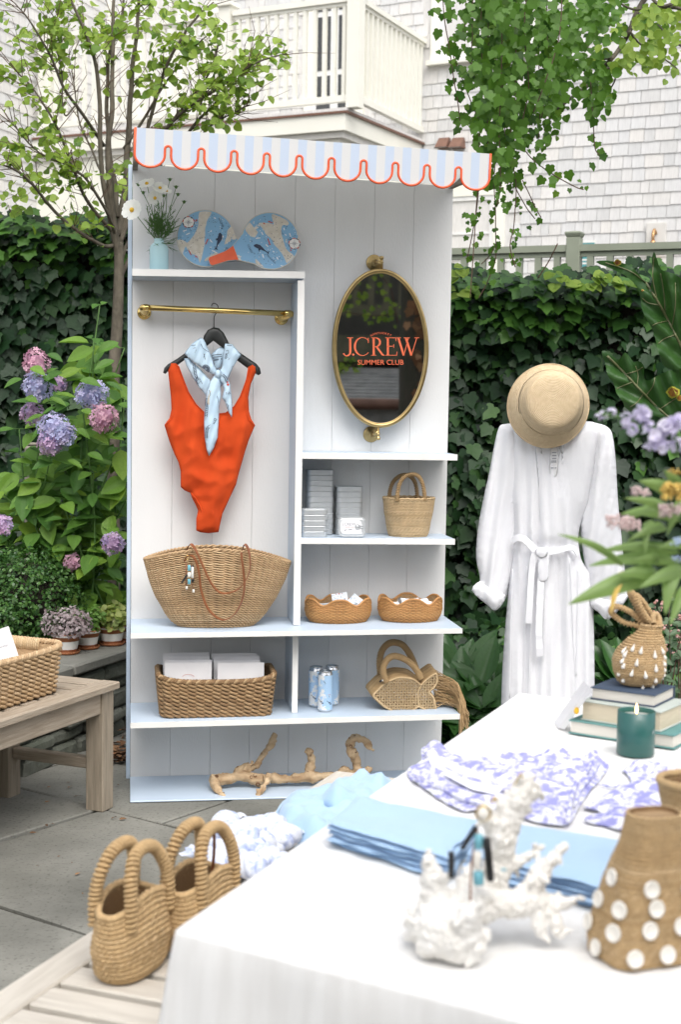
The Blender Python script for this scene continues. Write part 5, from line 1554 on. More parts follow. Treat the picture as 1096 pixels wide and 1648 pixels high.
band([(600, 945, .10), (575, 915, .115), (530, 918, .128), (480, 930, .133), (430, 936, .138)], .022, 'belt')
band([(410, 935, .142), (395, 960, .142), (385, 1040, .142), (380, 1130, .145), (372, 1260, .145)], .024, 'belt_tail')
band([(430, 1050, .140), (425, 1150, .143), (420, 1290, .146), (424, 1412, .146)], .026, 'belt_tail')
cloth([(412, 925), (440, 920), (466, 945), (466, 1020), (458, 1060), (420, 1064), (414, 1000), (420, 960)], .142, 'bow_loop', .012, lambda x, y: .003*sin(x*.5), back=.004, step=3)
cloth([(405, 922), (440, 912), (462, 930), (450, 955), (415, 955)], .150, 'belt_knot', .012, lambda x, y: 0, back=.004, step=3)
# pintuck seams
for xs in ([(300, 1010), (292, 1250), (285, 1600)], [(560, 960), (575, 1250), (592, 1650)], [(600, 1000), (596, 1300), (590, 1500)], [(392, 1100), (380, 1350), (372, 1600)], [(365, 1000), (358, 1300), (350, 1600)]):
    b = MB(); b.tube(smooth_path([Gp(*e_(x, y), .05+.045+fold_body(*e_(x, y))+.0005) for x, y in xs], 10), .0022, n=5); b.build('seam', 'linen_white', dr)
# hat: crown towards the viewer
hc = Gp(886, 651, .175)
hcw = GM @ hc
hm = frame(hcw, (EYE-hcw).normalized()+V((.10, 0, .09)))
hat = thing('straw_hat', 'natural straw boater hat hung over the collar of the white dress', 'hat', M=hm)
R0 = .153
def brim(i, j):
    a = 2*pi*i/72; r = lerp(.112, R0, j/9)
    r *= 1+.025*sin(a*2+.6)*(j/9)+.012*sin(a*3)*(j/9)
    return V((r*cos(a), r*sin(a)*1.04, -.055*(max(0, r-.112)/.042)**1.2*(1+.35*sin(a*2+1.2)+.2*sin(a+2))+.003*sin(5*a)*(j/9)))
b = MB(); b.grid(brim, 72, 10, cu=True); b.build('brim', 'hat_straw', hat)
b = MB(); b.tube([brim(i, 9) for i in range(72)], .0028, n=6, closed=True); b.build('brim_edge', 'hat_straw', hat)
b = MB(); b.lathe([(.124, -.007), (.1155, .003), (.1090, .030), (.1050, .052), (.1005, .066), (.0930, .076), (.078, .0815), (.05, .0835), (.001, .0845)], 64, sx=1, sy=1.03, M=Matrix.Translation((.004, .006, 0))); b.build('crown', 'hat_straw', hat)

# ------------------------------------------------------------------ weathered teak benches
def bench(origin, direc, W_, L_, zt, label, pale=False, side=1):
    """origin: far corner on the outer long edge; direc: unit vector towards the camera; W_ to the side"""
    ang = atan2(direc.y, direc.x)
    M = Matrix.Translation((origin.x, origin.y, 0)) @ Matrix.Rotation(ang, 4, 'Z')
    o = thing('teak_bench', label, 'bench', M=M)
    m1, m2 = ('teak_pale_x', 'teak_pale') if pale else ('teak', 'teak_y')
    s = side                                             # body lies on local +y*s
    def bx(name, lo, hi, mat, c=.004):
        lo2 = (lo[0], min(lo[1]*s, hi[1]*s), lo[2]); hi2 = (hi[0], max(lo[1]*s, hi[1]*s), hi[2])
        MB().cbox(lo2, hi2, c).build(name, mat, o)
    rw = .072
    bx('long_rail', (0, 0, zt-.026), (L_, rw, zt), m1); bx('long_rail', (0, W_-rw, zt-.026), (L_, W_, zt), m1)
    x = .012
    first = True
    while x < L_-.09:
        w = .074
        bx('slat', (x if not first else 0.0, rw+.0015, zt-.0245), (x+w, W_-rw-.0015, zt-.0015), m2, .003); x += w+.021; first = False
    bx('apron', (.03, .026, zt-.105), (L_-.03, .05, zt-.028), m1); bx('apron', (.03, W_-.05, zt-.105), (L_-.03, W_-.026, zt-.028), m1)
    bx('end_apron', (.026, .0515, zt-.105), (.05, W_-.0515, zt-.028), m2); bx('end_apron', (L_-.05, .0515, zt-.105), (L_-.026, W_-.0515, zt-.028), m2)
    lw = .072
    for x in (.016, L_-.016-lw):
        for y in (.016, W_-.016-lw): bx('leg', (x, y, 0), (x+lw, y+lw, zt-.0275), 'teak_z', .004)
        bx('stretcher', (x+.018, .016+lw+.001, .145), (x+lw-.018, W_-.016-lw-.001, .185), m2)
    return o
BZ1 = .455
P1 = onz(193, 1096.5, BZ1); d1 = (onz(-20, 1167, BZ1)-P1); d1.z = 0; d1.normalize()
bench(P1, d1, .50, 1.5, BZ1, 'weathered teak bench at left by the stone wall', side=-1)
BZ2 = .45
P2 = onz(540, 1240, BZ2); d2 = (onz(0, 1592, BZ2)-P2); d2.z = 0; d2.normalize()
bench(P2, d2, .50, 1.95, BZ2, 'pale slatted teak bench in the foreground beside the table', pale=True, side=1)

# ------------------------------------------------------------------ basket and pouch on the left bench
n1 = V((d1.y, -d1.x, 0))                                  # across the left bench, away from the viewer's side
n1 = V((-d1.y, d1.x, 0)) if V((-d1.y, d1.x, 0)).x < 0 else n1
bk0 = onz(100, 1112, BZ1+.002)
bc1 = bk0+d1*.22+n1*.145
ang1 = atan2(-d1.y, -d1.x)
BM1 = Matrix.Translation((bc1.x, bc1.y, BZ1+.002)) @ Matrix.Rotation(ang1, 4, 'Z')
bas = thing('wicker_basket', 'light brown wicker basket with hand hole on the left bench', 'basket', M=BM1)
rect_basket(bas, lambda b, n, m, o: b.build(n, m, o), V((0, 0, 0)), .42, .45, .26, .29, .145, 10, 36, .0066, .0060, rise=.012, mat='straw_tote')
b = MB()
for k in range(13):
    y = -.05+k*.0085; b.tube([V((.222+.012*cos(a*.628), y+.002*sin(a), .150+.020*sin(a*.628))) for a in range(10)], .0048, n=5, closed=True)
b.build('wrapped_handle', 'straw_light', bas)
pz = onz(4, 1050, BZ1+.1)
po = paper_bag(.07, -.02, .05, .13, .185, rad(-6), 'white paper pouch sticking out of the wicker basket', BM1 @ Matrix.Rotation(-ang1, 4, 'Z') , group=None, rz=rad(8), ry=rad(-19))
t = text_mb('summer', .011, Matrix.Translation((.028, -.0062, .125)) @ Matrix.Rotation(pi/2, 4, 'X')); t.build('pouch_lettering', 'ink_grey', po)

# ------------------------------------------------------------------ table under a white cloth
TT = .745
A_ = onz(287, 1495, TT); B_ = onz(838, 1115.5, TT)
nd = (onz(880, 1647, TT)-A_); nd.z = 0; nd.normalize()
fd = (onz(930, 1126, TT)-B_); fd.z = 0; fd.normalize()
wd2 = (nd+fd).normalized()
C_ = B_+fd*.80; E_ = A_+nd*.86
tbl = thing('trestle_table', 'long folding table hidden under the white cloth', 'table', (A_+C_)*.5*V((1, 1, 0)).x if False else V(((A_.x+C_.x)/2, (A_.y+C_.y)/2, 0)))
TO = V(((A_.x+C_.x)/2, (A_.y+C_.y)/2, 0))
b = MB(); ins = lambda p: p.lerp((A_+C_)*.5, .03)
Q = [ins(A_), ins(E_), ins(C_), ins(B_)]
b.hexa([p-TO+V((0, 0, -.035)) for p in Q]+[p-TO+V((0, 0, -.006)) for p in Q]); b.build('table_top', 'paper_white', tbl)
for p in Q:
    q = p.lerp((A_+C_)*.5, .12); b = MB(); b.tube([V((q.x, q.y, 0))-TO, V((q.x, q.y, TT-.036))-TO], .014, n=10); b.build('leg', 'tin_metal', tbl)
def cloth_mesh():
    corners = [A_, E_, C_, B_]
    per = []                                              # rounded perimeter with outward normals
    cen = (A_+C_)*.5
    N = 4
    for i in range(N):
        p, q = corners[i], corners[(i+1) % N]; t = (q-p).normalized(); nn = V((t.y, -t.x, 0))
        if nn.dot(p-cen) < 0: nn = -nn
        r = corners[i-1]; t0 = (p-r).normalized(); n0 = V((t0.y, -t0.x, 0))
        if n0.dot(p-cen) < 0: n0 = -n0
        for k in range(6):
            m_ = n0.lerp(nn, k/5).normalized(); per.append((p-(n0+nn).normalized()*.006+m_*.004, m_, 1-abs(k-2.5)/3.2))
        L = (q-p).length; K = int(L/.03)
        for k in range(1, K): per.append((p+(q-p)*(k/K), nn, 0.0))
    n = len(per); mb = MB()
    arc = [0.0]
    for i in range(n): arc.append(arc[-1]+(per[(i+1) % n][0]-per[i][0]).length)
    drop = .46; rows = 22
    def f(i, j):
        p, nn, cw = per[i % n]; s_ = arc[i % n]
        if j < 4:                                         # roll over the edge
            a = pi/2*j/3; return V((p.x, p.y, TT))+nn*(.007*sin(a))-V((0, 0, .007*(1-cos(a))))
        h = (j-3)/(rows-4); z = drop*h
        wv = .5+.5*sin(s_*21+1.3*sin(s_*5)); amp = (.012+.060*h)*(1-.3*cw)
        out = .007+.035*h*.6+amp*wv*(.25+.75*nz((s_*2.2, .3, .2))**2*3)+cw*.055*h
        return V((p.x, p.y, TT-.007-z))+nn*out+V((.002*nz((s_*9, h*4, 1)), .002*nz((s_*9, h*4, 2)), 0))
    mb.grid(f, n, rows, cu=True)
    # flat top with faint puckers
    ou = [(p.x, p.y) for p, _, _ in per]
    mb.sheet(ou, .05, lambda x, y, d: V((x, y, TT+min(d/.1, 1)*(.0016*nz((x*6, y*6, 0))+.0006*nz((x*25, y*25, 4))))), edge=.03)
    return mb
clt = cloth_mesh(); clt.smooth = True
tag(clt.build('tablecloth', 'cloth_white'), 'white linen cloth draped over the foreground table', 'tablecloth')
# ------------------------------------------------------------------ things on the table
T1 = TT+.0025
def Tz(u, v, h=0.0): return onz(u, v, T1+h)
# two stacks of folded blue shirts
def shirt_stack(top4, n, th, what, sd):
    """top4: photo pixels of the top face corners: front-left, front-right, back-right, back-left"""
    Hh = n*th
    c = [onz(u, v, T1+Hh) for u, v in top4]
    words = ['bottom', 'second from the bottom', 'middle', 'second from the top', 'top']
    for k in range(n):
        z0 = T1+k*th
        j = lambda: V((U(-.0045, .0045), U(-.0045, .0045), 0))
        fl_, fr_, br_, bl_ = [V((p.x, p.y, 0))+j() for p in c]
        cen = (fl_+br_)*.5
        b = MB(); nu, nv = 40, 18
        def pos(i, jj, up):
            s_, t = i/(nu-1), jj/(nv-1)
            p = fl_.lerp(fr_, s_).lerp(bl_.lerp(br_, s_), t)
            # round the folded front edge and soften all the rims
            p = p+V((nz((s_*5+sd, t*3, k*2.1)), nz((s_*6, t*3+sd, k*1.3)), 0))*.007
            ed = min(min(s_, 1-s_)*9, t*9, (1-t)*9, 1.0); q = sqrt(max(0, 1-(1-ed)**2))
            wob = .0055*nz((p.x*9+sd, p.y*9, k*1.7))*ed*(1 if k == n-1 else .4)+.0012*nz((p.x*45, p.y*45, k))
            sag = .003*nz((p.x*4, p.y*4, k+sd))
            return V((p.x, p.y, z0+th*.5+sag*(k/n)+(th*.5*q+wob if up else -th*.48*q)))
        b.grid(lambda i, jj: pos(i, jj, True), nu, nv); b.grid(lambda i, jj: pos(nu-1-i, jj, False), nu, nv)
        o = b.build('folded_shirt', 'shirt_blue', None); b.v = b.v
        tag(o, 'folded light blue shirt, %s of the %s' % (words[k] if n == 5 else words[k], what), 'shirt', 'folded blue shirts on the table')
shirt_stack([(528, 1322), (722, 1380), (772, 1316), (575, 1278)], 5, 0.0080, 'stack by the table edge', 1.0)
shirt_stack([(745, 1372), (972, 1424), (1012, 1352), (800, 1318)], 5, 0.0080, 'stack behind the coral', 5.0)
# floral garments
h_ = lambda x, y: (640+x/3.044, 1180+y/3.044)
def garment(pts, name, label, thick, sd, mat='toile_violet', parts=()):
    P = smooth_path([V((*onz(u, v, T1)[:2], 0)) for u, v in pts], 4, True)
    c = sum(P, V((0, 0, 0)))/len(P)
    o = thing(name, label, 'garment', V((c.x, c.y, T1)))
    f = lambda x, y, d: V((x-c.x, y-c.y, .003+thick*.45*(1-exp(-d/.012))*(.35+.65*abs(nz((x*7+sd, y*7, sd))))+.010*max(0, sin((x*.8+y)*48+5*nz((x*6, y*6, sd))))**2*min(1, d/.02)+.010*(1-2*abs(nz((x*11, y*11, sd))))*min(1, d/.02)+.005*nz((x*40, y*40, sd))*min(1, d/.012)))
    b = MB(); b.sheet([(p.x, p.y) for p in P], .009, f, edge=.008); b.build('cloth', mat, o)
    b = MB(); b.tube([V((p.x-c.x, p.y-c.y, .004+.004*nz(p*30))) for p in P], .0026, n=6, closed=True); b.build('hem', mat, o)
    return o, c, f
g1, gc, gf = garment([h_(*p) for p in [(125, 85), (200, 70), (290, 125), (420, 142), (540, 118), (640, 140), (800, 80), (860, 135), (930, 125), (970, 95), (985, 140), (1030, 160), (1000, 220), (930, 300), (880, 380), (835, 450), (760, 455), (640, 430), (560, 400), (390, 385), (320, 385), (220, 335), (120, 265), (62, 222), (60, 185), (120, 150)]],
            'floral_dress', 'white garment with violet blue floral print spread on the table', .02, 2.0)
P = [onz(*h_(*p), T1) for p in [(165, 160), (260, 190), (420, 260), (520, 300), (480, 350), (340, 320), (220, 250), (160, 200)]]
pl_ = smooth_path(P, 4, True); pc = [(p.x, p.y) for p in pl_]
b = MB(); b.sheet(pc, .012, lambda x, y, d: V((x-gc.x, y-gc.y, .020+.005*nz((x*20, y*20, 2))))); b.build('lining', 'print_cloth', g1)
for xs in ([(130, 90), (200, 150), (330, 220), (470, 270), (560, 290)], [(75, 205), (180, 250), (300, 310), (420, 345)], [(965, 110), (930, 180), (880, 240), (850, 330), (835, 430)], [(985, 150), (950, 210), (900, 270), (870, 350)]):
    b = MB(); b.tube(smooth_path([onz(*h_(*p), T1+.016)-V((gc.x, gc.y, T1)) for p in xs], 8), .0040, n=6); b.build('ruffle', 'toile_violet', g1)
k3 = lambda x, y: (920+x/4.58, 1220+y/4.58)
garment([k3(*p) for p in [(385, 100), (480, 78), (620, 62), (740, 110), (860, 170), (900, 300), (760, 420), (560, 470), (400, 545), (250, 505), (115, 480), (150, 440), (250, 430), (180, 400), (100, 380), (190, 330), (300, 270), (380, 215), (450, 200), (420, 130)]],
        'floral_blouse', 'small violet floral printed blouse behind the disc covered bag', .022, 7.0)
b = MB(); pth = [(965, 1262), (985, 1266), (1005, 1263), (1018, 1260)]
sb = b.tube(smooth_path([onz(u, v, T1+.004) for u, v in pth], 6), .003, n=6).build('drawstring', 'toile_violet'); tag(sb, 'thin floral drawstring lying between the two printed garments', 'drawstring')

# ------------------------------------------------------------------ coral with an earring charm
cb0 = onz(735, 1535, TT)
cor = thing('coral_branch', 'white branching coral standing on the table front', 'coral', V((cb0.x, cb0.y, TT)))
CZ = (CM.inverted() @ V((cb0.x, cb0.y, TT))).z*-1
def K(u, v, dz=0.0): return at(u, v, CZ+dz)-V((cb0.x, cb0.y, TT))
b = MB()
def arm(pts, seed):
    P = smooth_path([K(u, v, d) for u, v, d, r in pts], 6); s_ = CZ/F
    R_ = []
    for i in range(len(P)):
        k = min(i//6, len(pts)-2); t = (i-k*6)/6; R_.append(s_*lerp(pts[k][3], pts[k+1][3], t)*(1+.22*nz(P[i]*70+V((seed, 0, 0)))))
    b.tube(P, R_, n=12)
    rr = random.Random(seed)
    for q in range(max(3, len(P)//4)):                     # short side branches
        i = rr.randrange(3, len(P)); d = V((rr.gauss(0, 1), rr.gauss(0, 1), rr.gauss(.4, 1))).normalized(); L = R_[i]+s_*rr.uniform(8, 20); e = P[i]+d*L
        b.tube([P[i], P[i]+d*L*.6+V((0, 0, .002)), e], [R_[i]*.45, s_*rr.uniform(4, 6), s_*rr.uniform(2, 3.5)], n=8)
    for q in range(len(P)*2):                              # knobs
        i = rr.randrange(len(P)); d = V((rr.gauss(0, 1), rr.gauss(0, 1), rr.gauss(0, 1))).normalized()
        b.ell(P[i]+d*R_[i]*.85, R_[i]*rr.uniform(.25, .5), 7, 5)
arm([(665, 1505, .02, 15), (690, 1495, 0, 30), (715, 1500, -.02, 40), (745, 1510, -.03, 36), (765, 1520, -.03, 26)], 1)
arm([(700, 1500, 0, 36), (705, 1465, 0, 32), (700, 1425, 0, 22), (692, 1395, 0, 13), (689, 1378, 0, 10)], 2)
arm([(720, 1480, -.01, 34), (755, 1460, 0, 30), (790, 1455, .01, 24), (825, 1455, .02, 22), (858, 1448, .03, 24)], 3)
arm([(745, 1455, .01, 22), (757, 1420, .03, 18), (765, 1395, .04, 12)], 4)
arm([(775, 1445, .04, 22), (795, 1420, .05, 22), (803, 1385, .05, 25), (808, 1345, .05, 26), (818, 1315, .05, 26), (832, 1290, .05, 22), (846, 1262, .05, 15), (850, 1246, .05, 9)], 5)
arm([(800, 1335, .05, 18), (785, 1318, .04, 14), (778, 1305, .04, 10)], 6)
arm([(835, 1285, .05, 14), (855, 1278, .05, 12), (868, 1270, .05, 8)], 7)
arm([(852, 1440, .03, 22), (866, 1412, .03, 17), (885, 1388, .03, 11), (905, 1366, .03, 7.5), (912, 1358, .03, 5)], 8)
arm([(800, 1405, .05, 14), (830, 1390, .05, 10), (855, 1375, .05, 7), (866, 1367, .05, 5)], 9)
arm([(862, 1450, .03, 22), (880, 1462, .03, 16), (895, 1485, .02, 12), (900, 1508, .02, 7)], 10)
arm([(870, 1450, .03, 18), (895, 1455, .03, 13), (915, 1452, .03, 9), (925, 1446, .03, 6)], 11)
arm([(868, 1458, .03, 16), (868, 1485, .02, 13), (872, 1508, .02, 8)], 12)
arm([(690, 1470, .02, 20), (668, 1480, .03, 14), (655, 1490, .03, 9)], 13)
arm([(745, 1490, -.05, 24), (760, 1470, -.06, 18), (775, 1462, -.06, 10)], 14)
arm([(730, 1515, -.03, 26), (745, 1535, -.04, 22), (750, 1545, -.04, 12)], 15)
zmin = .0
b.v = [(x, y, max(z, .002)) for x, y, z in b.v]
co = b.build('branches', 'coral_white', cor)
rm = co.modifiers.new('fuse', 'REMESH'); rm.mode = 'VOXEL'; rm.voxel_size = .0021; rm.use_smooth_shade = True
tex = bpy.data.textures.new('coral_pits', 'CLOUDS'); tex.noise_scale = .0065; tex.noise_depth = 4
dm = co.modifiers.new('pits', 'DISPLACE'); dm.texture = tex; dm.strength = .0085; dm.mid_level = .5; dm.texture_coords = 'LOCAL'
er = thing('bead_earring', 'bead and shell earring charm hanging from the coral', 'earring', at(765, 1440, CZ-.03))
eo = at(765, 1440, CZ-.03)
def E(u, v, d=-.04): return at(u, v, CZ+d)-eo
def ebead(p0, p1, r, mat, name='bead'):
    b = MB(); q = p1-p0; b.lathe([(.0006, 0), (r*.8, 0), (r, r*.3), (r, q.length-r*.3), (r*.8, q.length), (.0006, q.length)], 12, M=frame(p0, q)); b.build(name, mat, er)
b = MB(); c = E(778, 1309); b.tube([c+V((.0095*cos(a*.419), 0, .0095*sin(a*.419))) for a in range(15)], .0016, n=6, closed=True); b.build('gold_ring', 'brass_bright', er)
b = MB(); b.ell(E(778, 1311), (.0075, .005, .0085), 12, 8); b.build('pearl_stud', 'pearl', er)
b = MB(); b.tube(smooth_path([E(790, 1292), E(797, 1284), E(800, 1290)], 4), .002, n=6); b.tube(smooth_path([E(828, 1262, .0), E(838, 1246, .0), E(842, 1252, .0)], 4), .0014, n=6); b.build('gold_hook', 'brass_bright', er)
ebead(E(771, 1342), E(770, 1366), .0058, 'bead_turq'); ebead(E(769, 1370), E(768, 1398), .0056, 'pearl'); ebead(E(770, 1402), E(771, 1424), .0070, 'bead_turq')
ebead(E(783, 1348), E(790, 1418), .0052, 'bead_black', 'black_pendant')
for k in range(7): ebead(E(767-3.4*k, 1330+5.2*k), E(764-3.4*k, 1335+5.2*k), .0036, 'bead_black')
for k in range(7): ebead(E(727, 1371+6*k), E(726, 1376.5+6*k), .0044, 'bead_black')
b = MB(); b.tube(smooth_path([E(769, 1335), E(762, 1368), E(758, 1410), E(757, 1450)], 5), .0014, n=5); b.build('red_cord', 'leather', er)
ebead(E(757, 1452), E(756, 1466), .0042, 'pearl')
ebead(E(806, 1402), E(806, 1412), .0052, 'pearl'); ebead(E(811, 1398), E(811, 1401), .0036, 'bead_turq')

# ------------------------------------------------------------------ bags with shell discs at the right
def jute_coil(ring, rows, N, r, tw=.0012, wob=30):
    b = MB()
    for k in range(rows):
        h = (k+.5)/rows
        for ph in (0, 1):
            pts = []
            for i in range(N):
                p, nn = ring(i/N, h); a = 2*pi*(N//4)*i/N+pi*ph+k*1.3
                pts.append(p+nn*(tw*cos(a)+.0012*nz(p*60))+V((0, 0, tw*sin(a))))
            b.tube(pts, r, n=5, closed=True)
    return b
ba0 = onz(1046, 1535, TT)
pb = thing('disc_bag', 'jute bag covered with white shell discs on the table corner', 'bag', V((ba0.x, ba0.y, TT)), rad(20))
def pb_ring(t, h):
    f = rrect_ring(curve([(0, .145), (.15, .150), (.5, .120), (.8, .080), (1, .070)], h), curve([(0, .095), (.15, .098), (.5, .082), (.8, .060), (1, .052)], h), .024)
    p, nn = f(t); return V((p.x, p.y, .002+h*.188)), V((nn.x, nn.y, 0))
cache = {}
def cring(fn):
    def g_(t, h):
        k = (round(t, 5), round(h, 5))
        if k not in cache: cache[k] = fn(t, h)
        return cache[k]
    return g_
b = jute_coil(pb_ring, 34, 100, .0021, .0010); b.build('woven_body', 'jute', pb)
b = MB(); b.grid(lambda i, j: pb_ring(i/40, j/8)[0]-pb_ring(i/40, j/8)[1]*.003, 40, 9, cu=True); b.poly([pb_ring(i/40, .02)[0] for i in range(40)]); b.poly([pb_ring(i/40, .97)[0] for i in range(40)]); b.build('lining', 'straw_dark', pb)
rr = random.Random(3)
for h, n, off in ((.09, 9, .0), (.24, 9, .5), (.40, 8, .2), (.53, 6, .6)):
    for k in range(n):
        p, nn = pb_ring((k+off+rr.uniform(-.18, .18))/n, h+rr.uniform(-.035, .035)); nn = (nn+V((0, 0, .18))).normalized()
        b = MB(); b.lathe([(.0112, .0), (.0117, .0015), (.0108, .0030), (.0092, .0028), (.0085, .0020), (.001, .0014)], 18, M=frame(p+nn*.0035, nn)); b.build('shell_disc', 'pearl', pb)
bb0 = onz(1122, 1440, TT)
pb2 = thing('jute_bucket', 'plain jute bucket cut by the right edge behind the disc bag', 'bag', V((bb0.x, bb0.y, TT)))
def b2_ring(t, h):
    a = 2*pi*t; R_ = curve([(0, .030), (.3, .038), (.7, .050), (1, .060)], h); return V((R_*cos(a), R_*sin(a)*.8, .002+h*.165)), V((cos(a), sin(a), 0))
b = jute_coil(b2_ring, 27, 80, .0027); b.build('woven_body', 'jute', pb2)
b = MB(); b.grid(lambda i, j: b2_ring(i/40, j/6)[0]-b2_ring(i/40, j/6)[1]*.003, 40, 7, cu=True); b.poly([b2_ring(i/40, .02)[0] for i in range(40)]); b.build('lining', 'straw_dark', pb2)
b = MB(); b.tube([b2_ring(i/60, 1)[0]+V((0, 0, .003+.001*(i % 2))) for i in range(60)], .006, n=7, closed=True); b.build('rim', 'jute', pb2)

# ------------------------------------------------------------------ books, beaded bag, card, candle
fl0, fr0 = onz(917, 1180.5, T1), onz(1090.5, 1207.5, T1)
bx_ = (fr0-fl0); W0 = bx_.length; bang = atan2(bx_.y, bx_.x)
def book(z, th, fl_px, w, d, cover, page, label, rz=0.0, hard=True):
    p = onz(fl_px[0], fl_px[1], z); M = Matrix.Translation((p.x, p.y, z)) @ Matrix.Rotation(bang+rz, 4, 'Z')
    o = thing('book', label, 'book', M=M, group='books stacked on the table')
    c = .0028; ov = .004
    MB().cbox((-ov, -ov, 0), (w+ov, d, c), .001).build('cover', cover, o); MB().cbox((-ov, -ov, th-c), (w+ov, d, th), .001).build('cover', cover, o)
    MB().cbox((-ov, d+.0004, 0), (w+ov, d+.005, th), .0015).build('spine', cover, o)
    b = MB(); b.box((0, 0, c+.0003), (w, d, th-c-.0003)); b.build('page_block', page, o)
    return o
th0, th1, th2 = .030, .043, .027
book(T1, th0, (919, 1180), .232, .175, 'book_teal', 'page_white', 'large teal hardback at the bottom of the book stack')
book(T1+th0+.0004, th1, (938, 1158), .178, .145, 'book_jacket', 'page_cream', 'thick book with worn pale jacket in the middle of the stack', -.03)
o = book(T1+th0+th1+.0008, th2, (954, 1125), .139, .118, 'book_navy', 'page_white', 'navy blue book on top of the stack', .02)
ZB2 = T1+th0+th1+th2+.0008
cd_ = thing('photo_card', 'folded picture card leaning against the left of the book stack', 'card', onz(905, 1172, T1))
c0 = onz(905, 1172, T1); pa_, pb_, pc_, pd_ = [at(u, v, 3.02)-c0 for u, v in ((899, 1172), (909, 1174), (954, 1112), (948, 1104))]
pa_, pb_ = onz(899, 1172, T1)-c0, onz(909, 1174, T1)-c0
b = MB(); b.hexa([pa_, pb_, pb_+V((0, .06, 0)), pa_+V((0, .06, 0)), pd_, pc_, pc_+V((0, .06, 0)), pd_+V((0, .06, 0))]); b.build('card_leaf', 'paper_white', cd_)
ik = MB(); mid = (pb_+pc_)*.5; b = MB(); b.ell(mid+V((-.004, -.003, .0)), (.006, .002, .008), 10, 6); b.build('orange_motif', 'flower_yellow', cd_)
# bag with drop pearls
bb = onz(1030, 1103, ZB2)
bun = thing('pearl_drop_bag', 'small knotted crochet bag with white drop pearls on the navy book', 'bag', V((bb.x, bb.y, ZB2)))
bz = (CM.inverted() @ bb).z*-1; sB = bz/F
def Bp(u, v, d=0.0): return at(u, v, bz+d)-V((bb.x, bb.y, ZB2))
def body_ring(t, h):
    a = 2*pi*t
    R_ = sB*curve([(0, 26), (.06, 33), (.2, 40), (.4, 42), (.6, 37), (.75, 28), (.85, 19), (.93, 15), (1, 17)], h)
    cx = Bp(lerp(1029, 1048, max(0, (h-.5)*2)), 1060).x
    return V((cx+R_*cos(a), R_*sin(a)*.85, .003+h*sB*98)), V((cos(a), sin(a), 0))
b = jute_coil(body_ring, 26, 72, .0021, .0009); b.build('crochet_body', 'jute', bun)
b = MB(); b.grid(lambda i, j: body_ring(i/40, j/12)[0]-body_ring(i/40, j/12)[1]*.002, 40, 13, cu=True); b.poly([body_ring(i/40, .01)[0] for i in range(40)]); b.build('lining', 'jute', bun)
for pts in ([(1040, 1022), (1028, 1008), (1005, 1002), (988, 990), (984, 982), (992, 976), (1010, 982), (1024, 992), (1038, 1010)],
            [(1042, 1020), (1034, 998), (1024, 975), (1016, 958), (1015, 953), (1019, 955), (1026, 972), (1036, 992), (1046, 1008)],
            [(1060, 1014), (1052, 996), (1040, 975), (1027, 960), (1026, 962), (1036, 985), (1048, 1004)],
            [(1062, 1016), (1062, 1000), (1058, 990), (1052, 990), (1052, 1004)]):
    b = MB(); k_n = len(pts); coil(b, [Bp(u, v, .012*sin(i)) for i, (u, v) in enumerate(pts)], .0052, .0019, 34); b.build('handle_loop', 'jute', bun)
for (u, v, ax) in [(999, 1045, 1), (1012, 1040, .7), (1024, 1043, .4), (1000, 1050, 1), (1017, 1062, .3), (1047, 1050, -.1), (998, 1068, .8), (1010, 1079, .5), (1032, 1082, -.3), (1049, 1072, -.1), (993, 1082, 1), (1000, 1092, .8), (1050, 1091, -.2), (1062, 1045, -.8), (1066, 1055, -1), (1065, 1065, -1), (1066, 1075, -1), (1066, 1084, -.9), (1064, 1090, -.8), (1030, 1105, 0), (1047, 1102, -.2), (996, 1060, 1)]:
    b = MB(); r = .0046
    p = Bp(u, v); hq = min(max((p.z-.003)/(sB*98), 0), .8); c_, _ = body_ring(0, hq); R_ = sB*curve([(0, 26), (.06, 33), (.2, 40), (.4, 42), (.6, 37), (.75, 28), (.85, 19)], hq)
    dx = min(max(p.x-(c_.x-R_), -R_), R_); p.x = c_.x-R_+dx; p.y = -.85*sqrt(max(R_*R_-dx*dx, 0))-.0035
    b.lathe([(.0004, .0135), (.0012, .0115), (r*.6, .006), (r, .0), (r*.8, -r*.7), (.0004, -r)], 10, M=Matrix.Translation(p) @ Matrix.Rotation(.5*ax, 4, 'Y')); b.build('drop_pearl', 'pearl', bun)
# candle
cc = onz(1023, 1213, T1)
can_ = thing('candle', 'lit candle in a dark teal glass on the table', 'candle', V((cc.x, cc.y, T1)))
b = MB(); b.lathe([(.001, 0), (.036, 0), (.0385, .002), (.0385, .09), (.0365, .0905), (.0355, .088), (.0355, .078)], 40, cap=False); b.build('glass', 'candle_glass', can_)
b = MB(); b.lathe([(.0352, .070), (.0352, .0795), (.001, .0785)], 32); wx = b.build('wax', 'wax', can_)
b = MB(); b.tube([(0, 0, .078), (.0006, 0, .086)], .0008, n=5); b.build('wick', 'bead_black', can_)
b = MB(); b.lathe([(.0006, .083), (.0030, .088), (.0034, .092), (.0022, .098), (.0002, .105)], 12); b.build('flame', 'flame', can_)
t = text_mb('J.C', .008, Matrix.Translation((.0385*sin(.9), -.0385*cos(.9)-.0006, .05)) @ Matrix.Rotation(.9, 4, 'Z') @ Matrix.Rotation(pi/2, 4, 'X')); t.build('glass_lettering', 'paper_white', can_)

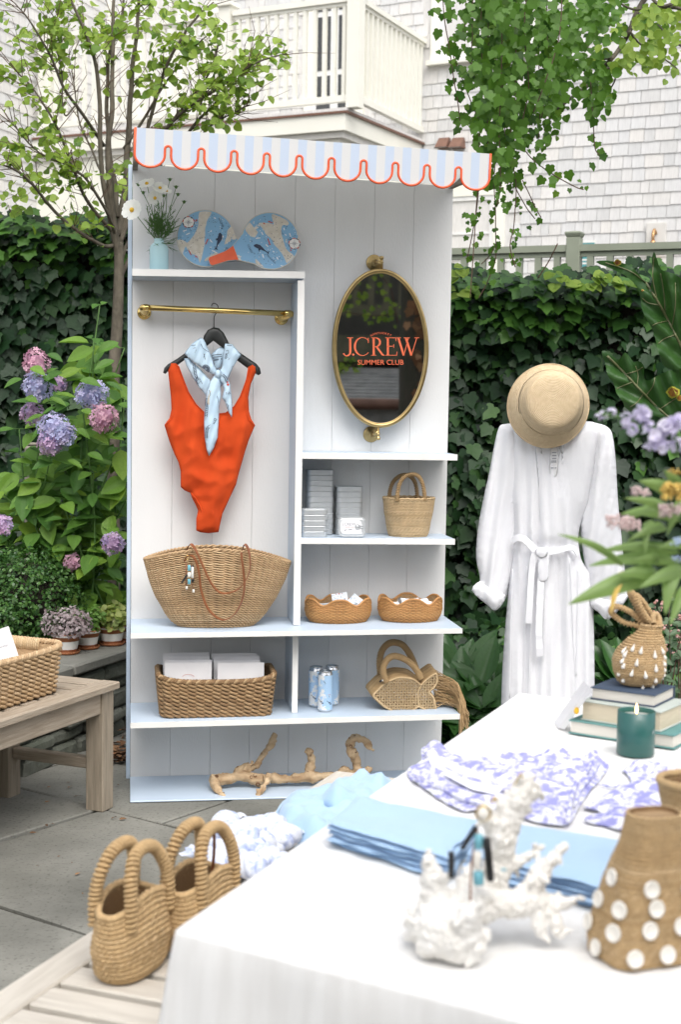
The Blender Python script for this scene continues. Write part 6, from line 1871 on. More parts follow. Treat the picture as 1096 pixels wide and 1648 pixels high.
# ------------------------------------------------------------------ cut flowers at the right, in a vase outside the frame
VZ = 2.15
vp = at(1290, 1180, VZ); vp = V((vp.x, vp.y, T1))
tv_ = thing('flower_vase', 'round clear vase at the right end of the table', 'vase', vp)
b = MB(); b.lathe([(.001, 0), (.05, 0), (.07, .04), (.075, .09), (.055, .16), (.045, .19), (.05, .21), (.047, .21), (.042, .19), (.05, .16), (.07, .09), (.06, .02), (.001, .01)], 32); b.build('body', 'vase_blue', tv_)
mq = vp+V((0, 0, .2))
fb = thing('mixed_bouquet', 'loose bouquet of lilac, pink and yellow blooms with long leaves', 'bouquet', mq)
def Q3(u, v, d=0.0): return at(u, v, VZ+d)-mq
def lance(base, tip, w, mat='bq_leaf', bend=.015, d0=0.0, d1=-.05, name='leaf', tw=0.4):
    a, c = Q3(*base, d0), Q3(*tip, d1); ax = c-a; L = ax.length; ax.normalize()
    view = (at(*base, VZ)-EYE).normalized(); sd = ax.cross(view).normalized(); up = ax.cross(sd).normalized()
    sd = (sd*cos(tw)+up*sin(tw)).normalized(); nn = ax.cross(sd)
    N = 14; b = MB()
    def f(i, j):
        s_ = i/N; k = (j-2)/2; wd_ = w*VZ/F*.5*(sin(pi*min(1, s_**.75))**.8*(1-.12*s_)+.03)
        return a+ax*(L*s_)+sd*(k*wd_)+nn*(bend*sin(pi*s_)-abs(k)*wd_*.35)+V((0, 0, -.02*s_*s_))
    b.grid(f, N+1, 5); b.tube([f(i, 2)-nn*.0006 for i in range(N+1)], [.0014*(1-.8*i/N) for i in range(N+1)], n=4); b.build(name, mat, fb)
def stalk(pts, r=.0024, mat='stem_green'):
    b = MB(); b.tube(smooth_path([V((0, 0, 0))]+[Q3(u, v, d) for u, v, d in pts], 8), r, n=6); b.build('stem', mat, fb)
for base, tip, w, kw in [((1005, 912), (899, 838), 14, {}), ((1060, 925), (916, 951), 34, dict(tw=.2)), ((1100, 905), (948, 890), 24, dict(d1=.03)), ((1096, 890), (962, 868), 20, dict(d1=.02)), ((1062, 928), (992, 905), 26, {}),
                         ((1008, 918), (984, 966), 17, dict(mat='bq_yellow', name='yellow_leaf')), ((1086, 912), (1072, 968), 26, dict(tw=.1)), ((1110, 920), (1030, 925), 26, {}),
                         ((1098, 838), (1000, 806), 22, dict(d1=.02)), ((1085, 800), (1030, 752), 26, {}), ((1080, 815), (996, 828), 16, dict(d1=.03)), ((1085, 830), (1006, 780), 18, {}), ((1090, 790), (1070, 735), 22, {}), ((1075, 850), (1010, 850), 18, {}), ((1050, 838), (1040, 870), 16, {}), ((1110, 800), (1075, 840), 20, {}), ((1115, 940), (1080, 985), 22, {}), ((1060, 905), (1020, 880), 20, {}), ((1120, 880), (1060, 860), 24, {})]:
    lance(base, tip, w, **kw)
stalk([(1180, 1010, 0), (1110, 915, 0), (1060, 925, -.02)]); stalk([(1190, 980, 0), (1120, 870, 0), (1080, 820, -.02), (1032, 800, -.03)]); stalk([(1200, 940, 0), (1150, 780, 0), (1085, 705, 0), (1010, 675, 0), (960, 665, 0)]); stalk([(1190, 1000, 0), (1110, 890, 0), (1040, 870, -.02), (1003, 850, -.02)], .0018); stalk([(1190, 960, 0), (1130, 850, 0), (1093, 800, 0)])
def bloom(u, v, r, mat, name, n=14, d=0.0, flat=.6):
    c = Q3(u, v, d); b = MB(); R_ = r*VZ/F
    for k in range(n):
        dirv = V((U(-1, 1), U(-1.2, .3), U(-1, 1))).normalized(); q = c+dirv*R_*U(.35, .8); M = frame(q, dirv); s_ = R_*U(.38, .6); ph = U(0, 6)
        N = 12
        b.grid(lambda i, j: M @ V((s_*(j/3)*cos(2*pi*i/N+ph)*(1+.15*sin(5*i)), s_*(j/3)*sin(2*pi*i/N+ph), s_*.45*(j/3)**2+s_*.16*sin(2*pi*i/N*4+ph)*(j/3))), N, 4, cu=True)
    b.build(name, mat, fb)
for u, v, r in ((1008, 676, 12), (1033, 668, 17), (1018, 690, 11), (1050, 705, 19), (1072, 690, 17), (1090, 680, 16), (1068, 720, 12), (1092, 715, 15), (1044, 685, 10)): bloom(u, v, r, 'bq_purple', 'lilac_bloom')
for u, v, r in ((985, 664, 8), (972, 668, 7), (962, 671, 6)): bloom(u, v, r, 'bq_purple', 'lilac_bud', 7)
def cluster(u, v, r, mat, name, n=60):
    c = Q3(u, v, -.075); b = MB(); R_ = r*VZ/F
    for k in range(n):
        d = V((U(-1.2, 1.2), U(-1, 1), U(-.5, .7))); q = c+d*R_*.8; b.ell(q, R_*U(.10, .17), 6, 4)
    b.build(name, mat, fb)
cluster(998, 842, 21, 'bq_pink', 'pink_cluster'); cluster(1016, 846, 16, 'bq_pink', 'pink_cluster'); cluster(1032, 792, 14, 'bq_pink', 'pink_cluster'); cluster(1082, 822, 19, 'bq_pink', 'pink_cluster'); cluster(1068, 830, 9, 'bq_pink', 'pink_cluster', 30)
cluster(1092, 792, 24, 'bq_yellow', 'yellow_cluster', 110); cluster(1074, 785, 8, 'bq_yellow', 'yellow_cluster', 24); cluster(1088, 760, 10, 'bq_yellow', 'yellow_cluster', 24); cluster(1093, 872, 12, 'bq_blue', 'blue_cluster', 40); cluster(1092, 900, 9, 'bq_blue', 'blue_cluster', 24)

# ------------------------------------------------------------------ things on the foreground bench
def mini_bag(base_px, ang, label, L=.172, Wd=.092, H_=.114, seed=1, cord=False, hh=.098):
    p = onz(base_px[0], base_px[1], BZ2+.001)
    o = thing('jute_handbag', label, 'bag', V((p.x, p.y, BZ2+.001)), ang, 'jute handbags on the foreground bench')
    def ring(t, h):
        a = 2*pi*t; ca, sa = cos(a), sin(a)
        A = L/2*curve([(0, .78), (.12, .90), (.4, 1.0), (1, .98)], h); B = Wd/2*curve([(0, .80), (.12, .96), (.45, 1.06), (1, .82)], h)
        x = A*abs(ca)**.75*(1 if ca > 0 else -1); y = B*abs(sa)**.75*(1 if sa > 0 else -1)
        z = h*(H_+.026*(1-(x/A)**2))
        nn = V((ca/A, sa/B, 0)).normalized()
        return V((x, y, z+.002))+nn*.004*nz((x*12+seed, y*12, h*2)), nn
    b = jute_coil(ring, 14, 112, .0042, .0026); b.build('woven_body', 'jute', o)
    b = MB(); b.grid(lambda i, j: ring(i/48, j/6)[0]-ring(i/48, j/6)[1]*.006, 48, 7, cu=True); b.poly([ring(i/48, .02)[0] for i in range(48)]); b.build('lining', 'straw_dark', o)
    b = MB()
    for ph in (0, 1): b.tube([ring(i/120, 1)[0]+V((0, 0, .004))+ring(i/120, 1)[1]*(.003*cos(pi*i/2+pi*ph))+V((0, 0, .003*sin(pi*i/2+pi*ph))) for i in range(120)], .0048, n=5, closed=True)
    b.build('rim', 'jute', o)
    for s_ in (-1, 1):
        y = s_*Wd*.40; z0 = H_+.012; lean = s_*-.012
        pts = [V((-.062, y, z0-.03)), V((-.062, y, z0+.015)), V((-.056, y+lean*.4, z0+hh*.55)), V((-.034, y+lean, z0+hh*.90)), V((0, y+lean*1.2, z0+hh)), V((.034, y+lean, z0+hh*.90)), V((.056, y+lean*.4, z0+hh*.55)), V((.062, y, z0+.015)), V((.062, y, z0-.03))]
        b = MB(); coil(b, pts, .0092, .0038, 40); b.build('handle', 'jute', o)
    if cord:
        b = MB(); b.tube(smooth_path([V((-.07, -.02, H_-.02)), V((-.05, -.03, H_+.05)), V((0, -.02, H_+.115)), V((.05, .0, H_+.07)), V((.06, .01, H_)), V((.05, .02, H_-.04))], 8), .0032, n=7); b.build('leather_cord', 'leather', o)
    return o
bd = atan2(-d2.y, -d2.x)
mini_bag((212, 1560), bd-rad(3), 'jute handbag nearest the bench end, arched handles upright', seed=1)
mini_bag((322, 1520), bd-rad(3), 'jute handbag with brown leather cord half hidden by the tablecloth', seed=4, cord=True)
# pile of pale knotted scarves
rr = random.Random(11)
spots = [(362, 1335, .03), (398, 1345, .035), (440, 1338, .03), (350, 1362, .02), (385, 1372, .04), (420, 1370, .03), (455, 1356, .02), (360, 1392, .02), (398, 1400, .03), (432, 1392, .025), (340, 1398, .015), (385, 1350, .055)]
wds = ['at the far left', 'on the top', 'at the far right', 'left of the middle', 'in the middle', 'right of the middle', 'under the tablecloth edge', 'at the near left', 'at the near end', 'near the table edge', 'beside the handbag', 'on the crown']
for k, (u, v, h) in enumerate(spots):
    c = onz(u, v, BZ2+h+.01); a = rr.uniform(0, pi)
    o = thing('knotted_scarf', 'pale blue white twisted scarf %s of the pile on the bench' % wds[k], 'scarf', c, group='twisted scarves on the bench')
    b = MB()
    for st_ in range(3):
        P = []
        for i in range(30):
            t = i/29; ph = 2*pi*st_/3+t*9
            s_ = (t-.5)*.135
            P.append(V((s_*cos(a), s_*sin(a), .012*sin(pi*t)+rr.uniform(-.001, .001)))+V((-sin(a), cos(a), 0))*(.017*cos(ph)*(.5+.5*sin(pi*t)))+V((0, 0, .013*sin(ph)*(.5+.5*sin(pi*t)))))
        b.tube(P, [.0155*(.6+.5*sin(pi*i/29))*(1+.18*nz((i*.4, st_, k))) for i in range(30)], n=9)
    b.build('twist', 'toile_pale', o)
    b = MB(); e = V((cos(a)*.07, sin(a)*.07, .004)); b.sheet([(.0, -.015), (.035, -.028), (.05, .0), (.038, .03), (.0, .014)], .008, lambda x, y, d: e+V((x*cos(a)-y*sin(a), x*sin(a)+y*cos(a), .008*nz((x*60, y*60, k))))); b.build('loose_end', 'toile_pale', o)
# light blue jersey thrown on the bench
jp = [(450, 1300), (478, 1288), (545, 1283), (590, 1262), (560, 1254), (612, 1270), (600, 1300), (560, 1335), (520, 1360), (490, 1352), (452, 1345), (440, 1320)]
def throw(pts, label, z0, th, sd):
    P = smooth_path([V((*onz(u, v, BZ2+z0)[:2], 0)) for u, v in pts], 4, True); c = sum(P, V((0, 0, 0)))/len(P)
    o = thing('blue_garment', label, 'shirt', V((c.x, c.y, BZ2)))
    f = lambda x, y, d: V((x-c.x, y-c.y, z0+th*(1-exp(-d/.025))*(.6+.4*nz((x*5, y*5, sd)))+.016*max(0, sin((x+.5*y)*38+4*nz((x*5, y*5, sd))))*min(1, d/.03)+.018*(1-2*abs(nz((x*9, y*9, sd))))*min(1, d/.03)+.005*nz((x*30, y*30, 1))))
    b = MB(); b.sheet([(p.x, p.y) for p in P], .012, f, back=lambda x, y, d: V((x-c.x, y-c.y, z0)), edge=.010); b.build('cloth', 'shirt_blue', o)
    b = MB(); b.tube([V((p.x-c.x, p.y-c.y, z0+.003)) for p in P], .004, n=6, closed=True); b.build('hem', 'shirt_blue', o)
throw([(448, 1306), (470, 1286), (520, 1290), (560, 1284), (625, 1270), (650, 1290), (600, 1340), (540, 1365), (480, 1365), (440, 1345)], 'light blue jersey shirt crumpled on the foreground bench', .004, .055, 3)
throw([(515, 1290), (536, 1268), (580, 1258), (610, 1262), (640, 1276), (610, 1296), (560, 1306), (528, 1304)], 'second light blue shirt folded over at the bench far end', .045, .035, 6)
# ------------------------------------------------------------------ shingled houses
_a = at(960, 370, 14.5)
HM = Matrix.Translation((_a.x, _a.y, 0)) @ Matrix.Rotation(rad(-27), 4, 'Z')
def Hw(u, v, y=0.0): return inplane(HM, u, v, y)
CMI = CM.inverted()
def to_px(p):
    q = CMI @ p; return (548-F*q.x/q.z, 824+F*q.y/q.z, -q.z)
SHM = []
for k in range(6):
    w = (.085, .105, .125, .145, .165, .19)[k]; h = .142
    b = MB(); P = [V((0, -.016, 0)), V((w, -.016, 0)), V((w, -.002, 0)), V((0, -.002, 0)), V((0, -.006, h)), V((w, -.006, h)), V((w, -.0005, h)), V((0, -.0005, h))]
    b.hexa(P); SHM.append((w, b.mesh('shingle', 'shingle_one'), P))
def shingles(o, M, x0, x1, z0, z1, holes, cr=.127, maxparts=300, box=(-20, 1116, -20, 1668), hide=()):
    cand = []; z = z0; row = 0
    rr = random.Random(int(x0*100)+int(z0*10))
    while z < z1:
        x = x0+rr.uniform(-.1, 0)
        while x < x1:
            w, me, P = SHM[rr.randrange(6)]
            c = (x+w/2, z+cr/2)
            if not any(a < x+w-.01 and x+.01 < b_ and d < z+cr*.9 and z+.02 < e for a, b_, d, e in holes):
                p = to_px(M @ V((c[0], 0, c[1])))
                vis = box[0] < p[0] < box[1] and box[2] < p[1] < box[3] and not any(a < p[0] < b_ and d < p[1] < e for a, b_, d, e in hide)
                cand.append((0 if vis else 1, p[2], x, z, me, P, rr.uniform(-.004, .004)))
            x += w+.0045
        z += cr; row += 1
    cand.sort(key=lambda t: (t[0], t[1]))
    rest = MB()
    for i, (v, d, x, z, me, P, dz) in enumerate(cand):
        if i < maxparts and v == 0: obj('shingle', me, o, Matrix.Translation((x, 0, z+dz)))
        else: rest.hexa([p+V((x, 0, z+dz)) for p in P])
    rest.build('shingles', 'shingle', o, kind='stuff')
def window(o, x0, x1, z0, z1, proud=.03, cas=.10, rows=(.5,), cols=(.5,), pane='pane_grey', casing='cream_trim', lights=True):
    """casing boards, sill, sash, mullions and one pane per light"""
    b = MB(); b.box((x0-cas, -proud, z0), (x0-.001, .02, z1+cas)); b.box((x1+.001, -proud, z0), (x1+cas, .02, z1+cas)); b.box((x0-.0005, -proud, z1+.001), (x1+.0005, .02, z1+cas)); fr = b.build('window_casing', casing, o)
    b = MB(); b.box((x0-cas-.03, -proud-.05, z0-.05), (x1+cas+.03, .02, z0-.001)); b.build('window_sill', casing, o)
    s = .045
    b = MB(); b.box((x0, -proud+.012, z0), (x0+s, .02, z1)); b.box((x1-s, -proud+.012, z0), (x1, .02, z1)); b.box((x0+s+.0005, -proud+.012, z0), (x1-s-.0005, .02, z0+s)); b.box((x0+s+.0005, -proud+.012, z1-s), (x1-s-.0005, .02, z1)); b.build('sash', 'white_trim', o)
    xs = [x0+s]+[lerp(x0+s, x1-s, c) for c in cols]+[x1-s]; zs = [z0+s]+[lerp(z0+s, z1-s, c) for c in rows]+[z1-s]
    for c in xs[1:-1]: MB().box((c-.011, -proud+.016, z0+s), (c+.011, .018, z1-s)).build('mullion', 'white_trim', o)
    for c in zs[1:-1]: MB().box((x0+s, -proud+.0175, c-.011), (x1-s, .0165, c+.011)).build('mullion', 'white_trim', o)
    for i in range(len(xs)-1):
        for j in range(len(zs)-1):
            g_ = .0115
            b = MB(); b.box((xs[i]+(g_ if i else 0)+.0005, .004, zs[j]+(g_ if j else 0)+.0005), (xs[i+1]-(g_ if i < len(xs)-2 else 0)-.0005, .008, zs[j+1]-(g_ if j < len(zs)-2 else 0)-.0005))
            b.build('pane', pane if not callable(pane) else pane(i, j), o)
HO = thing('shingled_house', 'weathered shingle house with cream balcony behind the display', 'house', M=HM)
xl, xr = Hw(120, 300).x, Hw(1230, 300).x
b = MB(); b.box((xl, 0, -.02), (xr, .3, 7.6)); b.build('wall_core', 'shingle', HO)
w1 = (Hw(709, 60).x, Hw(709, 60).x+.98, Hw(720, 97).z, Hw(720, 97).z+1.45)
w2 = (Hw(640, 340).x, Hw(796, 340).x, Hw(760, 455).z, Hw(760, 316).z)
xb = Hw(686, 120).x                                        # where the balcony side meets the wall
holes = [(w1[0]-.1, w1[1]+.1, w1[2]-.05, w1[3]+.1), (w2[0]-.12, w2[1]+.12, w2[2]-.05, w2[3]+.16)]
dx0, dx1 = Hw(505, 60).x, Hw(575, 60).x
zdk = inplane(HM, 560, 172, -1.87).z                       # balcony deck level
holes += [(dx0-.1, dx1+.1, zdk-.1, zdk+2.4)]
wl = [(Hw(228, 60).x, Hw(275, 60).x), (Hw(292, 60).x, Hw(335, 60).x)]
holes += [(a-.12, c+.12, zdk+.3, zdk+2.4) for a, c in wl]
shingles(HO, HM, xl, xr, 1.55, 7.4, holes, hide=((205, 720, 205, 1300),))
window(HO, *w1, rows=(.5,), cols=(.34, .67))
window(HO, *w2, rows=(.25, .58), cols=(.5,), cas=.12, pane=lambda i, j: 'shade_fabric' if j == 2 else ('pane_grey' if j == 1 else 'pane_dark'))
for a, c in wl: window(HO, a, c, zdk+.5, zdk+2.3, rows=(.5,), cols=(), cas=.12)
MB().box((dx0-.1, -.03, zdk), (dx0-.001, .02, zdk+2.2)).build('door_casing', 'cream_trim', HO); MB().box((dx1+.001, -.03, zdk), (dx1+.1, .02, zdk+2.2)).build('door_casing', 'cream_trim', HO)
dr_ = MB().box((dx0, -.012, zdk), (dx1, .015, zdk+2.2)).build('balcony_door', 'white_trim', HO)
for k in range(2):
    for j in range(3):
        xa = lerp(dx0, dx1, k/2)+.05; xc = lerp(dx0, dx1, (k+1)/2)-.05
        MB().box((xa, -.018, zdk+.2+j*.64), (xc, -.0125, zdk+.78+j*.64)).build('pane', 'pane_dark', dr_)
# corner boards and the cream bay behind the tree
for a, c in ((Hw(168, 100).x, Hw(186, 100).x), (Hw(338, 100).x, Hw(352, 100).x)):
    MB().box((a, -.05, 1.5), (c, -.0165, 7.5)).build('corner_board', 'cream_trim', HO)
# balcony
BY = -1.87
xc_ = inplane(HM, 576, 60, BY).x; xs_ = inplane(HM, 352, 60, BY).x
zrail = inplane(HM, 552, -8, BY).z
bal = thing('balcony', 'cream painted balcony with square balusters on the shingled house', 'balcony', M=HM)
MB().box((xs_-2.4, BY, zdk-.03), (xb, -.02, zdk)).build('deck', 'shingle', bal)
MB().box((xs_-2.4, BY-.01, zdk-.052), (xb+.01, BY+.05, zdk-.0305)).build('deck_edge', 'copper_brown', bal)
MB().box((xb-.05, BY+.0505, zdk-.052), (xb+.01, -.02, zdk-.0305)).build('deck_edge', 'copper_brown', bal)
MB().box((xs_-2.4, BY+.01, zdk-.21), (xb-.02, -.021, zdk-.0525)).build('fascia', 'cream_trim', bal)
MB().box((xs_-2.4, BY+.055, zdk-.27), (xb-.06, -.022, zdk-.2105)).build('trim_band', 'shade_fabric', bal)
MB().box((xs_-2.4, BY+.10, 1.0), (xb-.12, -.023, zdk-.2705)).build('enclosed_base', 'cream_trim', bal)
pw = .13
for (x, y) in ((xc_-pw, BY+.02), (xs_-.02, BY+.02), (xs_-2.3, BY+.02)):
    MB().box((x, y, zdk+.001), (x+pw, y+pw, zrail+.05)).build('post', 'cream_trim', bal); MB().box((x-.03, y-.03, zrail+.0505), (x+pw+.03, y+pw+.03, zrail+.09)).build('post_cap', 'cream_trim', bal)
def railing(pa, pb_, o, n, mat, z0, z1, bw=.038, h0=.07, rail=(.09, .05)):
    d = pb_-pa; L = d.length; d.normalize(); ang = atan2(d.y, d.x); M = Matrix.Translation((pa.x, pa.y, 0)) @ Matrix.Rotation(ang, 4, 'Z')
    MB().box((0, -rail[0]/2, z1-rail[1]), (L, rail[0]/2, z1)).build('top_rail', mat, o, M)
    MB().box((0, -rail[0]/2*.5, z1-rail[1]-.032), (L, rail[0]/2*.5, z1-rail[1]-.0005)).build('sub_rail', mat, o, M)
    if h0 is not None: MB().box((0, -rail[0]/2*.7, z0+h0), (L, rail[0]/2*.7, z0+h0+.06)).build('bottom_rail', mat, o, M)
    b = MB(); zt = z1-rail[1]-.033; zb = z0+(h0+.0605 if h0 is not None else 0); b.box((-bw/2, -bw/2, zb), (bw/2, bw/2, zt)); me = b.mesh('baluster', mat)
    for k in range(n):
        obj('baluster', me, o, M @ Matrix.Translation((L*(k+.5)/n, 0, 0)))
railing(V((xs_+pw, BY+.085, 0)), V((xc_-pw, BY+.085, 0)), bal, 12, 'cream_trim', zdk, zrail)
railing(V((xc_-pw/2, BY+.155, 0)), V((xc_-pw/2+(xb-.03-xc_+pw/2)*1.0, -.03, 0)), bal, 14, 'cream_trim', zdk, zrail)
railing(V((xs_-2.3+pw, BY+.085, 0)), V((xs_-.02, BY+.085, 0)), bal, 17, 'cream_trim', zdk, zrail)
# copper hood vents on the wall above the awning
for u0, u1 in ((709, 728), (731, 751)):
    a, c = Hw(u0, 232), Hw(u1, 232); zt, zb = Hw(u0, 224).z, Hw(u0, 241).z
    o = thing('hood_vent', 'small brown hood vent, %s of the pair above the awning' % ('left' if u0 < 720 else 'right'), 'vent', M=HM @ Matrix.Translation((a.x, -.02, zb)), group='hood vents on the shingle wall')
    w = c.x-a.x; b = MB(); b.hexa([V((0, -.14, 0)), V((w, -.14, 0)), V((w, 0, 0)), V((0, 0, 0)), V((.01, -.05, zt-zb)), V((w-.01, -.05, zt-zb)), V((w-.01, 0, zt-zb)), V((.01, 0, zt-zb))]); b.build('hood', 'copper_brown', o)
    MB().box((.0, -.145, -.012), (w, -.135, -.0005)).build('lip', 'back_dark', o)
# wall lamp and its mounting block
a = Hw(1058, 385)
lam = thing('wall_lamp', 'lit brass wall lamp on a square block of the shingle wall', 'lamp', M=HM @ Matrix.Translation((a.x, -.02, a.z)))
MB().cbox((-.10, -.03, -.10), (.10, .0, .16), .004).build('mounting_block', 'shade_fabric', lam)
b = MB(); b.tube(smooth_path([V((0, -.03, .05)), V((0, -.09, .08)), V((0, -.13, .03)), V((0, -.13, -.03))], 5), .016, n=10); b.build('arm', 'sconce_brass', lam)
b = MB(); b.lathe([(.02, -.03), (.055, -.09), (.06, -.12), (.05, -.13)], 20, c=(0, -.13, 0), cap=False); b.build('lamp_shade', 'sconce_brass', lam)
b = MB(); b.ell((0, -.13, -.12), (.03, .03, .05), 12, 8); b.build('bulb', 'lamp_glow', lam)
# small teal sign
a = Hw(946, 415); sg = thing('wall_sign', 'small teal and white notice on the shingle wall behind the fence', 'sign', M=HM @ Matrix.Translation((a.x, -.02, a.z)))
MB().cbox((-.10, -.006, -.14), (.09, .0, .17), .002).build('panel', 'pot_white', sg); MB().box((-.092, -.009, -.125), (.082, -.0065, .15)).build('teal_field', 'sign_teal', sg)
ik = Ink(lambda x, y: V((x, -.0105, y))); ik.arc(-.0, .08, .045, .04, .2, 2.6, .02); ik.arc(-.05, .05, .05, .03, 3.4, 5.6, .014); ik.mb.build('emblem', 'pot_white', sg)
for yy, w in ((-.02, .12), (-.055, .10)): MB().box((-.07, -.0105, yy-.011), (-.07+w, -.0092, yy+.006)).build('writing_line', 'pot_white', sg)
# left house, receding to the right
LM = Matrix.Translation((-3.6, 15.0, 0)) @ Matrix.Rotation(atan2(1, .298), 4, 'Z')
LH = thing('neighbour_house', 'grey shingle house wall behind the tree at left', 'house', M=LM)
b = MB(); b.box((-6.5, 0, -.02), (2.55, .3, 8.2)); b.build('wall_core', 'shingle', LH)
shingles(LH, LM, -6.5, 2.5, 1.8, 8.0, [], hide=((205, 720, 205, 1300),))
MB().box((2.505, -.03, 0), (2.62, .3, 8.2)).build('corner_board', 'cream_trim', LH)

# ------------------------------------------------------------------ sage green fence
_f = at(925, 395, 9.0)
FM = Matrix.Translation((_f.x, _f.y, 0)) @ Matrix.Rotation(rad(-23), 4, 'Z')
def Fw(u, v): return inplane(FM, u, v, 0)
fe = thing('picket_fence', 'sage green railing fence rising above the ivy', 'fence', M=FM)
zr = Fw(925, 394.5).z; z0 = 1.0
x0, x1 = Fw(690, 400).x, Fw(1180, 390).x
pw = .088
for x in (0.0, 2.2, -2.2):
    MB().cbox((x-pw/2, -pw/2, 0), (x+pw/2, pw/2, zr+.045), .004).build('post', 'sage_paint', fe)
    b = MB(); b.lathe([(.058, 0), (.062, .006), (.066, .010), (.074, .024), (.074, .032), (.066, .036), (.02, .042), (.001, .043)], 4, c=(0, 0, 0), sm=False, M=Matrix.Translation((x, 0, zr+.0455)) @ Matrix.Rotation(pi/4, 4, 'Z')); b.build('post_cap', 'sage_paint', fe)
sp = .1185
for a, c in ((-2.2+pw/2+.001, -pw/2-.001), (pw/2+.001, 2.2-pw/2-.001)):
    railing(V((a, 0, 0)), V((c, 0, 0)), fe, 17, 'sage_paint', z0, zr, bw=.040, h0=.1, rail=(.07, .042))

# ------------------------------------------------------------------ low stone wall, bed
zW = .38
wa, wb = onz(104, 1077, zW), onz(207, 1044, zW)
wdv = (wb-wa); wdv.z = 0; wdv.normalize()
wn = V((-wdv.y, wdv.x, 0))
SM = Matrix.Translation((wa.x, wa.y, 0)) @ Matrix.Rotation(atan2(wdv.y, wdv.x), 4, 'Z')     # local x along the wall, +y into the bed
sw_ = thing('stone_wall', 'low dry stone garden wall with slate coping at left', 'wall', M=SM)
rr = random.Random(21)
def stone(lo, hi, mat, name, c=.012, dz=.006):
    bm = bmesh.new(); bmesh.ops.create_cube(bm, size=1)
    for v in bm.verts: v.co = V((lerp(lo[0], hi[0], v.co.x+.5), lerp(lo[1], hi[1], v.co.y+.5), lerp(lo[2], hi[2], v.co.z+.5)))
    bmesh.ops.bevel(bm, geom=bm.edges[:], offset=c, segments=1, affect='EDGES')
    bmesh.ops.subdivide_edges(bm, edges=[e for e in bm.edges if e.calc_length() > .08], cuts=1, use_grid_fill=True)
    s_ = rr.uniform(0, 50)
    for v in bm.verts: v.co += V((nz(v.co*9+V((s_, 0, 0))), nz(v.co*9+V((0, s_, 0))), nz(v.co*9+V((0, 0, s_)))*.5))*dz
    MB().bm(bm).build(name, mat, sw_)
z = -.01
ws = [.075, .055, .085, .05, .068]
for k, h in enumerate(ws):
    x = -2.4+rr.uniform(-.2, 0)
    while x < 1.6:
        L = rr.uniform(.16, .42); stone((x+.004, .03+rr.uniform(-.018, .014), z+.003), (x+L-.004, .28, min(z+h-.003, zW-.046)), 'wall_stone', 'stone', dz=.012); x += L
    z += h
x = -2.45
for L in (.62, .7, .55, .66, .74, .7):
    stone((x+.003, .0+rr.uniform(-.008, .008), zW-.045), (x+L-.003, .36, zW), 'cap_stone', 'coping_slab', .008, .004); x += L
b = MB(); b.box((-2.5, .29, -.02), (1.7, .31, zW-.05)); b.build('rubble_core', 'soil', sw_)
bed = MB(); bed.poly([SM @ V(p) for p in ((-2.6, .355, zW-.02), (2.6, .355, zW-.02), (2.6, 3.2, zW+.05), (-2.6, 3.2, zW+.05))])
tag(bed.build('planting_bed', 'soil'), kind='structure')
# old grey post by the ivy
p0 = at(66, 760, 7.0)
gp = thing('fence_post', 'weathered grey wooden post half hidden by hydrangea leaves', 'post', V((p0.x, p0.y, .3)))
MB().cbox((-.075, -.05, 0), (.075, .05, p0.z-.3+.13), .012).build('shaft', 'stone_post', gp); MB().cbox((-.068, -.043, p0.z-.3+.1305), (.068, .043, p0.z-.3+.145), .006).build('weathered_top', 'stone_post', gp)

# ------------------------------------------------------------------ the yard behind the camera, seen in the mirror
mnW = (MM.to_3x3() @ V((0, -1, 0))).normalized()
def refl(u, v, t):
    d = ray(u, v).normalized(); o = MM.translation+mnW*.003; k = (o-EYE).dot(mnW)/d.dot(mnW); h = EYE+d*k
    return h+(d-2*d.dot(mnW)*mnW)*t
c0 = refl(612, 560, 7.6); ay = (refl(612, 560, 8.6)-c0); ay.z = 0; ay.normalize(); ax_ = V((ay.y, -ay.x, 0))
if (refl(650, 560, 7.6)-c0).dot(ax_) < 0: ax_ = -ax_
flip = ax_.cross(ay).z < 0
RM = Matrix.Translation((c0.x, c0.y, 0)) @ Matrix((ax_, ay if not flip else ay, V((0, 0, 1)))).transposed().to_4x4()
if flip:                                                   # keep a right handed frame: x runs the other way
    RM = Matrix.Translation((c0.x, c0.y, 0)) @ Matrix((-ax_, ay, V((0, 0, 1)))).transposed().to_4x4()
RI = RM.inverted()
def Rr(u, v, y):
    a, c = RI @ refl(u, v, 0), RI @ refl(u, v, 10); t = (y-a.y)/(c.y-a.y); return a.lerp(c, t)
sgn = -1 if flip else 1
dk = thing('raised_deck', 'dark timber deck with railing reflected in the oval mirror', 'deck', M=RM)
zb1 = Rr(612, 540, 1.0).z; zb0 = Rr(612, 583, 1.0).z
MB().box((-4.5, 1.0, zb0), (4.5, 1.08, zb1)).build('rim_beam', 'deck_wood', dk)
MB().box((-4.5, 1.081, zb1-.05), (4.5, 3.6, zb1)).build('deck_floor', 'deck_wood', dk)
zs0 = Rr(612, 530, 1.0).z; zs1 = Rr(612, 507, 1.0).z
MB().box((-4.5, 1.02, zs1), (4.5, 1.07, zs1+.10)).build('bottom_rail', 'deck_wood', dk)
zr1 = Rr(612, 430, 1.0).z+.5
b = MB(); b.box((-.03, 1.03, zs1+.1005), (.03, 1.06, zr1)); me = b.mesh('baluster', 'deck_wood')
for k in range(60): obj('baluster', me, dk, Matrix.Translation((-4.4+k*.15, 0, 0)))
MB().box((-4.5, 1.0, zr1+.0005), (4.5, 1.09, zr1+.05)).build('top_rail', 'deck_wood', dk)
for x in (-4.2, -1.9, 1.7, 4.2): MB().box((x-.06, 1.085, -.02), (x+.06, 1.2, zb0+.02)).build('support_post', 'deck_wood', dk)
MB().box((-4.5, 3.0, -.02), (4.5, 3.05, 4.4)).build('rear_screen', 'back_dark', dk)
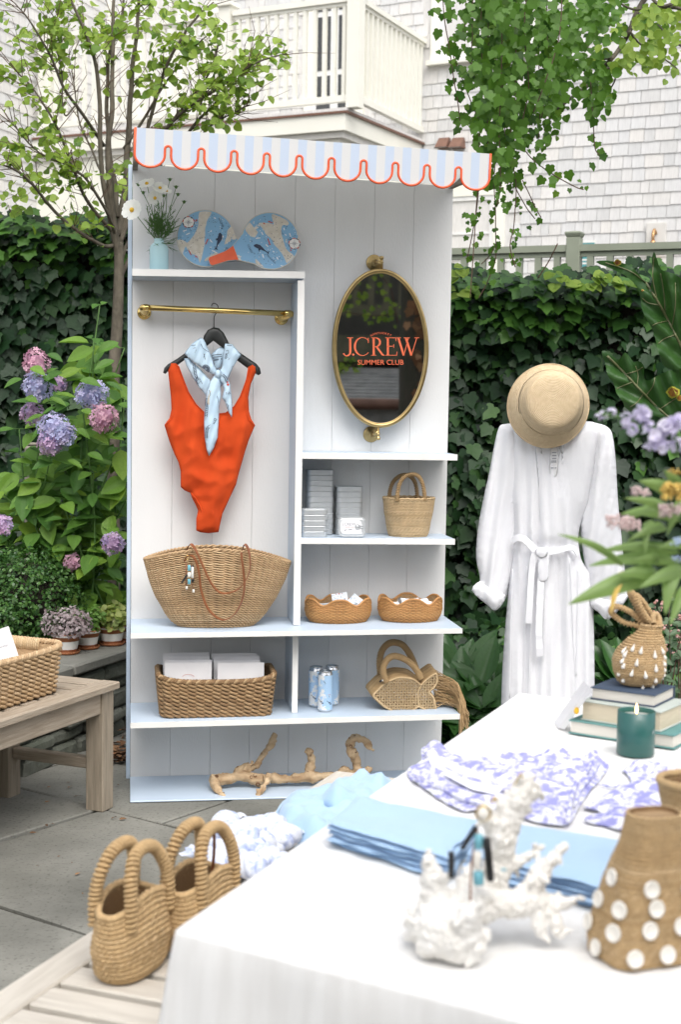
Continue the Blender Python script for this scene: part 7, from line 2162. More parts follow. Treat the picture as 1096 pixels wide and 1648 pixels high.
shd = thing('garden_shed', 'low shed with grey shingle roof and copper gutter in the mirror', 'shed', M=RM)
ze = Rr(612, 645, -.4).z; zt = Rr(612, 592, .85).z
N = 10
for k in range(N):
    y0, y1 = lerp(-.4, .85, k/N), lerp(-.4, .85, (k+1)/N)+.02; za, zc = lerp(ze, zt, k/N), lerp(ze, zt, (k+1)/N)
    b = MB(); b.hexa([V((-2.2, y0, za-.01)), V((2.4, y0, za-.01)), V((2.4, y1, zc-.012)), V((-2.2, y1, zc-.012)), V((-2.2, y0, za+.012)), V((2.4, y0, za+.012)), V((2.4, y1, zc-.002)), V((-2.2, y1, zc-.002))]); b.build('roof_course', 'shed_shingle', shd)
b = MB(); b.tube([V((-2.3, -.45, ze-.03)), V((2.5, -.45, ze-.03))], .05, n=12); b.build('gutter', 'copper_brown', shd)
MB().box((-2.1, -.3, -.02), (2.3, .84, ze-.06)).build('shed_wall', 'shed_shingle', shd)
tp = Rr(672, 560, -1.2)
tt = thing('old_tree', 'mossy old tree trunk with climbing ivy reflected in the mirror', 'tree', M=RM @ Matrix.Translation((tp.x, -1.2, 0)))
b = MB(); b.tube([V((.04*nz((k*.5, 0, 1)), .05*nz((k*.5, 3, 1)), k*.3-.02)) for k in range(17)], [.17-.003*k for k in range(17)], n=18); b.build('trunk', 'bark_dark', tt)
# ------------------------------------------------------------------ foliage helpers
def ivy_shape():
    """five-lobed leaf folded on the midrib, unit length, base at origin, +y to the tip, facing +z"""
    R_ = [(.0, .0), (.14, -.10), (.34, -.07), (.47, .05), (.41, .22), (.51, .36), (.50, .50), (.33, .57), (.19, .78), (.0, 1.0)]
    z = lambda x, y: .16*abs(x)-.45*x*x-.16*y*y
    right = [V((x, y, z(x, y))) for x, y in R_]; left = [V((-x, y, z(x, y))) for x, y in R_[::-1]]
    return [right, left]
def round_shape():
    R_ = [(.0, .0), (.28, .02), (.46, .28), (.42, .60), (.22, .86), (.0, 1.0)]
    z = lambda x, y: .25*abs(x)-.18*(y-.4)**2
    return [[V((x, y, z(x, y))) for x, y in R_], [V((-x, y, z(x, y))) for x, y in R_[::-1]]]
def oval_shape(w=.30, tipz=-.25):
    R_ = [(.0, .0), (w*.55, .12), (w*.95, .32), (w, .50), (w*.78, .70), (w*.36, .88), (.0, 1.0)]
    z = lambda x, y: .30*abs(x)+tipz*y*y
    return [[V((x, y, z(x, y))) for x, y in R_], [V((-x, y, z(x, y))) for x, y in R_[::-1]]]
def tiny_shape():
    return [[V((0, 0, 0)), V((.34, .35, .06)), V((.26, .8, .02)), V((0, 1, -.05)), V((-.26, .8, .02)), V((-.34, .35, .06))]]
def put(mb, shape, M):
    for pl in shape:
        b0 = len(mb.v); mb.v += [tuple(M @ p) for p in pl]; mb.face(range(b0, b0+len(pl)), True)
def join_shape(shape):
    """weld the two halves along the midrib"""
    r, l = shape; n = len(r)
    vs = list(r)+list(l[1:-1]); idx_l = [n-1]+list(range(n, n+len(l)-2))+[0]
    return vs, [tuple(range(n)), tuple(idx_l)]
class Leaf:
    def __init__(s, shape, name='leaf', mat=None):
        s.vs, s.fs = join_shape(shape) if len(shape) == 2 else (shape[0], [tuple(range(len(shape[0])))])
        s.name = name
    def add(s, mb, M):
        b0 = len(mb.v); mb.v += [tuple(M @ p) for p in s.vs]
        for f in s.fs: mb.face([b0+i for i in f], True)
    def mesh(s, mat):
        b = MB(); s.add(b, Matrix.Identity(4)); return b.mesh(s.name, mat)
IVY, RND, OVL, TNY, LIL = Leaf(ivy_shape()), Leaf(round_shape()), Leaf(oval_shape()), Leaf(tiny_shape()), Leaf(oval_shape(.17, -.35))
def leafM(p, nrm, tipdir, s):
    """leaf at p facing nrm with its tip along tipdir"""
    z = V(nrm).normalized(); y = V(tipdir)-z*V(tipdir).dot(z)
    if y.length < 1e-4: y = z.orthogonal()
    y.normalize(); x = y.cross(z)
    M = Matrix((x*s, y*s, z*s)).transposed().to_4x4(); M.translation = p
    return M
def rnd(rr, a=1.0): return V((rr.uniform(-a, a), rr.uniform(-a, a), rr.uniform(-a, a)))
def scatter(o, items, leaf, mats, maxparts=0, partmat=None, name='leaf', stuff='foliage', view=True):
    """items: list of (M, matkey index). The largest in view become parts, the rest one stuff mesh per material"""
    sel = set()
    if maxparts:
        me = [leaf.mesh(m) for m in (partmat or mats)]
        sc_ = []
        for i, (M, k) in enumerate(items):
            p = to_px(M.translation)
            if -10 < p[0] < 1106 and -10 < p[1] < 1658: sc_.append((M.translation.y, i))
        sc_.sort(); sel = set(i for _, i in sc_[:maxparts])
    mb = MB()
    for i, (M, k) in enumerate(items):
        if i in sel: obj(name, me[k], o, o.matrix_basis.inverted() @ M)
        else: mb.cur = k; leaf.add(mb, M)
    I = o.matrix_basis.inverted(); mb.v = [tuple(I @ V(v)) for v in mb.v]
    return mb.build(stuff, mats, o, kind='stuff')
for nm in ('ivy', 'ivy_top', 'ivy_vine', 'hyd_leaf', 'bq_leaf'):
    pass
# ------------------------------------------------------------------ ivy hedges
def hedge(label, xa, xb, ya, yb, ztop, n, seed, ylean=.25):
    rr = random.Random(seed); cx = (xa+xb)/2
    o = thing('ivy_hedge', label, 'hedge', V((cx, (ya+yb)/2, 0)), group='ivy covered walls')
    O = V((cx, (ya+yb)/2, 0))
    # dark core behind the leaves
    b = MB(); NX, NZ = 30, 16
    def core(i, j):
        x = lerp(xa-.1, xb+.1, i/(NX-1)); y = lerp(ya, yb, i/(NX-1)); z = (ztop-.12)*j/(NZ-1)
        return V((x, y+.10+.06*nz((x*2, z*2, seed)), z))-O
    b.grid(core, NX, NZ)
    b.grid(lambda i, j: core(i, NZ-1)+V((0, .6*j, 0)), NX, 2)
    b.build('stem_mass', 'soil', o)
    items = []
    for k in range(n):
        t = rr.random(); z = ztop*(1-rr.random()**1.25*.98)
        x = lerp(xa, xb, t); y = lerp(ya, yb, t)
        lump = .16*nz((x*1.6, z*1.6, seed))+.07*nz((x*5, z*5, seed+3))
        top = max(0, (z-(ztop-.35))/.35)
        if top > 0 and rr.random() < .5: y += rr.uniform(0, .55)*top; z = ztop-.02+.10*nz((x*3, y*3, seed))+rr.uniform(-.08, .07)
        p = V((x, y-lump-rr.uniform(-.08, .10), z+.04*nz((x*4, 0, seed))))
        nn = V((rr.uniform(-.6, .6), -1, rr.uniform(.1, .9)+top*1.2))
        tip = V((rr.uniform(-.8, .8), rr.uniform(-.3, .1), -1))
        s = rr.uniform(.036, .088)*(1.15 if rr.random() < .2 else 1)
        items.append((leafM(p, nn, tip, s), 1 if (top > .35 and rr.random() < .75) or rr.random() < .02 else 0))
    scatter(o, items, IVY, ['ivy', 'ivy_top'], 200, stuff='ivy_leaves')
    return o
hedge('dark ivy covered wall behind the hydrangea at left', -2.75, -.45, 7.15, 7.75, 2.36, 10500, 3)
hedge('dark ivy covered wall behind the white dress at right', .1, 3.3, 7.15, 6.35, 2.06, 14000, 8)

# ------------------------------------------------------------------ tree at left
rr = random.Random(5)
TZ_ = 6.95
tr0 = at(184, 640, TZ_)
tree = thing('garden_tree', 'multi stemmed young tree with bright green leaves at left', 'tree', V((tr0.x, tr0.y, .35)))
TO_ = V((tr0.x, tr0.y, .35)); B3 = lambda u, v, d=0: at(u, v, TZ_+d)-TO_
bt = MB()
bt.tube(smooth_path([V((0, 0, 0)), B3(182, 640), B3(187, 540), B3(190, 470), B3(191, 420), B3(189, 390)], 5), [.032-.0004*i for i in range(26)], n=12); bt.build('trunk', 'bark_grey', tree)
stems = [([(190, 420, 0), (180, 340, -.05), (173, 250, -.1), (178, 180, -.1), (180, 100, 0), (183, 0, 0), (186, -60, 0)], 8.5, 3),
         ([(191, 415, 0), (197, 330, .05), (206, 240, .1), (209, 160, .1), (216, 80, .1), (224, 0, .1), (230, -60, .1)], 9, 3),
         ([(186, 400, 0), (167, 300, -.1), (160, 210, -.15), (157, 120, -.2), (140, 60, -.25), (112, 0, -.3), (95, -40, -.3)], 6.5, 2.5),
         ([(190, 350, 0), (177, 240, .1), (172, 150, .2), (176, 80, .2), (196, 20, .2), (205, -40, .2)], 6, 2.5),
         ([(167, 235, 0), (121, 170, -.2), (97, 131, -.3), (73, 80, -.35), (44, 32, -.4), (22, 5, -.4)], 4, 1.6),
         ([(186, 395, 0), (158, 393, -.1), (97, 350, -.3), (48, 294, -.45), (20, 272, -.5), (-10, 262, -.5)], 5, 2),
         ([(186, 380, 0), (150, 340, -.15), (128, 300, -.25), (110, 250, -.3), (84, 190, -.4), (60, 150, -.4), (30, 120, -.4)], 4.5, 1.6),
         ([(188, 385, 0), (165, 330, -.2), (140, 290, -.3), (122, 275, -.35), (112, 260, -.35)], 4, 2),
         ([(190, 380, 0), (205, 300, .1), (225, 250, .1), (262, 123, .0), (295, 55, 0), (320, 25, 0), (345, 4, 0)], 6, 2),
         ([(192, 390, 0), (215, 320, .1), (250, 240, .1), (270, 203, .0), (317, 164, -.1), (365, 132, -.15), (415, 100, -.2), (462, 86, -.2)], 6, 1.8),
         ([(192, 395, 0), (235, 300, .1), (300, 215, .1), (345, 170, 0), (375, 135, 0), (395, 110, 0)], 5, 1.6),
         ([(200, 240, .1), (232, 190, .05), (262, 140, 0), (300, 90, 0), (330, 60, -.1)], 4, 1.4),
         ([(224, 250, .1), (275, 195, .1), (320, 140, .1), (345, 100, .1), (352, 70, .1)], 3.5, 1.4),
         ([(230, 260, .1), (300, 235, 0), (350, 195, 0), (380, 180, -.1), (402, 168, -.1)], 3.5, 1.2),
         ([(191, 430, .05), (205, 395, .1), (230, 360, .2), (250, 330, .25)], 5, 3), ([(191, 450, .05), (210, 415, .1), (235, 390, .2), (260, 370, .25)], 5, 3),
         ([(178, 300, 0), (150, 250, .2), (130, 200, .3), (118, 140, .3), (110, 90, .3)], 3, 1.2), ([(120, 270, -.3), (60, 245, -.4), (20, 200, -.5), (0, 195, -.5)], 2.4, 1.0), ([(120, 170, -.2), (104, 185, -.3), (100, 130, -.3), (84, 60, -.3), (92, 20, -.3)], 2.2, 1)]
ends = []
px = TZ_/F
for pts, r0, r1 in stems:
    P = smooth_path([B3(*p) for p in pts], 6); n = len(P)
    P = [p+V((nz(p*5), nz(p*5+V((7, 0, 0))), 0))*.012 for p in P]
    b = MB(); b.tube(P, [px*lerp(r0*.72, r1*.62, i/(n-1)) for i in range(n)], n=8); b.build('branch', 'bark_grey', tree)
    for i in range(n//4, n, 1): ends.append((P[i], (P[min(i+1, n-1)]-P[i-1]).normalized(), i/n))
# twigs and leaves
tw = MB(); items = []
dense = [(60, 50, 70), (20, 120, 50), (110, 30, 60), (60, 190, 60), (30, 240, 40), (95, 240, 50), (120, 300, 50), (60, 300, 55), (140, 340, 45), (160, 50, 40), (230, 25, 55), (280, 20, 60), (265, 70, 40), (330, 40, 50), (300, 80, 45), (390, 95, 45), (420, 85, 40), (450, 92, 30), (350, 150, 45), (310, 160, 40), (395, 140, 35), (365, 185, 35), (190, 300, 30), (200, 270, 25), (30, 330, 40), (250, 120, 35), (340, 110, 35)]
for k in range(420):
    q, d, t = ends[rr.randrange(len(ends))]
    L = rr.uniform(.08, .30); e = (d*.7+V((rr.uniform(-1, 1), rr.uniform(-.8, .8), rr.uniform(-.3, .9)))).normalized()
    mid = q+e*L*.5+rnd(rr, .035); end = q+e*L+V((0, 0, -.02))
    tw.tube([q, mid, end], [.0022, .0015, .0006], n=4, cap=False)
    u, v, _ = to_px(end+TO_)
    w = max([0]+[exp(-((u-a)**2+(v-c)**2)/(2*(s*.62)**2)) for a, c, s in dense])
    nl = int(rr.uniform(0, 11)*w+rr.uniform(0, .7))
    for j in range(nl):
        p = q+(end-q)*rr.uniform(.3, 1.0)+rnd(rr, .035)
        nn = V((rr.uniform(-.7, .7), rr.uniform(-1, .2), rr.uniform(.0, 1.0))); tip = V((rr.uniform(-1, 1), rr.uniform(-1, .4), rr.uniform(-1.0, .2)))
        items.append((leafM(p+TO_, nn, tip, rr.uniform(.026, .054)), 0))
for a, c, s in dense:
    for j in range(int(s*.45)):
        p = B3(a+rr.gauss(0, s*.42), c+rr.gauss(0, s*.42), rr.uniform(-.5, .4))
        nn = V((rr.uniform(-.7, .7), rr.uniform(-1, .2), rr.uniform(.0, 1.0))); tip = V((rr.uniform(-1, 1), rr.uniform(-1, .4), rr.uniform(-1.0, .2)))
        items.append((leafM(p+TO_, nn, tip, rr.uniform(.028, .056)), 0)); tw.tube([p, p+rnd(rr, .05)], [.0014, .0008], n=3, cap=False)
tw.build('twigs', 'twig', tree, kind='stuff')
scatter(tree, items, RND, ['tree_leaf'], 300, ['tree_leaf_one'], stuff='crown')

# ------------------------------------------------------------------ hanging vine and branch at the upper right
VZ2 = 6.1
v0 = at(800, 0, VZ2)
vine = thing('hanging_vine', 'long ivy strands hanging down beside the awning at right', 'vine', v0)
W3 = lambda u, v, d=0: at(u, v, VZ2+d)
items = []; stm = MB()
strands = [([(712, -40), (714, 10), (722, 70), (732, 130), (738, 180), (741, 196)], 30, 10), ([(722, 70), (745, 130), (765, 180), (775, 195)], 12, 5), ([(778, -40), (776, 60), (774, 160), (772, 250), (768, 330), (764, 400), (757, 480)], 60, 8), ([(800, -40), (798, 80), (796, 200), (797, 300), (798, 400), (786, 450), (772, 480)], 60, 10),
           ([(832, -40), (832, 60), (828, 160), (822, 240), (830, 300), (828, 360), (822, 395), (830, 430)], 60, 13), ([(815, -40), (812, 60), (810, 150), (815, 220), (826, 290), (845, 330), (862, 352)], 50, 13), ([(868, -40), (868, 60), (868, 160), (867, 235)], 40, 12), ([(850, -40), (846, 60), (850, 140), (838, 220), (850, 250), (890, 280), (925, 300), (940, 305)], 45, 12),
           ([(790, -40), (786, 40), (790, 110), (785, 200), (790, 260)], 50, 13), ([(760, -40), (762, 40), (758, 90), (764, 130)], 26, 10), ([(842, 290), (860, 330), (872, 350)], 10, 6), ([(905, -30), (900, 60), (880, 130), (860, 180)], 30, 14), ([(808, -40), (806, 100), (803, 220), (806, 300), (800, 330)], 50, 12), ([(884, -40), (880, 40), (884, 110), (872, 190)], 40, 13), ([(745, -40), (750, 20), (742, 60)], 18, 10), ([(950, 130), (955, 180), (957, 235), (965, 250)], 8, 6), ([(770, 300), (765, 350), (758, 390), (750, 420)], 12, 9), ([(800, 390), (790, 410), (775, 425)], 8, 6)]
for pts, n, spread in strands:
    dz = rr.uniform(-.35, .35); P = smooth_path([W3(u, v, dz) for u, v in pts], 8)
    P = [p+V((nz(p*6), nz(p*6+V((4, 0, 0))), 0))*.008 for p in P]
    stm.tube([p-v0 for p in P], .0024, n=5)
    vmax = pts[-1][1]
    for k in range(int(n*1.5)):
        i = int((len(P)-1)*rr.random()**1.3); v = to_px(P[i])[1]
        if v > 290 and rr.random() < .45: continue
        sp = spread*px*.9*(1 if v < 250 else .7)
        p = P[i]+V((rr.gauss(0, sp), rr.gauss(0, .05), rr.gauss(0, .03)))
        nn = V((rr.uniform(-.8, .8), -1, rr.uniform(-.2, .9))); tip = V((rr.uniform(-.7, .7), rr.uniform(-.4, .2), -1))
        items.append((leafM(p, nn, tip, rr.uniform(.022, .050) if v < 290 else rr.uniform(.014, .034)), 0))
for k in range(760):                                       # the dense curtain between the strands
    u = rr.gauss(815, 42); v = rr.uniform(-40, 290)
    lim = 300-abs(u-815)*1.3 if u > 770 else 240-(770-u)*3.2
    if v > lim*rr.uniform(.75, 1.05): continue
    if 738 < u < 764 and 30 < v and rr.random() < .75: continue
    p = W3(u, v, rr.uniform(-.4, .4)); nn = V((rr.uniform(-.8, .8), -1, rr.uniform(-.2, .9))); tip = V((rr.uniform(-.7, .7), rr.uniform(-.4, .2), -1))
    items.append((leafM(p, nn, tip, rr.uniform(.022, .052)), 0))
stm.build('strands', 'twig', vine, kind='stuff')
scatter(vine, items, IVY, ['ivy_vine'], 300, stuff='vine_leaves')
br0 = at(1180, 40, 6.3)
brt = thing('overhanging_tree', 'tree whose leafy branch reaches in from the upper right corner', 'tree', br0)
X3 = lambda u, v, d=0: at(u, v, 6.3+d)
items = []; bb_ = [([(1180, -40), (1120, -20), (1070, 10), (1034, -20)], 4), ([(1090, -60), (1045, -10), (1026, 20), (1014, 50), (1000, 75), (985, 95), (965, 115), (950, 135), (930, 150), (905, 170), (885, 190)], 4.5), ([(1150, 40), (1100, 15), (1060, 12), (1020, 15), (990, 0)], 3), ([(985, 95), (960, 90), (930, 60), (905, 40), (880, 30)], 2.5), ([(1180, 60), (1120, 75), (1090, 70), (1060, 40)], 2.5), ([(965, 115), (985, 110), (990, 130), (970, 160)], 2), ([(1014, 50), (1030, 70), (1070, 95), (1090, 110)], 2)]
tb0 = X3(1400, 0); tb0.z = 0
b = MB(); b.tube([p-br0 for p in smooth_path([tb0, tb0+V((.03, 0, 1.4)), X3(1395, 300), X3(1385, 100), X3(1370, -70)], 6)], [.085-.0016*i for i in range(25)], n=12); b.build('trunk', 'bark_grey', brt)
bb_.append(([(1372, -60), (1280, -62), (1150, -50), (1000, -48), (880, -46), (780, -46), (700, -40)], 13))
for pts, r in bb_:
    P = smooth_path([X3(u, v, rr.uniform(-.1, .1)) for u, v in pts], 6); b = MB(); n = len(P)
    b.tube([p-br0 for p in P], [px*lerp(r, r*.45, i/(n-1)) for i in range(n)], n=7); b.build('limb', 'bark_grey', brt)
for a, c, s, n in ((900, 40, 40, 90), (940, 30, 40, 90), (980, 20, 45, 90), (930, 90, 35, 70), (1040, 30, 40, 60), (1080, 60, 40, 60), (1000, 90, 35, 45), (960, 150, 28, 30), (975, 110, 25, 30), (1060, 95, 30, 26), (905, 120, 35, 50), (890, 165, 22, 22), (1085, 15, 40, 40), (945, 140, 20, 14), (1020, 105, 22, 14), (885, 215, 16, 12), (960, 180, 14, 8)):
    for k in range(n):
        p = X3(a+rr.gauss(0, s*.55), c+rr.gauss(0, s*.5), rr.uniform(-.5, .5)); nn = V((rr.uniform(-.8, .8), -1, rr.uniform(-.3, .9))); tip = V((rr.uniform(-.9, .9), rr.uniform(-.4, .2), rr.uniform(-1, .1)))
        items.append((leafM(p, nn, tip, rr.uniform(.024, .05)), 0 if a < 1000 else 1))
scatter(brt, items, RND, ['ivy_vine', 'tree_leaf'], 300, ['ivy_vine', 'tree_leaf_one'], stuff='leaves')

# ------------------------------------------------------------------ hydrangea
HZ = 6.25
h0 = at(130, 1000, HZ); h0.z = zW
hyd = thing('hydrangea_bush', 'hydrangea bush with blue and pink flower heads at left', 'shrub', h0)
Y3 = lambda u, v, d=0: at(u, v, HZ+d)
sm = MB()
tops = [(160, 490, .1), (150, 545, 0), (70, 600, -.1), (130, 640, -.05), (165, 660, 0), (90, 690, -.15), (200, 560, .1), (60, 650, 0), (190, 720, -.1), (150, 760, -.1), (40, 800, 0), (100, 810, -.1), (180, 850, -.1), (140, 780, 0), (20, 830, .1), (-10, 850, 0), (120, 900, 0), (60, 780, .1), (200, 640, .05), (205, 800, 0), (175, 900, -.05), (110, 740, .1), (0, 790, 0), (30, 690, .1)]
hm_items = []; hl = [OVL.mesh('hyd_leaf'), Leaf(oval_shape(.36, -.4)).mesh('hyd_leaf'), Leaf(oval_shape(.24, -.15)).mesh('hyd_leaf')]
cnt = 0
for u, v, d in tops:
    base = h0+V((rr.uniform(-.35, .2), rr.uniform(-.05, .35), 0)); top = Y3(u, v, d)
    P = smooth_path([base, base.lerp(top, .5)+rnd(rr, .05), top], 8); sm.tube([p-h0 for p in P], [.006-.0002*i for i in range(17)], n=6)
    ph = rr.uniform(0, 3)
    nn_ = 7 if v < 760 else 8
    for k in range(nn_):                                   # opposite pairs climbing the stem
        q = P[max(2, 16-k*2)]
        for s_ in (-1, 1):
            a = ph+k*1.45+(0 if s_ > 0 else pi); out = V((cos(a), sin(a)*.8-.25, 0)).normalized()
            L = rr.uniform(.075, .135)*(.75 if k == 0 else 1)
            up = rr.uniform(.15, .6) if k < 2 else rr.uniform(-.45, .35)
            tip = out+V((0, 0, up)); nn = V((-out.x*up*.6+rr.uniform(-.2, .2), -out.y*up*.4-.35, 1.0-abs(up)*.2))
            p = q+out*.025
            if to_px(p+tip*L)[0] > 214: continue
            o = obj('leaf', hl[rr.randrange(3)], hyd, Matrix.Translation(-h0) @ leafM(p, nn, tip, L)); cnt += 1
            sm.tube([q-h0, p-h0], .0018, n=4)
for k in range(250):                                       # outer leaves that hide the stems
    v = rr.uniform(540, 965); u = rr.uniform(-25, 206)
    if v < 760 and u < 150-(v-540)*.65: continue
    if v > 880 and u < 130: continue
    p = Y3(u, v, rr.uniform(-.10, .35)); a = rr.uniform(0, 2*pi); tip = V((cos(a), rr.uniform(-.7, .1), sin(a)*.5-.45)); nn = V((rr.uniform(-.5, .5), -.75, rr.uniform(.35, 1.0)))
    if to_px(p+tip.normalized()*.12)[0] > 214: continue
    obj('leaf', hl[rr.randrange(3)], hyd, Matrix.Translation(-h0) @ leafM(p, nn, tip, rr.uniform(.085, .14)))
sm.build('stems', 'stem_green', hyd, kind='stuff')
for u, v in ((48, 592), (66, 606), (80, 640), (112, 650), (40, 640), (130, 660), (70, 668), (120, 690), (150, 700), (108, 740), (60, 735), (180, 700), (190, 650), (170, 615), (128, 612), (90, 655), (35, 610), (100, 600), (75, 570), (195, 690), (140, 730), (85, 745)):
    a = rr.choice((rr.uniform(-.5, .4), pi+rr.uniform(-.4, .5))); tip = V((cos(a), -.35, sin(a)*.4-.15))
    obj('leaf', hl[rr.randrange(3)], hyd, Matrix.Translation(-h0) @ leafM(Y3(u, v, -.20), V((rr.uniform(-.3, .3), -.55, 1)), tip, rr.uniform(.06, .10)))
def hydhead(u, v, r, mat, d=0.0, sq=1.0):
    r *= .92; c = Y3(u, v, d-.10); R_ = r*HZ/F; b = MB(); n = int(135*(r/25)**1.2)
    for k in range(n):
        zz = 1-2*(k+.5)/n; a = k*2.39996; q = sqrt(1-zz*zz); dirv = V((q*cos(a), q*sin(a), zz*sq))
        if dirv.y > .55: continue
        p = c+V((dirv.x*R_, dirv.y*R_, dirv.z*R_))*(rr.uniform(.82, 1.06)*(1+.16*nz(dirv*2.1+V((u, v, 0))))); M = leafM(p, dirv+rnd(rr, .75)+V((0, 0, .2)), rnd(rr), .0118*rr.uniform(.75, 1.2))
        b0 = len(b.v)
        pts = []
        for j in range(4):                                 # four petals
            t0 = j*pi/2
            for da, rr_, z_ in ((-.62, .62, .10), (-.40, 1.0, .22), (0, 1.12, .12), (.40, 1.0, .22), (.62, .62, .10)): pts.append(M @ V((rr_*cos(t0+da), rr_*sin(t0+da), z_)))
        cpt = M @ V((0, 0, 0)); b.v.append(tuple(cpt)); b.v += [tuple(x) for x in pts]
        for j in range(4): b.face([b0]+[b0+1+j*5+i for i in range(5)], True)
    b.ell(c, R_*.66, 10, 8)
    b.v = [tuple(V(x)-h0) for x in b.v]; b.build('flower_head', mat, hyd)
for u, v, r, m_, d in [(57, 585, 23, 'hyd_pink', .05), (60, 622, 25, 'hyd_blue', -.05), (52, 665, 19, 'hyd_mauve', 0), (87, 690, 27, 'hyd_blue', -.12), (80, 712, 21, 'hyd_mauve', -.12), (103, 700, 19, 'hyd_blue', -.12), (147, 635, 26, 'hyd_blue', -.05), (167, 673, 24, 'hyd_pink', -.12), (95, 618, 12, 'hyd_mauve', .1), (2, 845, 17, 'hyd_mauve', -.05), (181, 874, 18, 'hyd_mauve', -.12), (116, 905, 14, 'hyd_pink', .0)]:
    hydhead(u, v, r, m_, d)

# ------------------------------------------------------------------ clipped boxwood
x0_ = at(45, 1000, 6.15)
bx0 = V((x0_.x, x0_.y, zW))
box_ = thing('boxwood_bush', 'clipped green boxwood ball on the stone wall at left', 'shrub', bx0)
items = []
def lump(c, r, n):
    for k in range(n):
        d = rnd(rr).normalized(); q = rr.random()**.28
        if d.y > .5: continue
        p = c+V((d.x*r[0], d.y*r[1], d.z*r[2]))*(q*(1+.10*nz(d*3.0+c)+.05*nz(d*9)))
        if p.z < zW+.02: continue
        e = (d+rnd(rr, .7)).normalized()
        for j in range(5):                                 # a sprig of small leaves
            items.append((leafM(p+e*.008*j+rnd(rr, .006), e+rnd(rr, .9)+V((0, 0, .4)), e+rnd(rr, 1.0), rr.uniform(.011, .020)), 0))
lump(at(40, 965, 6.2), (.26, .25, .235), 3000); lump(at(-15, 1000, 6.0), (.16, .18, .15), 900)
scatter(box_, items, TNY, ['boxwood'], 0, stuff='clipped_foliage')
b = MB(); cc_ = at(40, 965, 6.2); b.ell(cc_-bx0, (.19, .18, .17), 14, 10); b.tube([V((0, 0, -.02)), cc_-bx0], .02, n=8); b.build('woody_core', 'soil', box_)

# ------------------------------------------------------------------ potted plants on the wall
def pot(u, v, s, kind, label):
    p = onz(u, v, zW+.001)
    o = thing('potted_plant', label, 'plant pot', p, group='striped pots on the stone wall')
    r = .054*s; h = .082*s
    b = MB(); b.lathe([(.001, 0), (r*.70, 0), (r*.74, .004), (r*.97, h*.78), (r*1.0, h*.80), (r*1.06, h*.82), (r*1.10, h), (r*1.02, h), (r*.95, h*.86), (.001, h*.84)], 28); pt = b.build('pot', 'terracotta', o)
    b = MB(); f = lambda z: (r*(.74+(.97-.74)*(z-.004)/(h*.78-.004)))+.0012
    b.lathe([(f(h*.24), h*.24), (f(h*.64), h*.64)], 28, cap=False); b.build('white_band', 'pot_white', pt)
    b = MB(); b.lathe([(r*1.078, h*.86), (r*1.098, h*.95)], 28, cap=False); b.build('white_rim_band', 'pot_white', pt)
    b = MB(); b.lathe([(.001, .0005), (r*.95, .0005), (r*1.05, .012), (r*1.0, .012), (r*.9, .004)], 28); b.build('saucer', 'terracotta', o)
    c = p+V((0, 0, h*1.05)); items = []
    if kind == 'heather': spec = (1150, (r*2.05, r*1.8, r*1.55), .010, .020, 'heather_leaf', TNY)
    elif kind == 'fern': spec = (420, (r*1.5, r*1.3, r*1.5), .012, .026, 'fern_leaf', TNY)
    elif kind == 'lime': spec = (330, (r*1.6, r*1.5, r*1.35), .018, .034, 'lime_leaf', RND)
    else: spec = (420, (r*1.5, r*1.3, r*1.9), .012, .022, 'fern_leaf', TNY)
    n, rad_, s0, s1, m_, lf_ = spec
    st_ = MB()
    for k in range(n):
        d = rnd(rr).normalized(); d.z = abs(d.z) if rr.random() < .75 else -abs(d.z)*.5
        q = rr.random()**.4; pp = c+V((d.x*rad_[0], d.y*rad_[1], d.z*rad_[2]+rad_[2]*.28))*1.0
        pp = c+(pp-c)*q
        items.append((leafM(pp, d+rnd(rr, .6)+V((0, -.2, .3)), d+rnd(rr, .8), rr.uniform(s0, s1)), 0))
        if k % 12 == 0: st_.tube([c-p, pp-p], [.0014, .0007], n=3, cap=False)
    st_.build('stems', 'stem_green', o, kind='stuff'); scatter(o, items, lf_, [m_], 0)
    return o
pot(106, 1051, 1.05, 'heather', 'white banded terracotta pot of silvery purple foliage')
pot(139, 1043, 1.0, 'fern', 'white banded terracotta pot of ferny green foliage, second from left')
pot(179, 1037, 1.02, 'lime', 'white banded terracotta pot of lime variegated foliage')
pot(206, 1032, .95, 'airy', 'rightmost terracotta pot with airy foliage beside the display edge')

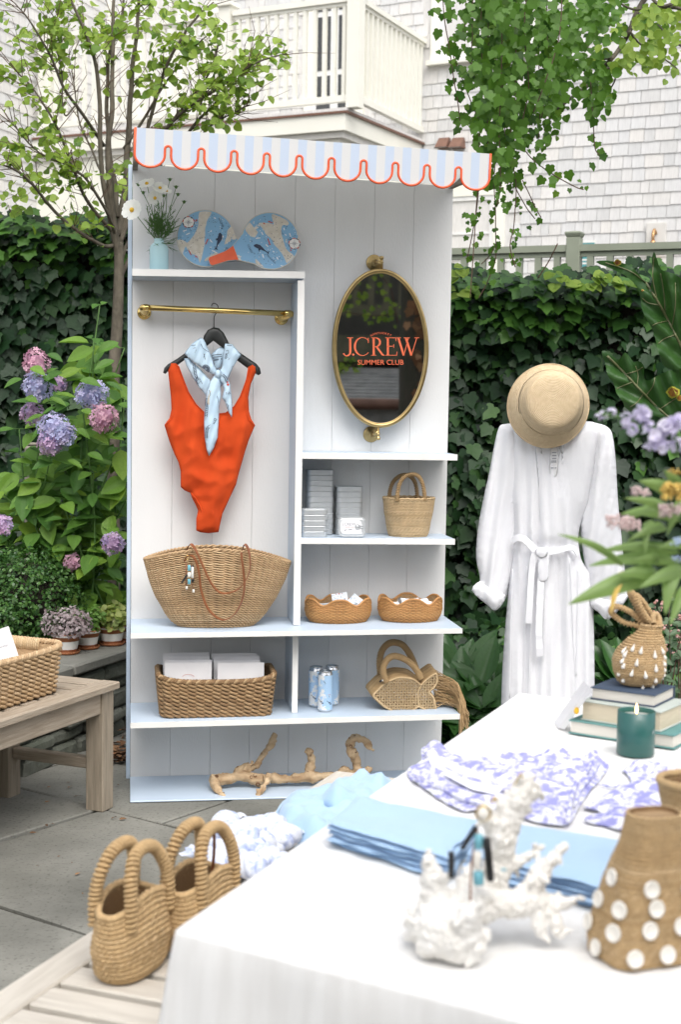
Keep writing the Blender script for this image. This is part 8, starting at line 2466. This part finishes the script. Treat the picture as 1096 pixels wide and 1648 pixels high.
# ------------------------------------------------------------------ low planting at the right of the stand
g0 = V((1.0, 6.5, 0)); gcv = thing('ground_cover', 'dense ground cover of ivy and broad strap leaves at right', 'ground cover', g0); gcv['kind'] = 'stuff'
items = []
for k in range(2600):
    x, y = rr.uniform(.25, 2.9), rr.uniform(5.75, 6.9); z = (.10+.42*max(0, (y-5.7)/1.1))*rr.uniform(.3, 1.1)+.05*nz((x*3, y*3, 2))
    items.append((leafM(V((x, y, max(z, .02))), V((rr.uniform(-.7, .7), rr.uniform(-1, .1), rr.uniform(.5, 1.2))), V((rr.uniform(-1, 1), rr.uniform(-.8, .2), rr.uniform(-.9, .2))), rr.uniform(.04, .085)), 1 if rr.random() < .12 else 0))
scatter(gcv, items, IVY, ['ivy', 'ivy_top'], 0, stuff='ivy_leaves')
def strap_plant(u, v, Z, n, label, L=(.14, .24), s=1.0):
    p = at(u, v, Z); p.z = max(.02, p.z-.16)
    o = thing('strap_leaf_plant', label, 'plant', p, group='broad strap leaved plants'); me = LIL.mesh('lily_leaf'); me2 = Leaf(oval_shape(.22, -.2)).mesh('lily_leaf')
    for k in range(n):
        a = rr.uniform(0, 2*pi); up = rr.uniform(.7, 2.0); tip = V((cos(a), sin(a), up)); nn = V((-cos(a)*up*.6, -sin(a)*up*.6-.9, .8))
        obj('leaf', me if k % 2 else me2, o, leafM(V((rr.uniform(-.03, .03), rr.uniform(-.03, .03), rr.uniform(0, .05))), nn, tip, rr.uniform(*L)*s))
for k, (u, v, Z) in enumerate([(752, 1035, 6.15), (772, 1060, 6.0), (738, 1075, 6.05), (782, 1095, 5.9), (757, 1110, 5.95), (727, 1040, 6.3), (795, 1050, 6.1), (1010, 1060, 6.1), (770, 1130, 5.85), (735, 1120, 5.9)]):
    strap_plant(u, v, Z, 9, 'strap leaved plant %s' % ['behind the middle shelf corner', 'left of the dress hem', 'above the straw fringe', 'closest to the dress skirt', 'just right of the lower shelf end', 'tight against the panel edge', 'beside the left dress sleeve', 'between dress and beaded bag', 'above the table far corner', 'behind the straw fringe'][k])
# small pink flowered shrub by the beaded bag
s0_ = at(1075, 1030, 4.6); s0_.z = .0
rs = thing('flowering_shrub', 'thin shrub with small pink brown flowers at the right edge', 'shrub', s0_)
b = MB(); fl_ = MB(); items = []
for u, v in ((1050, 985), (1062, 975), (1080, 960), (1090, 990), (1078, 1010), (1095, 1020), (1060, 1005), (1070, 1040), (1090, 1055), (1055, 1030), (1105, 970), (1100, 1040)):
    e = at(u, v, 4.6+rr.uniform(-.1, .1)); P = smooth_path([V((0, 0, 0)), (e-s0_)*.5+rnd(rr, .04), e-s0_], 6); b.tube(P, [.004-.00024*i for i in range(13)], n=5)
    for k in range(9):
        q = P[12-k//2]+s0_; items.append((leafM(q+rnd(rr, .012), V((rr.uniform(-.6, .6), -.8, 1)), V((rr.uniform(-1, 1), rr.uniform(-.6, .3), rr.uniform(-.5, .6))), rr.uniform(.02, .036)), 0))
    for k in range(7): fl_.ell(P[-1]+rnd(rr, .016), rr.uniform(.003, .006), 6, 4)
b.build('stems', 'twig', rs, kind='stuff'); fl_.build('flowers', 'flower_pinkbrown', rs, kind='stuff'); scatter(rs, items, OVL, ['rose_leaf'], 0)

# ------------------------------------------------------------------ elephant ear plant at right
EZ = 5.0
el0 = at(1150, 900, EZ); el0.z = 0
eph = thing('elephant_ear_plant', 'big ragged elephant ear leaves with brown spots at right', 'plant', el0)
z_ = lambda x, y: (880+x/2.745, 400+y/2.745)
def big_leaf(pts, rib, veins, bulge, tiltd, name):
    P = [z_(*p) for p in pts]; P = [(p.x, p.y) for p in smooth_path([V((*p, 0)) for p in P], 3, True)]
    P = [(x+1.2*nz((x*.25, y*.25, 3)), y+1.2*nz((x*.25, y*.25, 9))) for x, y in P]
    ru = [V((*z_(*p), 0)) for p in rib]
    def dep(x, y):
        d = min((V((x, y, 0))-(ru[i].lerp(ru[i+1], k/6))).length for i in range(len(ru)-1) for k in range(7))
        return EZ+tiltd*(y-600)/100-bulge*(1-exp(-d/28))+.012*sin(d*.22+(x+y)*.06)+.01*nz((x*.05, y*.05, 4))
    b = MB(); b.sheet(P, 4.5, lambda x, y, d: at(x, y, dep(x, y))-el0, edge=3.5); lf = b.build(name, 'elephant_leaf', eph)
    b = MB(); b.tube([at(p.x, p.y, dep(p.x, p.y)-.003)-el0 for p in smooth_path(ru, 8)], .0042, n=7); b.build('midrib', 'leaf_rib', lf)
    for vn in veins:
        b = MB(); b.tube([at(p.x, p.y, dep(p.x, p.y)-.002)-el0 for p in smooth_path([V((*z_(*q), 0)) for q in vn], 9)], .0020, n=5); b.build('side_vein', 'leaf_rib', lf)
    return lf, dep
lf1, dp1 = big_leaf([(222, 62), (250, 52), (310, 60), (372, 78), (430, 140), (455, 175), (468, 120), (465, 40), (478, 15), (492, 60), (510, 95), (560, 110), (620, 150), (700, 220), (760, 330), (760, 520), (700, 560), (600, 545), (520, 520), (490, 430), (470, 360), (430, 290), (415, 220), (400, 165), (350, 120), (290, 92)],
         [(440, 150), (490, 230), (540, 320), (590, 420), (660, 560)], [[(490, 230), (470, 130), (475, 40)], [(525, 290), (520, 200), (505, 110)], [(555, 350), (570, 250), (570, 150)], [(590, 420), (640, 320), (660, 230)], [(500, 250), (450, 240), (425, 220)], [(535, 320), (490, 330), (470, 340)], [(570, 380), (520, 400), (495, 420)], [(440, 150), (370, 100), (260, 62)]], .05, .06, 'leaf_blade')
lf2, dp2 = big_leaf([(244, 455), (262, 452), (290, 472), (318, 490), (345, 460), (362, 470), (385, 500), (410, 498), (432, 520), (432, 570), (455, 582), (490, 560), (540, 540), (593, 530), (680, 540), (740, 620), (720, 760), (640, 800), (560, 770), (480, 740), (400, 725), (350, 705), (340, 680), (310, 640), (300, 600), (270, 560), (262, 510), (250, 485)],
         [(270, 475), (350, 555), (420, 630), (490, 700), (570, 770)], [[(350, 555), (400, 540), (425, 525)], [(400, 610), (405, 560), (395, 520)], [(440, 650), (470, 610), (480, 570)], [(380, 590), (330, 610), (310, 620)], [(430, 640), (400, 680), (370, 700)], [(500, 710), (580, 660), (650, 640)]], .04, .03, 'leaf_blade')
for (x, y, r, dpn, lf) in ((560, 635, 30, dp2, lf2), (590, 660, 16, dp2, lf2), (315, 62, 17, dp1, lf1), (425, 185, 6, dp1, lf1)):
    for rr_, m_, k in ((1.0, 'rust_halo', .005), (.72, 'rust_spot', .007)):
        ik = Ink(lambda px_, py_: at(px_, py_, dpn(px_, py_)-k)-el0); u, v = z_(x, y); n = 14
        ik.poly([(u+r/2.745*rr_*(1+.12*sin(3*a))*cos(2*pi*a/n), v+r/2.745*rr_*(1+.12*sin(2*a))*.85*sin(2*pi*a/n)) for a in range(n)]); ik.mb.build('brown_spot', m_, lf)
b = MB(); b.tube(smooth_path([V((0, 0, 0)), at(1140, 800, EZ)-el0, at(*z_(660, 560), dp1(*z_(660, 560)))-el0], 8), [.016-.0005*i for i in range(17)], n=8); b.build('stalk', 'stem_green', eph)
b = MB(); b.tube(smooth_path([V((.05, 0, 0)), at(1130, 850, EZ)-el0, at(*z_(570, 770), dp2(*z_(570, 770)))-el0], 8), [.015-.0005*i for i in range(17)], n=8); b.build('stalk', 'stem_green', eph)
# tufts of leaves standing above the right hedge
hz_ = thing('young_shoots', 'pale green young ivy shoots on top of the right wall', 'plant', at(960, 450, 6.6)); items = []
for u, v in ((895, 440), (900, 452), (960, 445), (975, 440), (985, 452), (950, 455), (930, 455), (745, 430), (740, 470), (760, 462), (1010, 450), (735, 445)):
    for k in range(3): items.append((leafM(at(u+rr.uniform(-8, 8), v+rr.uniform(-6, 6), 6.6), V((rr.uniform(-.6, .6), -.7, .9)), V((rr.uniform(-1, 1), -.5, rr.uniform(-.5, .5))), rr.uniform(.045, .075)), 0))
scatter(hz_, items, RND, ['tree_leaf'], 40, ['tree_leaf_one'])
b = MB(); b.tube(smooth_path([at(866, 448, 6.6), at(884, 420, 6.6), at(898, 392, 6.6)], 6), .003, n=5); b.v = [tuple(V(v)-hz_.matrix_basis.translation) for v in b.v]; b.build('bare_twig', 'twig', hz_)
tw0 = RM @ Rr(570, 470, .6)
gt = thing('leafy_twig', 'green leafy twig before the deck rail in the mirror', 'twig', tw0); items = []; b = MB()
for (u0, v0_), (u1, v1), n in (((545, 500), (640, 505), 26), ((600, 425), (640, 520), 22), ((540, 600), (575, 585), 26), ((545, 460), (585, 470), 18)):
    a, c = RM @ Rr(u0, v0_, .55), RM @ Rr(u1, v1, .55); b.tube([a-tw0, (a+c)/2-tw0+rnd(rr, .05), c-tw0], .006, n=5)
    for k in range(n): items.append((leafM(a.lerp(c, rr.random())+rnd(rr, .09), V((rr.uniform(-.5, .5), 1, rr.uniform(0, 1))), V((rr.uniform(-1, 1), 0, -1)), rr.uniform(.03, .065)), 0))
b.build('stems', 'twig', gt, kind='stuff'); scatter(gt, items, RND, ['tree_leaf'], 0, stuff='leaves')
# prints are flat marks, too small to pick apart
for o in bpy.data.objects:
    if 'print' in o.name and o.type == 'MESH' and o.parent is not None and o.name.split('.')[0] in ('rope_print', 'white_print', 'black_print', 'red_print', 'land_print', 'tag_print'): o['kind'] = 'stuff'

# unseen crown added to the old tree to shade the deck in the mirror
items = []; tpos = tt.matrix_basis.translation
for k in range(1300):
    d = rnd(rr).normalized()*rr.random()**.4; p = tpos+V((d.x*3.0-.2, d.y*1.9-1.9, 4.6+d.z*.9))
    items.append((leafM(p, V((rr.uniform(-.6, .6), rr.uniform(-.6, .6), 1)), rnd(rr), rr.uniform(.12, .24)), 0))
scatter(tt, items, RND, ['ivy'], 0, stuff='crown')
lv = MB()
for k in range(70):                                        # russet ivy climbing the trunk
    z = rr.uniform(.8, 3.2); a = rr.uniform(-.5, .5)
    side = V((RM.to_3x3() @ V((sgn*-.0+.05*sin(z*3), -1, 0))).normalized())
    p = tpos+side*.17+V((rr.gauss(0, .03), rr.gauss(0, .03), z)); lv.cur = 0
    IVY.add(lv, tt.matrix_basis.inverted() @ leafM(p, side+rnd(rr, .4), V((rr.uniform(-.5, .5), 0, -1)), rr.uniform(.05, .10)))
lv.build('climbing_ivy', 'litter', tt, kind='stuff')
